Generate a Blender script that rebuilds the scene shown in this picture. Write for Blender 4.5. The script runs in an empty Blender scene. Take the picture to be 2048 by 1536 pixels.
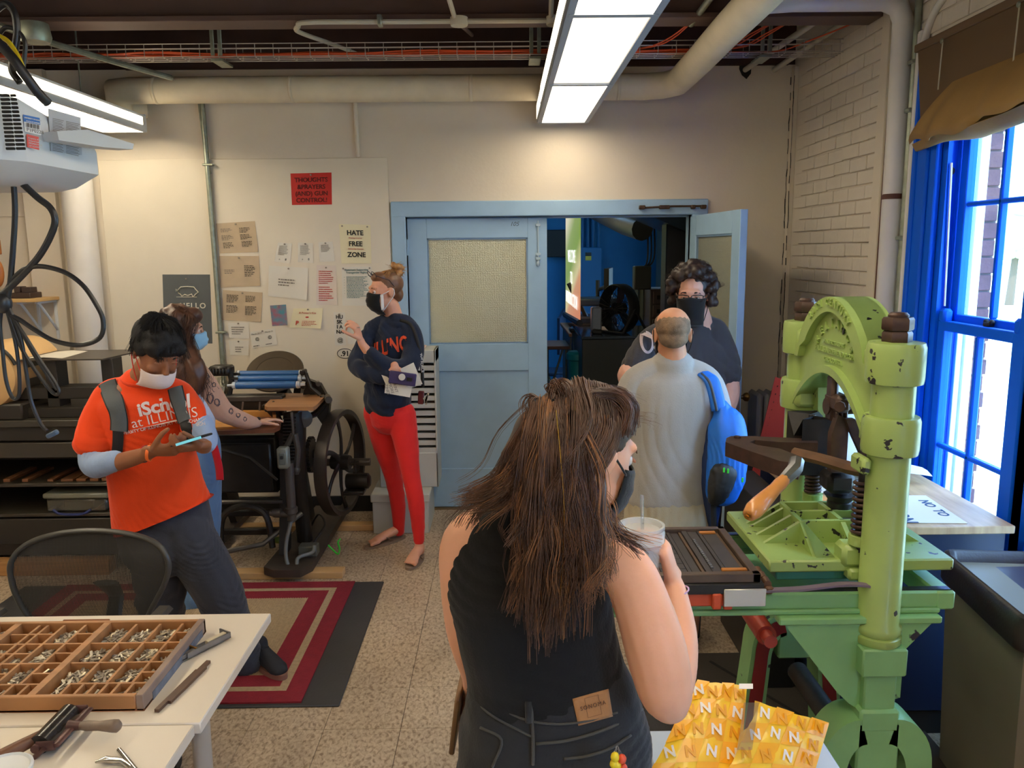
import bpy,math,random
import numpy as np
from mathutils import Vector,Matrix,Euler,noise
random.seed(7)
PI=math.pi
R=math.radians
S=bpy.context.scene
COL=S.collection
# ---------------------------------------------------------------- camera
CAM_H,F_PX=1.87,1600.0
cam_d=bpy.data.cameras.new('camera');cam=bpy.data.objects.new('camera',cam_d);COL.objects.link(cam)
_p,_y,_r=R(9.5),R(0.5),R(-0.55)
_F=Vector((math.sin(_y)*math.cos(_p),math.cos(_y)*math.cos(_p),-math.sin(_p)))
_R0=_F.cross(Vector((0,0,1))).normalized();_U0=_R0.cross(_F)
_RV=_R0*math.cos(_r)+_U0*math.sin(_r);_UV=-_R0*math.sin(_r)+_U0*math.cos(_r)
C0=Vector((0,0,CAM_H))
mw=Matrix(((_RV.x,_UV.x,-_F.x,0),(_RV.y,_UV.y,-_F.y,0),(_RV.z,_UV.z,-_F.z,CAM_H),(0,0,0,1)))
cam.matrix_world=mw
cam_d.sensor_width=36.0;cam_d.lens=36.0*F_PX/2048.0;cam_d.clip_start=0.02;cam_d.clip_end=400
S.camera=cam
# ---------------------------------------------------------------- world, exposure
S.view_settings.view_transform='Standard'
S.view_settings.look='None'
S.view_settings.gamma=1.0
S.view_settings.use_curve_mapping=False
S.view_settings.exposure=0.35
w=bpy.data.worlds.new('sky');S.world=w;w.use_nodes=True
bg=w.node_tree.nodes['Background']
bg.inputs[0].default_value=(0.40,0.66,1.0,1);bg.inputs[1].default_value=14.0
sun_d=bpy.data.lights.new('sun','SUN');sun_d.energy=5.0;sun_d.angle=R(0.6);sun_d.color=(1,.96,.9)
sun=bpy.data.objects.new('sun',sun_d);COL.objects.link(sun)
sun.rotation_euler=(R(38),R(-25),0)
S.cycles.max_bounces=8;S.cycles.diffuse_bounces=4;S.cycles.glossy_bounces=3
S.cycles.transmission_bounces=6;S.cycles.transparent_max_bounces=12
S.cycles.sample_clamp_indirect=6.0;S.cycles.caustics_reflective=False;S.cycles.caustics_refractive=False
# ---------------------------------------------------------------- pixel helpers (photo pixel -> point on a real plane)
def _ray(x,y):return _F+_RV*((x-1024)/F_PX)-_UV*((y-768)/F_PX)
def PY(x,y,Y):d=_ray(x,y);return C0+d*(Y/d.y)
def PZ(x,y,Z):d=_ray(x,y);return C0+d*((Z-CAM_H)/d.z)
def PX(x,y,X):d=_ray(x,y);return C0+d*(X/d.x)
def mpp(P):return(Vector(P)-C0).dot(_F)/F_PX
# ---------------------------------------------------------------- materials
MATS={}
def mat(name,col,rough=.55,metal=0.,var=0.,vs=6.,bump=0.,bs=60.,emis=0.,trans=0.,spec=.5,coat=0.,stretch=None,chips=None,chip_col=(.03,.025,.02),chip_s=14.,sheen=0.,col2=None,alpha=1.,sss=0.):
 if name in MATS:return MATS[name]
 m=bpy.data.materials.new(name);m.use_nodes=True
 nt=m.node_tree;b=nt.nodes['Principled BSDF'];L=nt.links.new
 c=(*col,1)
 b.inputs['Base Color'].default_value=c
 b.inputs['Roughness'].default_value=rough;b.inputs['Metallic'].default_value=metal
 b.inputs['Specular IOR Level'].default_value=spec
 b.inputs['Coat Weight'].default_value=coat
 b.inputs['Transmission Weight'].default_value=trans
 b.inputs['Sheen Weight'].default_value=sheen
 b.inputs['Alpha'].default_value=alpha
 if sss:b.inputs['Subsurface Weight'].default_value=sss;b.inputs['Subsurface Radius'].default_value=(.02,.008,.004)
 if emis:b.inputs['Emission Color'].default_value=c;b.inputs['Emission Strength'].default_value=emis
 src=None
 if var or bump or chips or col2:
  tc=nt.nodes.new('ShaderNodeNewGeometry');out=tc.outputs['Position']
  if stretch:
   mp=nt.nodes.new('ShaderNodeMapping');mp.inputs['Scale'].default_value=stretch;L(out,mp.inputs['Vector']);out=mp.outputs[0]
 last=None
 if var or col2:
  n=nt.nodes.new('ShaderNodeTexNoise');n.inputs['Scale'].default_value=vs;n.inputs['Detail'].default_value=5;L(out,n.inputs['Vector'])
  mx=nt.nodes.new('ShaderNodeMix');mx.data_type='RGBA'
  rp=nt.nodes.new('ShaderNodeMapRange');rp.inputs['From Min'].default_value=.32;rp.inputs['From Max'].default_value=.68;L(n.outputs['Fac'],rp.inputs['Value'])
  L(rp.outputs[0],mx.inputs['Factor'])
  a2=col2 if col2 else tuple(min(1,k*(1+var))for k in col)
  a1=col if col2 else tuple(k*(1-var)for k in col)
  mx.inputs['A'].default_value=(*a1,1);mx.inputs['B'].default_value=(*a2,1)
  last=mx.outputs['Result']
 if chips:
  n=nt.nodes.new('ShaderNodeTexNoise');n.inputs['Scale'].default_value=chip_s;n.inputs['Detail'].default_value=3;L(out,n.inputs['Vector'])
  rp=nt.nodes.new('ShaderNodeMapRange');rp.inputs['From Min'].default_value=chips;rp.inputs['From Max'].default_value=chips+.015;L(n.outputs['Fac'],rp.inputs['Value'])
  mx=nt.nodes.new('ShaderNodeMix');mx.data_type='RGBA';L(rp.outputs[0],mx.inputs['Factor'])
  if last:L(last,mx.inputs['A'])
  else:mx.inputs['A'].default_value=c
  mx.inputs['B'].default_value=(*chip_col,1);last=mx.outputs['Result']
 if last:L(last,b.inputs['Base Color'])
 if bump:
  n=nt.nodes.new('ShaderNodeTexNoise');n.inputs['Scale'].default_value=bs;n.inputs['Detail'].default_value=4;L(out,n.inputs['Vector'])
  bp=nt.nodes.new('ShaderNodeBump');bp.inputs['Strength'].default_value=min(1,bump);bp.inputs['Distance'].default_value=.004;L(n.outputs['Fac'],bp.inputs['Height'])
  L(bp.outputs[0],b.inputs['Normal'])
 m.diffuse_color=c
 MATS[name]=m
 return m
def srgb(r,g,b):
 f=lambda v:(v/255/12.92 if v/255<=.04045 else((v/255+.055)/1.055)**2.4)
 return(f(r),f(g),f(b))
def glass_mat(name,tint=(.93,.97,1),refl=.08,rough=0.0):
 if name in MATS:return MATS[name]
 m=bpy.data.materials.new(name);m.use_nodes=True;nt=m.node_tree
 nt.nodes.remove(nt.nodes['Principled BSDF']);o=nt.nodes['Material Output']
 t=nt.nodes.new('ShaderNodeBsdfTransparent');t.inputs[0].default_value=(*tint,1)
 g=nt.nodes.new('ShaderNodeBsdfGlossy');g.inputs['Roughness'].default_value=rough
 mx=nt.nodes.new('ShaderNodeMixShader');mx.inputs[0].default_value=refl;nt.links.new(t.outputs[0],mx.inputs[1]);nt.links.new(g.outputs[0],mx.inputs[2])
 nt.links.new(mx.outputs[0],o.inputs[0]);MATS[name]=m;return m
 # ---------------------------------------------------------------- mesh builder
class MB:
 def __init__(s):s.v=[];s.f=[];s.m=[]
 def add(s,vs,fs,mi=0):
  b=len(s.v);s.v+=[Vector(v)for v in vs];s.f+=[tuple(i+b for i in f)for f in fs];s.m+=[mi]*len(fs);return s
 def box(s,lo,hi,mi=0):
  x0,y0,z0=lo;x1,y1,z1=hi
  return s.add([(x0,y0,z0),(x1,y0,z0),(x1,y1,z0),(x0,y1,z0),(x0,y0,z1),(x1,y0,z1),(x1,y1,z1),(x0,y1,z1)],[(0,3,2,1),(4,5,6,7),(0,1,5,4),(1,2,6,5),(2,3,7,6),(3,0,4,7)],mi)
 def bbox(s,lo,hi,b=.01,mi=0):
  """box with chamfered edges"""
  x0,y0,z0=lo;x1,y1,z1=hi;b=min(b,(x1-x0)/2.01,(y1-y0)/2.01,(z1-z0)/2.01)
  rings=[]
  for z,i in((z0,b),(z0+b,0),(z1-b,0),(z1,b)):
   j=i
   rings.append([(x0+b+(0 if not i else 0),y0+i,z),(x1-b,y0+i,z),(x1-i,y0+b,z),(x1-i,y1-b,z),(x1-b,y1-i,z),(x0+b,y1-i,z),(x0+i,y1-b,z),(x0+i,y0+b,z)])
  vs=[p for r in rings for p in r];fs=[]
  for k in range(3):
   for a in range(8):fs.append((k*8+a,k*8+(a+1)%8,(k+1)*8+(a+1)%8,(k+1)*8+a))
  fs.append(tuple(range(7,-1,-1)));fs.append(tuple(range(24,32)))
  return s.add(vs,fs,mi)
 def obox(s,c,size,M=None,mi=0,b=0):
  t=MB();h=[k/2 for k in size]
  (t.bbox((-h[0],-h[1],-h[2]),tuple(h),b)if b else t.box((-h[0],-h[1],-h[2]),tuple(h)))
  M=M.to_3x3()if M else Matrix.Identity(3)
  return s.add([Vector(c)+M@v for v in t.v],t.f,mi)
 def ring(s,P,u,v,seg):
  return[P+u*math.cos(2*PI*k/seg)+v*math.sin(2*PI*k/seg)for k in range(seg)]
 def tube(s,pts,rad,seg=10,caps=True,side=None,mi=0,round_ends=False,closed=False):
  """tube along pts; rad: number, list, or list of (ra, rb); side: direction of ra"""
  pts=[Vector(p)for p in pts];n=len(pts)
  if not isinstance(rad,(list,tuple)):rad=[rad]*n
  rad=[(r_,r_)if not isinstance(r_,(list,tuple))else r_ for r_ in rad]
  if round_ends and n>=2:
   a0=(pts[0]-pts[1]).normalized();a1=(pts[-1]-pts[-2]).normalized();P2=[];R2=[]
   r0=min(rad[0]);r1=min(rad[-1])
   for t_ in(80,55,28):P2.append(pts[0]+a0*r0*math.sin(R(t_)));R2.append((rad[0][0]*math.cos(R(t_)),rad[0][1]*math.cos(R(t_))))
   P2+=pts;R2+=rad
   for t_ in(28,55,80):P2.append(pts[-1]+a1*r1*math.sin(R(t_)));R2.append((rad[-1][0]*math.cos(R(t_)),rad[-1][1]*math.cos(R(t_))))
   pts,rad,n=P2,R2,len(P2)
  rings=[];u=None
  for i,p in enumerate(pts):
   if closed:t=(pts[(i+1)%n]-pts[i-1])
   else:t=(pts[min(i+1,n-1)]-pts[max(i-1,0)])
   t=t.normalized()if t.length>1e-9 else Vector((0,0,1))
   if side is not None:u=Vector(side)
   if u is None:u=Vector((0,0,1))if abs(t.z)<.9 else Vector((1,0,0))
   u=(u-t*u.dot(t));u=u.normalized()if u.length>1e-6 else t.orthogonal().normalized()
   v=t.cross(u)
   rings.append(s.ring(p,u*rad[i][0],v*rad[i][1],seg))
  vs=[q for r_ in rings for q in r_];fs=[]
  for i in range(n if closed else n-1):
   for k in range(seg):
    a=i*seg+k;b_=i*seg+(k+1)%seg;j=(i+1)%n
    fs.append((a,b_,j*seg+(k+1)%seg,j*seg+k))
  if caps and not closed:
   fs.append(tuple(range(seg-1,-1,-1)));fs.append(tuple((n-1)*seg+k for k in range(seg)))
  return s.add(vs,fs,mi)
 def cyl(s,p0,p1,r,r2=None,seg=16,mi=0,caps=True):return s.tube([p0,p1],[r,r if r2 is None else r2],seg,caps,mi=mi)
 def lathe(s,prof,org=(0,0,0),axis=(0,0,1),seg=24,mi=0):
  """prof: (radius, height) pairs"""
  a=Vector(axis).normalized();u=a.orthogonal().normalized();v=a.cross(u);o=Vector(org)
  vs=[];fs=[]
  for r_,h in prof:
   r_=max(r_,1e-5)
   vs+=[o+a*h+u*r_*math.cos(2*PI*k/seg)+v*r_*math.sin(2*PI*k/seg)for k in range(seg)]
  for i in range(len(prof)-1):
   for k in range(seg):fs.append((i*seg+k,i*seg+(k+1)%seg,(i+1)*seg+(k+1)%seg,(i+1)*seg+k))
  ring_=tuple(prof[0])==tuple(prof[-1])
  if prof[0][0]>1e-4 and not ring_:fs.append(tuple(range(seg-1,-1,-1)))
  if prof[-1][0]>1e-4 and not ring_:fs.append(tuple((len(prof)-1)*seg+k for k in range(seg)))
  return s.add(vs,fs,mi)
 def prism(s,poly,off,mi=0):
  """poly: 3D polygon; off: extrusion vector"""
  n=len(poly);off=Vector(off);P=[Vector(p)for p in poly]
  nrm=Vector((0,0,0))
  for i in range(n):nrm+=P[i].cross(P[(i+1)%n])
  if nrm.dot(off)>0:P=P[::-1]
  fs=[tuple(range(n)),tuple(range(2*n-1,n-1,-1))]+[(i,n+i,n+(i+1)%n,(i+1)%n)for i in range(n)]
  fs=[f for f in fs]
  return s.add(P+[p+off for p in P],[fs[0],fs[1]]+[tuple(reversed(f))for f in fs[2:]],mi)
 def ell(s,c,r,M=None,seg=16,rings=10,mi=0):
  c=Vector(c);M=M.to_3x3()if M else Matrix.Identity(3)
  if not isinstance(r,(list,tuple)):r=(r,r,r)
  vs=[c+M@Vector((0,0,-r[2]))];fs=[]
  for i in range(1,rings):
   t=-PI/2+PI*i/rings
   for k in range(seg):a=2*PI*k/seg;vs.append(c+M@Vector((r[0]*math.cos(t)*math.cos(a),r[1]*math.cos(t)*math.sin(a),r[2]*math.sin(t))))
  vs.append(c+M@Vector((0,0,r[2])))
  for k in range(seg):fs.append((0,1+(k+1)%seg,1+k))
  for i in range(rings-2):
   for k in range(seg):fs.append((1+i*seg+k,1+i*seg+(k+1)%seg,1+(i+1)*seg+(k+1)%seg,1+(i+1)*seg+k))
  t=len(vs)-1
  for k in range(seg):fs.append((t,t-seg+k,t-seg+(k+1)%seg))
  return s.add(vs,fs,mi)
 def grid(s,fn,nu,nv,mi=0,thick=0,closed_u=False):
  """surface fn(u,v)->point, u,v in 0..1; optional thickness (solid shell)"""
  P=[[Vector(fn(i/nu,j/nv))for i in range(nu+1)]for j in range(nv+1)]
  vs=[p for r_ in P for p in r_];W=nu+1;fs=[]
  for j in range(nv):
   for i in range(nu):fs.append((j*W+i,j*W+i+1,(j+1)*W+i+1,(j+1)*W+i))
  if thick:
   N=[]
   for j in range(nv+1):
    for i in range(nu+1):
     a=P[j][min(i+1,nu)]-P[j][max(i-1,0)];b=P[min(j+1,nv)][i]-P[max(j-1,0)][i]
     n=a.cross(b);N.append(n.normalized()if n.length>1e-12 else Vector((0,0,1)))
   o=len(vs);vs2=[v-n*thick for v,n in zip(vs,N)]
   fs2=[tuple(o+k for k in reversed(f))for f in fs]
   vs=vs+vs2;fs=fs+fs2
   edge=[i for i in range(nu+1)]+[j*W+nu for j in range(1,nv+1)]+[nv*W+i for i in range(nu-1,-1,-1)]+[j*W for j in range(nv-1,0,-1)]
   m_=len(edge)
   for k in range(m_):a,b=edge[k],edge[(k+1)%m_];fs.append((b,a,a+o,b+o))
  return s.add(vs,fs,mi)
 def xf(s,M):
  s.v=[M@v for v in s.v];return s
 def mesh(s,name,mats,smooth=None):
  me=bpy.data.meshes.new(name)
  me.from_pydata([tuple(v)for v in s.v],[],s.f)
  for m_ in(mats if isinstance(mats,(list,tuple))else[mats]):me.materials.append(m_)
  if any(s.m):me.polygons.foreach_set('material_index',s.m)
  me.update()
  if smooth:
   me.polygons.foreach_set('use_smooth',[True]*len(me.polygons))
   if smooth is not True:me.set_sharp_from_angle(angle=R(smooth))
  return me
def tag(o,label=None,cat=None,group=None,kind=None):
 if label:o['label']=label
 if cat:o['category']=cat
 if group:o['group']=group
 if kind:o['kind']=kind
 return o
def thing(name,label,cat,loc=(0,0,0),rz=0,group=None):
 o=bpy.data.objects.new(name,None);COL.objects.link(o);o.empty_display_size=.05
 o.location=Vector(loc);o.rotation_euler=(0,0,rz)
 return tag(o,label,cat,group)
def wmat(p):
 M=Matrix.Identity(4)
 while p is not None:M=Matrix.LocRotScale(p.location,p.rotation_euler,p.scale)@M;p=p.parent
 return M
def part(name,mb,m,parent=None,smooth=40,local=False,label=None,kind=None):
 """mesh object; coordinates in mb are world unless local"""
 if isinstance(mb,MB):
  if parent is not None and not local:mb.xf(wmat(parent).inverted())
  me=mb.mesh(name,m,smooth)
 else:me=mb
 o=bpy.data.objects.new(name,me);COL.objects.link(o);o.parent=parent
 if label:o['label']=label
 if kind:o['kind']=kind
 return o
def single(name,mb,m,label,cat,group=None,smooth=40,kind=None):
 """a top-level thing that is one mesh, origin at its base centre"""
 n=len(mb.v);c=Vector((sum(v.x for v in mb.v)/n,sum(v.y for v in mb.v)/n,min(v.z for v in mb.v)))
 mb.v=[v-c for v in mb.v]
 o=bpy.data.objects.new(name,mb.mesh(name,m,smooth));COL.objects.link(o);o.location=c
 return tag(o,label,cat,group,kind)
def struct(name,mb,m,parent=None,smooth=40):
 o=part(name,mb,m,parent,smooth)
 if parent is None:o['kind']='structure'
 return o
def copy_tree(o,parent=None):
 c=o.copy();COL.objects.link(c);c.parent=parent
 for ch in o.children:copy_tree(ch,c)
 return c
def spline(pts,n=6):
 """Catmull-Rom through points"""
 P=[Vector(p)for p in pts]
 if len(P)<3:return P
 P=[P[0]*2-P[1]]+P+[P[-1]*2-P[-2]];out=[]
 for i in range(1,len(P)-2):
  a,b,c,d=P[i-1:i+3]
  for k in range(n):
   t=k/n;out.append(.5*((2*b)+(c-a)*t+(2*a-5*b+4*c-d)*t*t+(3*b-a-3*c+d)*t**3))
 out.append(P[-2]);return out
def text_mb(s,P,size,right=(1,0,0),up=(0,0,1),ext=.0006,bold=0.,align='CENTER',space=1.,shear=0.,sx=1.,valign=False,lsp=1.,res=3):
 cu=bpy.data.curves.new('t','FONT');cu.body=s;cu.size=size;cu.extrude=ext;cu.offset=bold*size
 cu.align_x=align;cu.space_character=space;cu.shear=shear;cu.resolution_u=res;cu.space_line=lsp
 if valign:cu.align_y='CENTER'
 o=bpy.data.objects.new('t',cu);me=bpy.data.meshes.new_from_object(o)
 r_=Vector(right).normalized();u_=Vector(up).normalized();n_=r_.cross(u_)
 mb=MB();mb.add([Vector(P)+r_*v.co.x*sx+u_*v.co.y+n_*v.co.z for v in me.vertices],[tuple(p.vertices)for p in me.polygons])
 bpy.data.objects.remove(o);bpy.data.curves.remove(cu);bpy.data.meshes.remove(me)
 return mb
 # ================================================================ materials used by the setting
M_WALL=mat('painted_wall',srgb(226,214,196),.75,var=.03,vs=3,bump=.25,bs=45)
M_BRICKP=mat('painted_brick',srgb(224,213,197),.6,var=.04,vs=5,bump=.5,bs=40)
M_BOARD=mat('wall_panel',srgb(230,219,200),.7,var=.02,vs=5,bump=.1,bs=30)
M_CEIL=mat('dark_ceiling',srgb(66,42,36),.8,var=.2,vs=4)
M_BEAM=mat('beam_paint',srgb(96,72,64),.6,var=.15,vs=3)
M_LBLUE=mat('light_blue_paint',srgb(160,193,222),.42,var=.04,vs=6,bump=.08,bs=30)
M_DKLINE=mat('flat_black',(.012,.012,.012),.8)  # plain near-black for fittings, cables, cracks and openings
M_PIPE=mat('wrapped_pipe',srgb(226,212,184),.6,var=.08,vs=5,bump=.5,bs=18)
M_PIPEW=mat('white_pipe',srgb(222,216,210),.45,var=.04)
M_GALV=mat('galvanised',srgb(150,155,140),.4,metal=.7,var=.15,vs=25)
M_CREAMC=mat('cream_conduit',srgb(196,190,172),.5)
M_RUST=mat('rust_brown',srgb(86,46,36),.6,var=.2,vs=20)
M_WBLUE=mat('window_blue_paint',srgb(0,92,220),.55,bump=.05,bs=20,spec=.18)
M_BLACK=mat('black_rubber',(.012,.012,.013),.5)
M_GLASS=glass_mat('window_glass')
XR,YB=1.98,5.63
ZT=3.42
# ---- floor: slab with separate vinyl tiles
def tile_material():
 m=bpy.data.materials.new('speckled_vinyl_tile');m.use_nodes=True;nt=m.node_tree;b=nt.nodes['Principled BSDF'];L=nt.links.new
 g=nt.nodes.new('ShaderNodeNewGeometry');n1=nt.nodes.new('ShaderNodeTexNoise');n2=nt.nodes.new('ShaderNodeTexNoise')
 mp=nt.nodes.new('ShaderNodeMapping');mp.inputs['Scale'].default_value=(1.0,.6,1);mp.inputs['Rotation'].default_value=(0,0,.5)
 L(g.outputs['Position'],mp.inputs[0]);L(mp.outputs[0],n1.inputs['Vector']);n1.inputs['Scale'].default_value=75;n1.inputs['Detail'].default_value=5;n1.inputs['Distortion'].default_value=.6
 L(g.outputs['Position'],n2.inputs['Vector']);n2.inputs['Scale'].default_value=2.2
 cr=nt.nodes.new('ShaderNodeValToRGB');L(n1.outputs['Fac'],cr.inputs[0])
 cr.color_ramp.elements[0].position=.34;cr.color_ramp.elements[0].color=(*srgb(142,120,96),1)
 cr.color_ramp.elements[1].position=.62;cr.color_ramp.elements[1].color=(*srgb(204,184,158),1)
 e=cr.color_ramp.elements.new(.46);e.color=(*srgb(182,160,134),1)
 mx=nt.nodes.new('ShaderNodeMix');mx.data_type='RGBA';mx.blend_type='MULTIPLY';mx.inputs['Factor'].default_value=.5
 L(cr.outputs[0],mx.inputs['A']);c2=nt.nodes.new('ShaderNodeValToRGB');L(n2.outputs['Fac'],c2.inputs[0])
 c2.color_ramp.elements[0].position=.35;c2.color_ramp.elements[0].color=(.62,.6,.58,1);c2.color_ramp.elements[1].position=.6
 L(c2.outputs[0],mx.inputs['B']);L(mx.outputs['Result'],b.inputs['Base Color']);b.inputs['Roughness'].default_value=.42
 return m
M_TILE=tile_material()
floor=struct('floor',MB().box((-4.6,-2.2,-.12),(2.0,5.9,-.004)),mat('tile_joint',srgb(70,56,44),.9))
TS=.3048
tile_me=MB().bbox((.001,.001,-.006),(TS-.001,TS-.001,0),.0008).mesh('tile',M_TILE)
x0t=-.735-TS*9;y0t=2.0
for i in range(18):
 for j in range(12):
  o=part('tile',tile_me,None,floor);o.location=(x0t+i*TS,y0t+j*TS,0)
st=MB()
for i in range(-2,22):
 for j in range(-14,12):
  if 0<=i<18 and 0<=j<12:continue
  x=x0t+i*TS;y=y0t+j*TS
  if x+TS<2.0 and y+TS<5.7:st.box((x+.0006,y+.0006,-.006),(x+TS-.0006,y+TS-.0006,0))
part('tile',st,M_TILE,floor,kind='stuff')
# ---- back wall with the double-door opening
DX0,DX1,DZ=-.672,1.30,2.10
bw=MB()
bw.box((-4.6,YB,0),(DX0,YB+.16,3.08));bw.box((DX1,YB,0),(XR,YB+.16,3.08));bw.box((DX0,YB,DZ),(DX1,YB+.16,3.08))
bw.box((-4.6,YB+.03,3.08),(XR,YB+.16,ZT),1)
wall_back=struct('wall_back',bw,[M_WALL,M_CEIL])
struct('trim_1',MB().box((-2.5,YB-.03,3.075),(XR-.06,YB+.02,3.115)),M_CEIL)
h=PY(1490,138,YB);hb=MB()
hb.prism([(h.x-.035,YB-.004,h.z+.09),(h.x+.045,YB-.004,h.z+.09),(h.x+.04,YB-.004,h.z-.03),(h.x+.012,YB-.004,h.z-.065),(h.x-.02,YB-.004,h.z-.04),(h.x-.04,YB-.004,h.z)],(0,.003,0))
part('pipe_hole',hb,M_DKLINE,wall_back)
struct('trim_2',MB().bbox((-2.74,YB-.016,.12),(-.782,YB-.0005,2.497),.003),M_BOARD)
struct('baseboard_back',MB().bbox((-4.6,YB-.014,0),(-.79,YB-.0005,.115),.004),M_BLACK)
struct('baseboard_right',MB().bbox((1.42,YB-.014,0),(XR-.02,YB-.0005,.115),.004),M_BLACK)
a=PY(75,600,YB).x
struct('trim_3',MB().bbox((a,YB-.05,0),(a+.22,YB,3.08),.004),M_WALL)
struct('trim_4',MB().box((-4.5,YB-.02,2.13),(a,YB,2.15)),M_WALL)
px=(PY(140,500,YB-.1).x+PY(197,500,YB-.1).x)/2
# ---- left and front walls (outside the frame)
struct('wall_left',MB().box((-4.7,-2.3,0),(-4.6,YB+.16,ZT)),M_WALL)
fw=MB().box((-4.7,-2.4,0),(2.3,-2.3,ZT))
struct('wall_front',fw,M_WALL)
# ---- ceiling with deep joists
ceiling=struct('ceiling',MB().box((-4.7,-2.4,ZT),(2.3,YB+.2,ZT+.1)),M_CEIL)
for i,yy in enumerate((4.42,2.2,-.1)):
 bm=MB().box((-4.6,yy-.02,3.06),(XR-.02,yy+.02,ZT));bm.bbox((-4.6,yy-.085,3.035),(XR-.02,yy+.085,3.062),.003)
 part('beam',bm,M_BEAM,ceiling)
for yy in(5.25,3.7,2.95):
 part('joist',MB().box((-4.6,yy-.03,3.28),(XR-.02,yy+.03,ZT)),M_CEIL,ceiling)
 # ---- right wall: masonry with two tall sash windows; bricks near the corner are separate
WY0,WY1,WZ0,WZ1=2.06,3.70,.36,2.62
W2Y0,W2Y1=-1.55,-.15
THK=.185
rw=MB()
def rwall(y0,y1,z0,z1):rw.box((XR,y0,z0),(XR+THK,y1,z1))
rwall(WY1,YB+.16,0,ZT);rwall(W2Y1,WY0,0,ZT);rwall(-2.4,W2Y0,0,ZT)
rwall(WY0,WY1,0,WZ0);rwall(WY0,WY1,WZ1,ZT);rwall(W2Y0,W2Y1,0,WZ0);rwall(W2Y0,W2Y1,WZ1,ZT)
wall_right=struct('wall_right',rw,M_BRICKP)
BL,BH=.215,.078
def pbrick(w_):
 return MB().bbox((-.012,.003,.003),(.0,w_-.003,BH-.004),.0028).mesh('brick',M_BRICKP)
b_full,b_half=pbrick(BL),pbrick(BL/2)
rb=random.Random(3)
for k in range(0,40):
 z=.02+k*BH
 if z+BH>3.1:break
 y=4.34
 off=BL/2 if k%2 else 0
 first=True
 while y<YB-.06:
  if first and off:me,wd=b_half,BL/2
  else:me,wd=b_full,BL
  if y+wd>YB-.02:break
  o=part('brick',me,None,wall_right);o.location=(XR+rb.uniform(-.002,.0025),y+rb.uniform(-.002,.002),z+rb.uniform(-.002,.002));o.rotation_euler=(rb.uniform(-.008,.008),0,rb.uniform(-.012,.012))
  y+=wd;first=False
ub=MB()
for k in range(36,43):
 z=.02+k*BH;y=WY0+(BL/2 if k%2 else 0)
 while y<4.1:
  ub.bbox((XR-.008+rb.uniform(-.002,.002),y+.003,z+.003),(XR,y+BL-.003,z+BH-.004),.0028);y+=BL
part('brick',ub,M_BRICKP,wall_right,kind='stuff')
cs=MB().bbox((XR-.03,YB-.055,0),(XR,YB,3.06),.002)
struct('trim_5',cs,M_WALL)
ck=MB();rc=random.Random(5)
for(xx,yy,z0,z1)in((XR-.034,YB-.002,.9,3.0),(XR-.0315,YB-.057,1.2,3.0)):
 z=z0;x=xx
 pts=[]
 while z<z1:
  pts.append((x+rc.uniform(-.003,.003),yy,z));z+=.05
 for i in range(len(pts)-1):
  if rc.random()<.75:ck.tube([pts[i],pts[i+1]],rc.uniform(.0012,.0034),4)
struct('trim_6',ck,M_DKLINE)
struct('trim_7',MB().bbox((XR-.022,4.25,0),(XR,4.34,3.1),.004),M_WALL)
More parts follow.
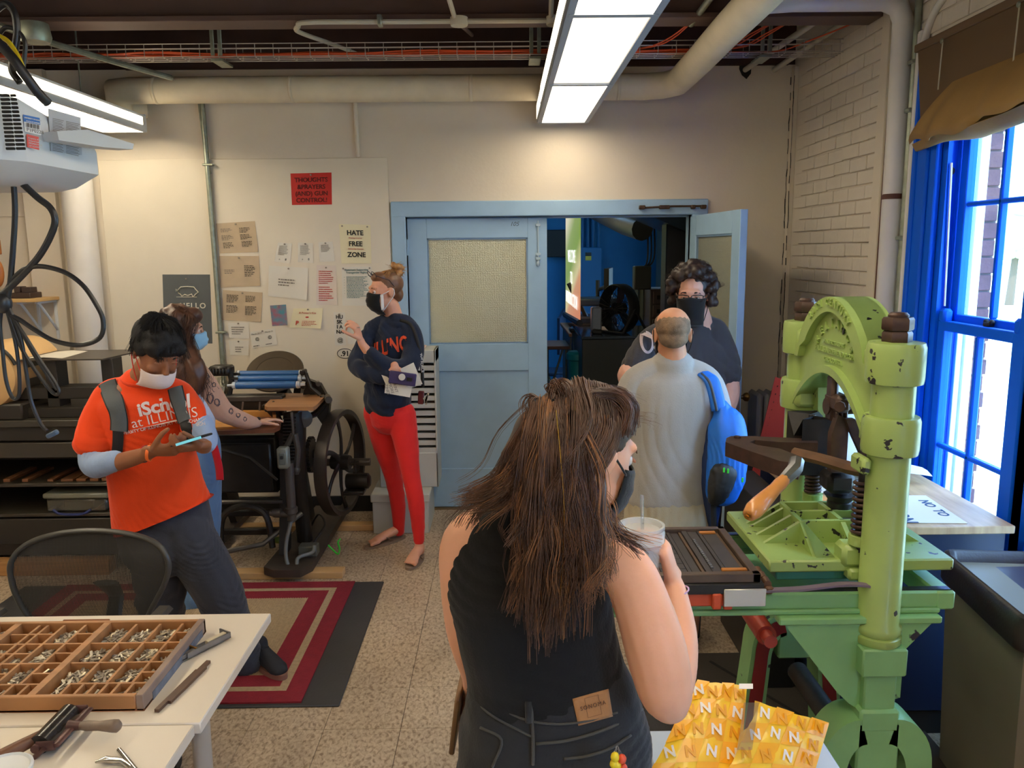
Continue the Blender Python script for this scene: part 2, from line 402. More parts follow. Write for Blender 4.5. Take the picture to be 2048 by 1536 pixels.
# ---- sash window
def sash_window(name,y0,y1,n_panes=2):
 wroot=bpy.data.objects.new(name,None);COL.objects.link(wroot);wroot.location=(XR,(y0+y1)/2,WZ0);wroot['kind']='structure'
 fr=MB();fr.bbox((XR-.03,y1-.005,WZ0-.25),(XR,y1+.205,WZ1+.12),.006);fr.bbox((XR-.045,y1+.05,WZ0-.25),(XR-.025,y1+.085,WZ1+.1),.008);fr.bbox((XR-.03,y0-.115,WZ0-.25),(XR,y0+.005,WZ1+.12),.006)
 fr.bbox((XR-.04,y1+.165,WZ0-.25),(XR-.02,y1+.2,WZ1+.1),.006)
 fr.bbox((XR-.03,y0-.11,WZ1),(XR,y1+.11,WZ1+.12),.006)
 part('casing',fr,M_WBLUE,wroot)
 jb=MB();jb.box((XR,y1-.03,WZ0),(XR+.105,y1+.01,WZ1));jb.box((XR,y0-.01,WZ0),(XR+.105,y0+.03,WZ1));jb.box((XR,y0,WZ1-.04),(XR+.105,y1,WZ1))
 for yy,s_ in((y1-.03,-1),(y0+.03,1)):
  jb.box((XR+.0,min(yy,yy+s_*.016),WZ0),(XR+.02,max(yy,yy+s_*.016),WZ1))
  jb.box((XR+.052,min(yy,yy+s_*.02),WZ0),(XR+.057,max(yy,yy+s_*.02),WZ1))
 part('jamb',jb,M_WBLUE,wroot)
 part('sill',MB().bbox((XR-.06,y0-.13,WZ0-.04),(XR+.2,y1+.13,WZ0+.005),.006),M_WBLUE,wroot)
 def sash(xc,z0,z1,horns):
  sroot=MB();a,b=y0+.05,y1-.05;d=.02
  sroot.bbox((xc-d,a,z0),(xc+d,a+.055,z1),.004);sroot.bbox((xc-d,b-.055,z0),(xc+d,b,z1),.004)
  sroot.bbox((xc-d,a+.05,z0),(xc+d,b-.05,z0+.07),.004);sroot.bbox((xc-d,a+.05,z1-.045),(xc+d,b-.05,z1),.004)
  if horns:
   for yy in(a,b-.055):sroot.bbox((xc-d-.006,yy,z1-.01),(xc+d,yy+.05,z1+.055),.012)
  so=part('sash',sroot,M_WBLUE,wroot)
  ym=[a+.055+(b-a-.11)*k/n_panes for k in range(n_panes+1)];zs=[z0+.07+(z1-.045-z0-.07)*k/2 for k in range(3)]
  mu=MB()
  for k in range(1,n_panes):mu.bbox((xc-d+.004,ym[k]-.012,z0+.07),(xc+d-.004,ym[k]+.012,z1-.045),.006)
  part('muntin',mu,M_WBLUE,so)
  for k in range(1,2):part('muntin',MB().bbox((xc-d+.004,a+.055,zs[k]-.011),(xc+d-.004,b-.055,zs[k]+.011),.006),M_WBLUE,so)
  for k in range(n_panes):
   for j in range(2):
    part('pane',MB().box((xc-.0015,ym[k],zs[j]),(xc+.0015,ym[k+1],zs[j+1])),M_GLASS,so)
 zm=1.535
 sash(XR+.031,WZ0+.005,zm,True);sash(XR+.08,zm-.04,WZ1-.04,False)
 cd=MB();cd.tube(spline([(XR+.012,y1-.055,2.22),(XR+.014,y1-.058,2.18),(XR+.03,y1-.06,1.6)]),.0045,6)
 part('sash_cord',cd,mat('white_cord',srgb(225,228,235),.6),wroot)
 pu=MB().lathe([(0,0),(.018,0),(.018,.006),(.0,.006)],(XR+.022,y1-.034,2.2),(0,-1,0),14);part('pulley',pu,M_DKLINE,wroot)
 lk=MB().bbox((XR+.03,(y0+y1)/2-.05,zm),(XR+.06,(y0+y1)/2-.01,zm+.018),.004);lk.ell((XR+.045,(y0+y1)/2-.05,zm+.02),.011);lk.ell((XR+.045,(y0+y1)/2-.01,zm+.02),.011)
 part('sash_lock',lk,M_DKLINE,wroot)
 of=MB();of.bbox((XR+.106,y1-.05,WZ0),(XR+.135,y1+.0,WZ1),.003);of.bbox((XR+.106,y0,WZ0),(XR+.135,y0+.04,WZ1),.003);of.bbox((XR+.13,y1-.06,WZ0),(XR+.184,y1-.015,WZ1),.01)
 part('outer_frame',of,mat('outer_white',srgb(226,232,238),.5,var=.06,vs=12),wroot)
 return wroot
sash_window('window_1',3.0,WY1,2)
sash_window('window_2',WY0,2.78,2)
struct('trim_11',MB().box((XR+.005,2.79,WZ0),(XR+.23,2.99,WZ1)),M_WBLUE)
sash_window('window_4',-.9,W2Y1,2)
sash_window('window_5',W2Y0,-1.0,2)
M_RBRICK=mat('dark_brick',srgb(84,56,62),.85,var=.25,vs=9,bump=.5,bs=50)
jb=None
reveal=struct('wall_outside',MB().box((XR+THK,3.68,-.3),(XR+THK+.07,5.6,3.6)),mat('mortar',srgb(96,86,88),.9))
bj=MB().bbox((0,-.012,.003),(.085,0,BH-.005),.003).mesh('brick',M_RBRICK)
bj2=MB().bbox((.0,-.012,.003),(.075,0,BH-.005),.003).mesh('brick',M_RBRICK)
for k in range(28):
 o=part('brick',bj if k%2 else bj2,None,reveal);o.location=(XR+THK-.008,3.68-rb.uniform(0,.004),WZ0-.1+k*BH)
 # ---- outdoors: pale sunlit lawn, path, distant tree line
M_LAWN=mat('sunny_lawn',srgb(205,200,160),.9,var=.16,vs=.8,bump=.4,bs=10)
struct('lawn',MB().box((XR+THK+.02,-30,-.5),(70,60,-.35)),M_LAWN)
struct('path',MB().box((5.5,-30,-.36),(7.2,60,-.335)),mat('concrete_path',srgb(225,220,210),.9))
M_LEAF=mat('far_foliage',srgb(150,170,136),.8,var=.3,vs=.8)
rt=random.Random(11)
M_RBRICK2=None
for k,(tx,ty,th)in enumerate(((14.5,27,3.4),(19,30,4.2),(26,47,5.0),(30,36,4.5),(34,26,5.0),(38,50,5.5))):
 tr=thing('garden_tree',('round leafy tree beyond the lawn, '+['nearest to the window','second behind the nearest','tall and far beyond the path','standing midway along the tree line','at the end away from the building','farthest of all by the horizon'][k]),'tree',(tx,ty,-.35),group='trees beyond the lawn')
 part('trunk',MB().tube([(tx,ty,-.35),(tx+.1,ty,th*.5)],[.16,.1],8),mat('bark',srgb(90,76,62),.9),tr)
 cr=MB()
 for q in range(16):
  a_=rt.uniform(0,2*PI);rr=rt.uniform(0,th*.24);cr.ell((tx+rr*math.cos(a_),ty+rr*math.sin(a_),th*rt.uniform(.42,.85)),(th*.17,th*.17,th*.14),seg=10,rings=6)
 part('crown',cr,M_LEAF,tr)
 # ================================================================ ceiling lights
def lens_mat(name,col,s):
 return mat(name,col,.5,emis=s)
M_FIX=mat('fixture_white',srgb(222,226,232),.4)
M_LENS=lens_mat('lit_diffuser',(1.0,.85,.62),8.6)
M_LENSB=lens_mat('dimmer_diffuser',(1.0,.86,.64),1.6)
M_TUBE=lens_mat('lit_tube',(1.0,.86,.62),24.0)
def troffer_row(xc,y_end,n,label,zb=2.70,wd=.30,L=1.22):
 t=thing('ceiling_light',label,'light',(xc,y_end-n*L/2,zb))
 y1=y_end
 fr=MB()
 for s_ in(-1,1):
  x=xc+s_*(wd/2+.012)
  fr.box((x-.012,y_end-n*L,zb),(x+.012,y_end,zb+.12))
 fr.box((xc-wd/2-.024,y_end-.006,zb),(xc+wd/2+.024,y_end+.006,zb+.12));fr.box((xc-wd/2-.02,y_end-n*L,zb+.12),(xc+wd/2+.02,y_end,zb+.135))
 for k in range(n+1):fr.box((xc-wd/2-.01,y_end-k*L-.018,zb-.010),(xc+wd/2+.01,y_end-k*L+.018,zb+.012))
 for s_ in(-1,1):fr.box((xc+s_*(wd/2+.004)-.014,y_end-n*L,zb-.008),(xc+s_*(wd/2+.004)+.014,y_end+.006,zb+.006))
 part('housing',fr,mat('fixture_frame_grey',srgb(150,158,172),.45),t)
 for k in range(n):
  y0=y_end-(k+1)*L+.014;y1=y_end-k*L-.014
  lm=M_LENS if k!=1 else M_LENSB
  part('diffuser',MB().box((xc-wd/2,y0,zb),(xc+wd/2,y1,zb+.006)),lm,t)
 part('lit_side_strip',MB().box((xc-wd/2-.026,y_end-.55,zb+.015),(xc-wd/2-.0245,y_end-.02,zb+.1)),M_LENSB,t)
 for s_ in(-1,1):part('lit_side_strip',MB().box((xc+s_*(wd/2+.0255)-.001,y_end-n*L,zb+.02),(xc+s_*(wd/2+.0255)+.001,y_end-.6,zb+.11)),mat('side_fill_glow',(1.0,.86,.64),.5,emis=2.2),t)  # glowing side strips added along the row as fill, to brighten the walls
 for k in range(n):
  for dy in(.2,1.0):part('hanger',MB().cyl((xc,y_end-k*L-dy,zb+.135),(xc,y_end-k*L-dy,3.42),.004,seg=6),M_GALV,t)
 return t
troffer_row(.40,5.47,6,'long row of white fluorescent ceiling fixtures with glowing diffusers above the doors')
def strip_row(xc,y_end,n,label,zb=2.66,L=1.22):
 t=thing('strip_light',label,'light',(xc,y_end-n*L/2,zb))
 y0=y_end-n*L
 part('reflector',MB().prism([(xc-.13,y0,zb+.02),(xc-.05,y0,zb+.1),(xc+.05,y0,zb+.1),(xc+.13,y0,zb+.02),(xc+.13,y0,zb+.028),(xc+.054,y0,zb+.108),(xc-.054,y0,zb+.108),(xc-.13,y0,zb+.028)],(0,n*L,0)),M_FIX,t)
 rl=MB();rl.box((xc-.15,y0,zb-.012),(xc-.128,y_end,zb+.03));rl.box((xc+.128,y0,zb-.012),(xc+.15,y_end,zb+.09))
 rl.box((xc-.15,y_end,zb-.012),(xc+.15,y_end+.008,zb+.1));part('side_rail',rl,M_FIX,t)
 for k in range(n):
  for dx in(-.055,.055):part('tube',MB().cyl((xc+dx,y_end-k*L-.04,zb+.035),(xc+dx,y_end-(k+1)*L+.04,zb+.035),.016,seg=10),M_TUBE,t)
  part('hanger',MB().cyl((xc,y_end-k*L-.5,zb+.11),(xc,y_end-k*L-.5,3.42),.005,seg=6),M_GALV,t)
 part('lit_side_strip',MB().box((xc+.1505,y0,zb+.028),(xc+.152,y_end-.05,zb+.075)),mat('side_glow',(1.,.85,.6),.5,emis=7),t)
 return t
strip_row(-2.46,5.42,5,'open fluorescent strip with bright tubes hanging by the left end of the back wall')
# ================================================================ pipes, tray, conduits
def tubes(name,label,cat,segs,m,group=None):
 mb=MB()
 for pts,r,seg in segs:mb.tube(pts,r,seg,round_ends=False)
 return single(name,mb,m,label,cat,group)
zp=2.885;yp=5.42
zc=PY(700,178,yp).z;xl=PY(235,178,yp).x;xr=1.02
pts=[(xl-.02,yp+.16,zc-.1),(xl-.03,yp+.08,zc-.06),(xl-.01,yp+.01,zc),(xl+.09,yp,zc)]
main=pts+[(-1.6,yp,zc),(-.6,yp,zc),(.4,yp,zc)]+[(xr-.1,yp,zc),(xr+.02,yp-.04,zc),(xr+.09,yp-.15,zc),(xr+.1,yp-.28,zc+.01),(xr+.1,4.75,zc+.015),(xr+.1,4.2,zc+.03),(xr+.1,3.7,zc+.035),(xr+.1,2.4,zc+.06),(xr+.1,-2.2,zc+.1)]
t=thing('heating_pipe','thick cream lagged pipe along the back wall turning towards the camera','pipe',(0,yp,zc-.08))
mb=MB();mb.tube(main,.083,20)
part('lagging',mb,M_PIPE,t,smooth=True)
for xx in(xl+.25,-1.35,-.2,.75):part('band',MB().tube([(xx-.012,yp,zc),(xx+.012,yp,zc)],.0845,20),M_PIPE,t,smooth=True)
q=PY(250,215,5.55)
single('pipe_stub',MB().tube(spline([(q.x-.2,5.62,q.z+.02),(q.x-.1,5.55,q.z+.01),(q.x+.0,5.54,q.z),(q.x+.12,5.6,q.z)]),.06,14),M_PIPE,'short cream pipe end poking from a hole under the long pipe','pipe')
t=thing('riser_pipe','pale lavender pipe crossing to the window wall and running down it','pipe',(XR-.07,4.2,0))
zb_=3.03
mb=MB().tube([(xr+.12,4.05,zb_-.015),(1.4,4.05,zb_),(XR-.15,4.05,zb_),(XR-.08,4.05,zb_-.03),(XR-.053,4.045,zb_-.1),(XR-.05,4.04,2.4),(XR-.05,4.03,0.0)],.05,18)
part('pipe',mb,M_PIPEW,t,smooth=True)
part('torn_lagging',MB().tube([(XR-.05,4.035,2.10),(XR-.05,4.035,2.125)],[.053,.051],16),M_RUST,t)
single('steel_rod',MB().cyl((XR-.06,4.145,0),(XR-.05,4.13,3.2),.011,seg=8),M_RUST,'thin rust-brown rod standing before the pale riser pipe','rod')
single('conduit',MB().cyl((XR-.025,3.965,0),(XR-.025,3.965,3.3),.016,seg=10),M_GALV,'bare galvanised conduit beside the pale riser pipe','conduit','conduits by the window')
single('conduit',MB().tube(spline([(XR-.02,3.932,0),(XR-.02,3.932,2.6),(XR-.02,3.9,2.8),(XR-.02,3.76,2.95),(XR-.02,3.3,3.05),(XR-.02,2.6,3.08)]),.017,10),M_PIPEW,'white painted conduit bending over the window top','conduit')
clips=MB()
for zz in(1.9,2.5,2.72):clips.bbox((XR-.05,3.945,zz),(XR,3.99,zz+.02),.004)
single('conduit_clip',clips,M_GALV,'galvanised clips on the bare conduit by the window','clip')
single('riser_pipe',MB().cyl((px,YB-.12,0),(px,YB-.12,2.9),.1,seg=22),M_PIPEW,'fat white painted pipe standing at the left of the back wall','pipe')
c1=[PY(403,200,YB-.03),PY(417,318,YB-.03),PY(430,520,YB-.035),PY(443,730,YB-.035)]
c1=[Vector((-2.04-.02*k,YB-.04,z))for k,z in enumerate((3.02,2.5,1.8,.12))]
t=thing('conduit','grey steel conduit pair running down the wall left of the kraft sheets','conduit',(-2.05,YB-.04,.1))
part('tube',MB().tube([(PY(404,205,YB-.04).x,YB-.04,2.95),(PY(430,520,YB-.04).x,YB-.04,1.8),(PY(446,735,YB-.04).x,YB-.04,1.0),(PY(452,800,YB-.04).x,YB-.04,.2)],.017,10),M_GALV,t)
part('tube',MB().tube([(PY(404,205,YB-.04).x-.028,YB-.03,2.95),(PY(419,325,YB-.04).x-.022,YB-.03,2.45),(PY(420,330,YB-.04).x-.005,YB-.03,2.4)],.010,8),M_GALV,t)
cl=MB()
for p_ in(PY(415,330,YB-.04),PY(441,665,YB-.04)):cl.bbox((p_.x-.03,YB-.06,p_.z-.006),(p_.x+.04,YB-.018,p_.z+.008),.003)
part('clip',cl,M_GALV,t)
single('conduit',MB().cyl((PY(712,205,YB-.02).x,YB-.02,2.5),(PY(709,205,YB-.02).x,YB-.02,3.0),.014,seg=8),M_BOARD,'short white conduit above the notice panel, right of the red poster','conduit')
Yc=4.3
def P_(x,y,Y=Yc):return PY(x,y,Y)
t=thing('beam_conduit','cream conduit with junction boxes clipped under the front beam','conduit',P_(918,47))
a_,b_=P_(660,48),P_(1110,42);zc_=3.015
part('tube',MB().tube(spline([(-.93,5.4,3.12),(-1.0,5.0,3.08),(-1.07,4.5,3.02),(-1.04,4.36,3.012),(-.98,4.3,zc_),(-.6,4.3,zc_),(.27,4.3,zc_)]),.0125,8),M_CREAMC,t)
for xx in(P_(918,40).x,P_(1110,40).x):
 part('junction_box',MB().lathe([(0,-.022),(.042,-.022),(.045,-.015),(.045,.018),(0,.018)],(xx,4.3,zc_),(0,0,1),20),M_CREAMC,t)
 part('tube',MB().tube([(xx-.02,4.3,zc_+.012),(xx-.04,3.9,3.06),(xx-.05,3.0,3.2)],.0125,8),M_CREAMC,t)
part('tube',MB().tube([(P_(918,40).x,4.34,zc_),(P_(918,40).x+.03,5.3,3.2)],.012,8),mat('dark_conduit',srgb(90,70,62),.6),t)
part('clip',MB().bbox((P_(760,45).x-.012,4.27,zc_-.02),(P_(760,45).x+.012,4.33,zc_+.03),.004),M_GALV,t)
ty0,ty1=4.84,4.96
tz0=PY(900,110,ty0).z;tz1=PY(900,84,ty0).z
t=thing('cable_tray','long wire mesh cable tray slung across the room under the ceiling','tray',(-.6,4.9,tz0))
M_WIRE=mat('zinc_wire',srgb(190,180,170),.35,metal=.6)
lw=MB()
X0,X1=-4.4,XR-.01
for(yy,zz)in((ty0,tz1),(ty0,(tz0+tz1)/2+.01),(ty0,tz0),(ty0+.04,tz0),(ty0+.08,tz0),(ty1,tz0),(ty1,(tz0+tz1)/2),(ty1,tz1)):
 lw.tube([(X0,yy,zz),(X1,yy,zz)],.0028,5)
part('long_wires',lw,M_WIRE,t)
cross=MB().tube([(0,0,tz1-tz0),(0,0,0),(0,ty1-ty0,0),(0,ty1-ty0,tz1-tz0)],.0026,5).mesh('cross_wire',M_WIRE)
x=X0+.05
while x<X1:
 o=part('cross_wire',cross,None,t,local=True);o.location=Vector((x,ty0,tz0))-t.location;x+=.105
for xx in(-1.62,PY(1070,90,ty0).x,PY(1530,90,ty0).x):
 br=MB()
 for dx in(-.022,.022):br.bbox((xx+dx-.011,ty0-.03,tz0-.0),(xx+dx+.011,ty0-.022,3.36),.002)
 br.bbox((xx-.034,ty0-.03,tz0-.03),(xx+.034,ty1+.03,tz0-.015),.002)
 part('hanger_bracket',br,M_GALV,t)
M_ORANGE=mat('orange_cable',srgb(214,84,40),.45)
t=thing('orange_cables','bundle of orange data cables lying in the wire tray','cables',(0,4.9,tz0))
for k in range(9):
 yy=ty0+.012+.011*k;pts=[]
 x=X0
 while x<1.45:pts.append((x,yy+random.uniform(-.008,.008),tz0+.012+random.uniform(0,.022)));x+=.3
 part('cable',MB().tube(spline(pts,3),.0042,5),M_ORANGE,t,smooth=True)
for(cx,cy,cz)in((PY(1382,45,4.5).x,4.5,PY(1382,45,4.5).z),(PY(1545,45,4.6).x,4.6,PY(1545,45,4.6).z),(PY(1575,45,4.6).x,4.6,PY(1575,45,4.6).z)):
 for dk in(-.012,.012):part('cable',MB().tube(spline([(cx+dk*.3,cy,cz),(cx-.06+dk,4.75,cz-.02),(cx-.16+dk,4.86,tz0+.04),(cx-.4,4.9,tz0+.02)]),.0042,5),M_ORANGE,t,smooth=True)
part('cable',MB().tube(spline([(1.3,4.9,tz0+.02),(1.6,4.9,tz0+.02),(1.8,4.8,tz0+.07),(XR-.05,4.62,tz0+.1)]),.0045,5),M_ORANGE,t,smooth=True)
for(cx,cy,cz,lab)in((PY(1382,48,4.5).x,4.5,PY(1382,48,4.5).z,'grey conduit end left of the sloping pipe with orange cables'),(PY(1545,45,4.6).x,4.6,PY(1545,45,4.6).z,'grey conduit end just right of the tray bracket'),(PY(1578,45,4.6).x,4.6,PY(1578,45,4.6).z,'grey conduit end nearest the brick wall above the tray')):
 single('conduit',MB().tube([(cx,cy,cz),(cx+.03,cy-.8,cz+.06),(cx+.04,cy-2.4,cz+.12)],.018,10),M_GALV,lab,'conduit','conduit ends above the tray')
for(x1_,y1_,X2,Y2,lab)in((1490,140,XR-.2,4.2,'pale conduit entering the jagged hole in the back wall'),(1548,140,XR-.05,4.3,'pale conduit reaching the back wall beside the brick corner')):
 p_=PY(x1_,y1_,YB)
 single('conduit',MB().tube([(p_.x,YB-.005,p_.z),(X2,Y2,3.02+.1)],.018,10),M_CREAMC,lab,'conduit','conduit ends above the tray')
 # ================================================================ double doors
fr=MB();f0,f1=YB-.022,YB+.16
fr.bbox((DX0-.10,f0,0),(DX0,f1,DZ+.1),.006);fr.bbox((DX1,f0,0),(DX1+.11,f1,DZ+.1),.006);fr.bbox((DX0-.10,f0-.002,DZ),(DX1+.11,f1,DZ+.105),.006)
fr.box((DX0,YB+.075,0),(DX0+.012,YB+.11,DZ));fr.box((DX1-.012,YB+.075,0),(DX1,YB+.11,DZ));fr.box((DX0,YB+.075,DZ-.012),(DX1,YB+.11,DZ))
struct('trim_8',fr,M_LBLUE)
struct('trim_9',MB().box((DX0,YB+.0,-.01),(DX1,YB+.16,.008)),mat('threshold',srgb(110,90,60),.6))
def pebble():
 m=bpy.data.materials.new('pebbled_glass');m.use_nodes=True;nt=m.node_tree;b=nt.nodes['Principled BSDF'];L=nt.links.new
 tc=nt.nodes.new('ShaderNodeTexCoord');vo=nt.nodes.new('ShaderNodeTexVoronoi');vo.inputs['Scale'].default_value=130;L(tc.outputs['Object'],vo.inputs['Vector'])
 vo.inputs['Randomness'].default_value=.35
 bp=nt.nodes.new('ShaderNodeBump');bp.inputs['Strength'].default_value=.9;bp.inputs['Distance'].default_value=.004;L(vo.outputs['Distance'],bp.inputs['Height']);L(bp.outputs[0],b.inputs['Normal'])
 b.inputs['Base Color'].default_value=(*srgb(206,202,172),1);b.inputs['Roughness'].default_value=.2;b.inputs['Transmission Weight'].default_value=.15;b.inputs['IOR'].default_value=1.5;b.inputs['Specular IOR Level'].default_value=.9;b.inputs['Metallic'].default_value=.45
 return m
M_PEB=pebble()
W=.972
def door_leaf(name,loc,rz,flip):
 """local frame: hinge at x=0, leaf towards +x, front face y=0, back y=.045"""
 r_=bpy.data.objects.new(name,None);COL.objects.link(r_);r_.location=loc;r_.rotation_euler=(0,0,rz);r_['kind']='structure'
 D=.045;s=1
 st=MB()
 st.bbox((0,0,.012),(.135,D,2.09),.003);st.bbox((W-.135,0,.012),(W,D,2.09),.003)
 st.bbox((.134,0,1.955),(W-.134,D,2.09),.003);st.bbox((.134,0,1.02),(W-.134,D,1.215),.003);st.bbox((.134,0,.012),(W-.134,D,.30),.003)
 part('frame',st,M_LBLUE,r_,local=True)
 part('panel',MB().bbox((.13,.013,.29),(W-.13,D-.013,1.03),.003),M_LBLUE,r_,local=True)
 bd=MB()
 for(x0,x1,z0,z1)in((.135,W-.135,1.945,1.955),(.135,W-.135,1.215,1.225),(.135,.145,1.215,1.955),(W-.145,W-.135,1.215,1.955)):
  bd.box((x0,.006,z0),(x1,D-.006,z1))
 part('glazing_bead',bd,mat('bead_blue',srgb(120,150,182),.5),r_,local=True)
 part('glass_panel',MB().box((.14,.018,1.22),(W-.14,.026,1.95)),M_PEB,r_,local=True)
 return r_
d1=door_leaf('door_1',(DX0+.003,YB+.03,0),0,False)
for zz in(1.84,.3):part('hinge',MB().cyl((-.002,-.006,zz),(-.002,-.006,zz+.11),.008,seg=8),M_LBLUE,d1,local=True)
bo=MB().cyl((.91,-.012,1.79),(.91,-.012,2.07),.006,seg=8)
for zz in(1.80,1.83,2.03):bo.bbox((.893,-.018,zz),(.927,0,zz+.02),.003)
bo.ell((.91,-.014,1.775),(.012,.012,.018))
part('flush_bolt',bo,mat('painted_bolt',srgb(176,200,216),.3),d1,local=True)
part('number',text_mb('105',(.745,-.001,2.035),.042,shear=.3,ext=.0004),mat('pencil',srgb(90,100,112),.9),d1,local=True)
d2=door_leaf('door_2',(DX1-.003,YB+.02,0),R(-85.5),True)
for v in d2.children:pass
d2.scale=(1,1,1)
dx,dy=1.365-(DX1-.003),4.655-(YB+.02)
d2.rotation_euler[2]=math.atan2(dy,dx)
lk=MB().lathe([(0,0),(.012,0),(.012,.03),(.026,.045),(.028,.06),(.02,.07),(0,.072)],(W-.06,.045,.98),(0,1,0),16)
part('door_knob',lk,mat('old_brass',srgb(120,90,50),.35,metal=1),d2,local=True)
part('lock_plate',MB().bbox((W-.001,.008,.9),(W+.0015,.037,1.08),.001),mat('steel_plate',srgb(170,175,180),.35,metal=.8),d2,local=True)
cz=DZ+.045
cl=MB().tube([(.93+0,YB-.045,cz+.0),(1.15,YB-.05,cz+.01),(1.39,YB-.05,cz+.01)],.007,8)
for xx,r_ in((.95,.02),(1.09,.022),(1.12,.018),(1.3,.014),(1.37,.018)):cl.bbox((xx-r_,YB-.062,cz-.008),(xx+r_,YB-.024,cz+.018),.004)
single('door_stay',cl,mat('old_iron',srgb(82,62,50),.55,metal=.5,var=.2,vs=30),'rusty iron overhead stay on the blue door frame head','door stay')
# ================================================================ the room beyond the doors
M_TEAL=mat('teal_wall',srgb(14,104,156),.6,var=.06,vs=4)
M_TEALD=mat('teal_cabinet',srgb(20,92,138),.5)
M_GREY=mat('grey_brick',srgb(128,130,122),.7,var=.06,vs=6,bump=.4,bs=30)
YF=10.6
struct('wall_far',MB().box((-1.6,YF,0),(2.3,YF+.1,3.4)),M_TEAL)
struct('wall_beyond_left',MB().box((-1.7,YB+.16,0),(-1.6,YF+.1,3.4)),M_TEAL)
fw=MB();rx=2.0
for(y0,y1,z0,z1)in((YB+.16,8.0,0,3.4),(9.55,YF,0,3.4),(8.0,9.55,0,.75),(8.0,9.55,2.5,3.4)):fw.box((rx,y0,z0),(rx+.3,y1,z1))
struct('wall_beyond_right',fw,M_GREY)
struct('floor_beyond',MB().box((-1.7,YB+.17,-.1),(rx+.3,YF+.1,-.001)),mat('dark_floor',srgb(92,84,76),.5))
struct('ceiling_beyond',MB().box((-1.7,YB+.17,3.0),(rx+.3,YF+.1,3.1)),M_CEIL)
wr=bpy.data.objects.new('window_3',None);COL.objects.link(wr);wr.location=(rx,8.8,.75);wr['kind']='structure'
f3=MB();
for yy in(8.02,8.76,9.5):f3.bbox((rx-.03,yy-.03,.75),(rx+.05,yy+.04,2.5),.004)
for zz in(.75,1.6,2.46):f3.bbox((rx-.03,8.0,zz),(rx+.05,9.55,zz+.05),.004)
part('frame',f3,mat('white_frame',srgb(210,216,224),.5),wr)
for k in range(2):part('pane',MB().box((rx+.02,8.05+.75*k,.8),(rx+.024,8.75+.75*k,2.46)),M_GLASS,wr)
cb=MB().grid(lambda u,v:(rx-.07-.01*math.sin(u*40),8.0+u*.35,1.72+v*.75),20,2,thick=.004)
single('curtain',cb,mat('turquoise_curtain',srgb(30,170,200),.6,col2=srgb(120,225,235),vs=30),'turquoise patterned curtain at the window in the room beyond','curtain')
cb=MB()
for k in range(5):cb.bbox((rx-.05,8.85+k*.12,.8),(rx-.04,8.93+k*.12,2.45),.002)
single('blind',cb,mat('grey_blind',srgb(70,80,100),.6),'grey vertical blind at the window in the room beyond','blind')
sa,sb=Vector((.80,9.3,0)),Vector((.83,7.6,0))
pa=PY(1131,640,8.4);pb=PY(1158,655,7.0)
t=thing('projection_screen','pull-down screen showing a green and orange slide in the room beyond','screen',(pa.x,8.4,pa.z-.05))
za,zb2=pa.z+.03,pb.z+.03
scr=MB();ztop=2.7
scr.prism([(pa.x,8.4,PY(1131,625,8.4).z),(pb.x,7.0,PY(1158,640,7.0).z),(pb.x,7.0,ztop),(pa.x,8.4,ztop)],(.012,0,0))
sm=bpy.data.materials.new('projected_slide');sm.use_nodes=True;nt=sm.node_tree;b=nt.nodes['Principled BSDF']
g_=nt.nodes.new('ShaderNodeNewGeometry');sp=nt.nodes.new('ShaderNodeSeparateXYZ');nt.links.new(g_.outputs['Position'],sp.inputs[0])
ad=nt.nodes.new('ShaderNodeMath');ad.operation='MULTIPLY_ADD';ad.inputs[1].default_value=.35;nt.links.new(sp.outputs['Y'],ad.inputs[0]);nt.links.new(sp.outputs['Z'],ad.inputs[2])
mr=nt.nodes.new('ShaderNodeMapRange');mr.inputs['From Min'].default_value=3.6;mr.inputs['From Max'].default_value=5.0;nt.links.new(ad.outputs[0],mr.inputs['Value'])
cr=nt.nodes.new('ShaderNodeValToRGB');cr.color_ramp.elements[0].color=(*srgb(206,120,84),1);cr.color_ramp.elements[1].color=(*srgb(214,206,170),1)
for p_,c_ in((.35,srgb(206,150,110)),(.42,srgb(210,200,150)),(.6,srgb(128,156,70)),(.8,srgb(140,160,84))):e=cr.color_ramp.elements.new(p_);e.color=(*c_,1)
nt.links.new(mr.outputs[0],cr.inputs[0]);nt.links.new(cr.outputs[0],b.inputs['Emission Color']);b.inputs['Emission Strength'].default_value=.75;b.inputs['Base Color'].default_value=(.2,.2,.2,1)
part('picture',scr,sm,t)
part('weight_bar',MB().tube([(pa.x,8.45,PY(1131,628,8.4).z-.01),(pb.x,6.95,PY(1158,643,7.0).z-.01)],.03,8),M_BLACK,t)
part('lettering',text_mb('WELCOME\nTO\nINTRODUCTION',((pa.x+pb.x)/2-.006,7.7,1.75),.17,right=(0,-1,0),ext=.001,lsp=1.2),mat('white_print',(.9,.9,.85),.8,emis=.9),t)
q0,q1=PY(1093,460,YF),PY(1133,514,YF)
single('wall_monitor',MB().bbox((q0.x-.4,YF-.08,q1.z),(q1.x,YF-.001,q0.z),.01),M_BLACK,'black rectangular panel high on the teal wall beyond the doors','panel')
q0,q1=PY(1160,495,10.3),PY(1203,660,10.3)
t=thing('electrical_cabinet','teal painted electrical cabinet on the far wall beyond the doors','cabinet',(q0.x,10.4,q1.z))
part('box',MB().bbox((q0.x,10.3,q1.z-.2),(q1.x,YF-.001,q0.z),.01),M_TEALD,t)
for k in range(4):part('pipe',MB().cyl((q0.x+.04+.07*k,10.45,q0.z),(q0.x+.04+.07*k,10.45,3.0),.022,seg=8),M_TEALD,t)
l0=PY(1171,505,10.29);part('label',MB().box((l0.x,10.296,l0.z-.1),(l0.x+.075,10.3,l0.z)),mat('black_yellow',srgb(190,170,60),.6),t)
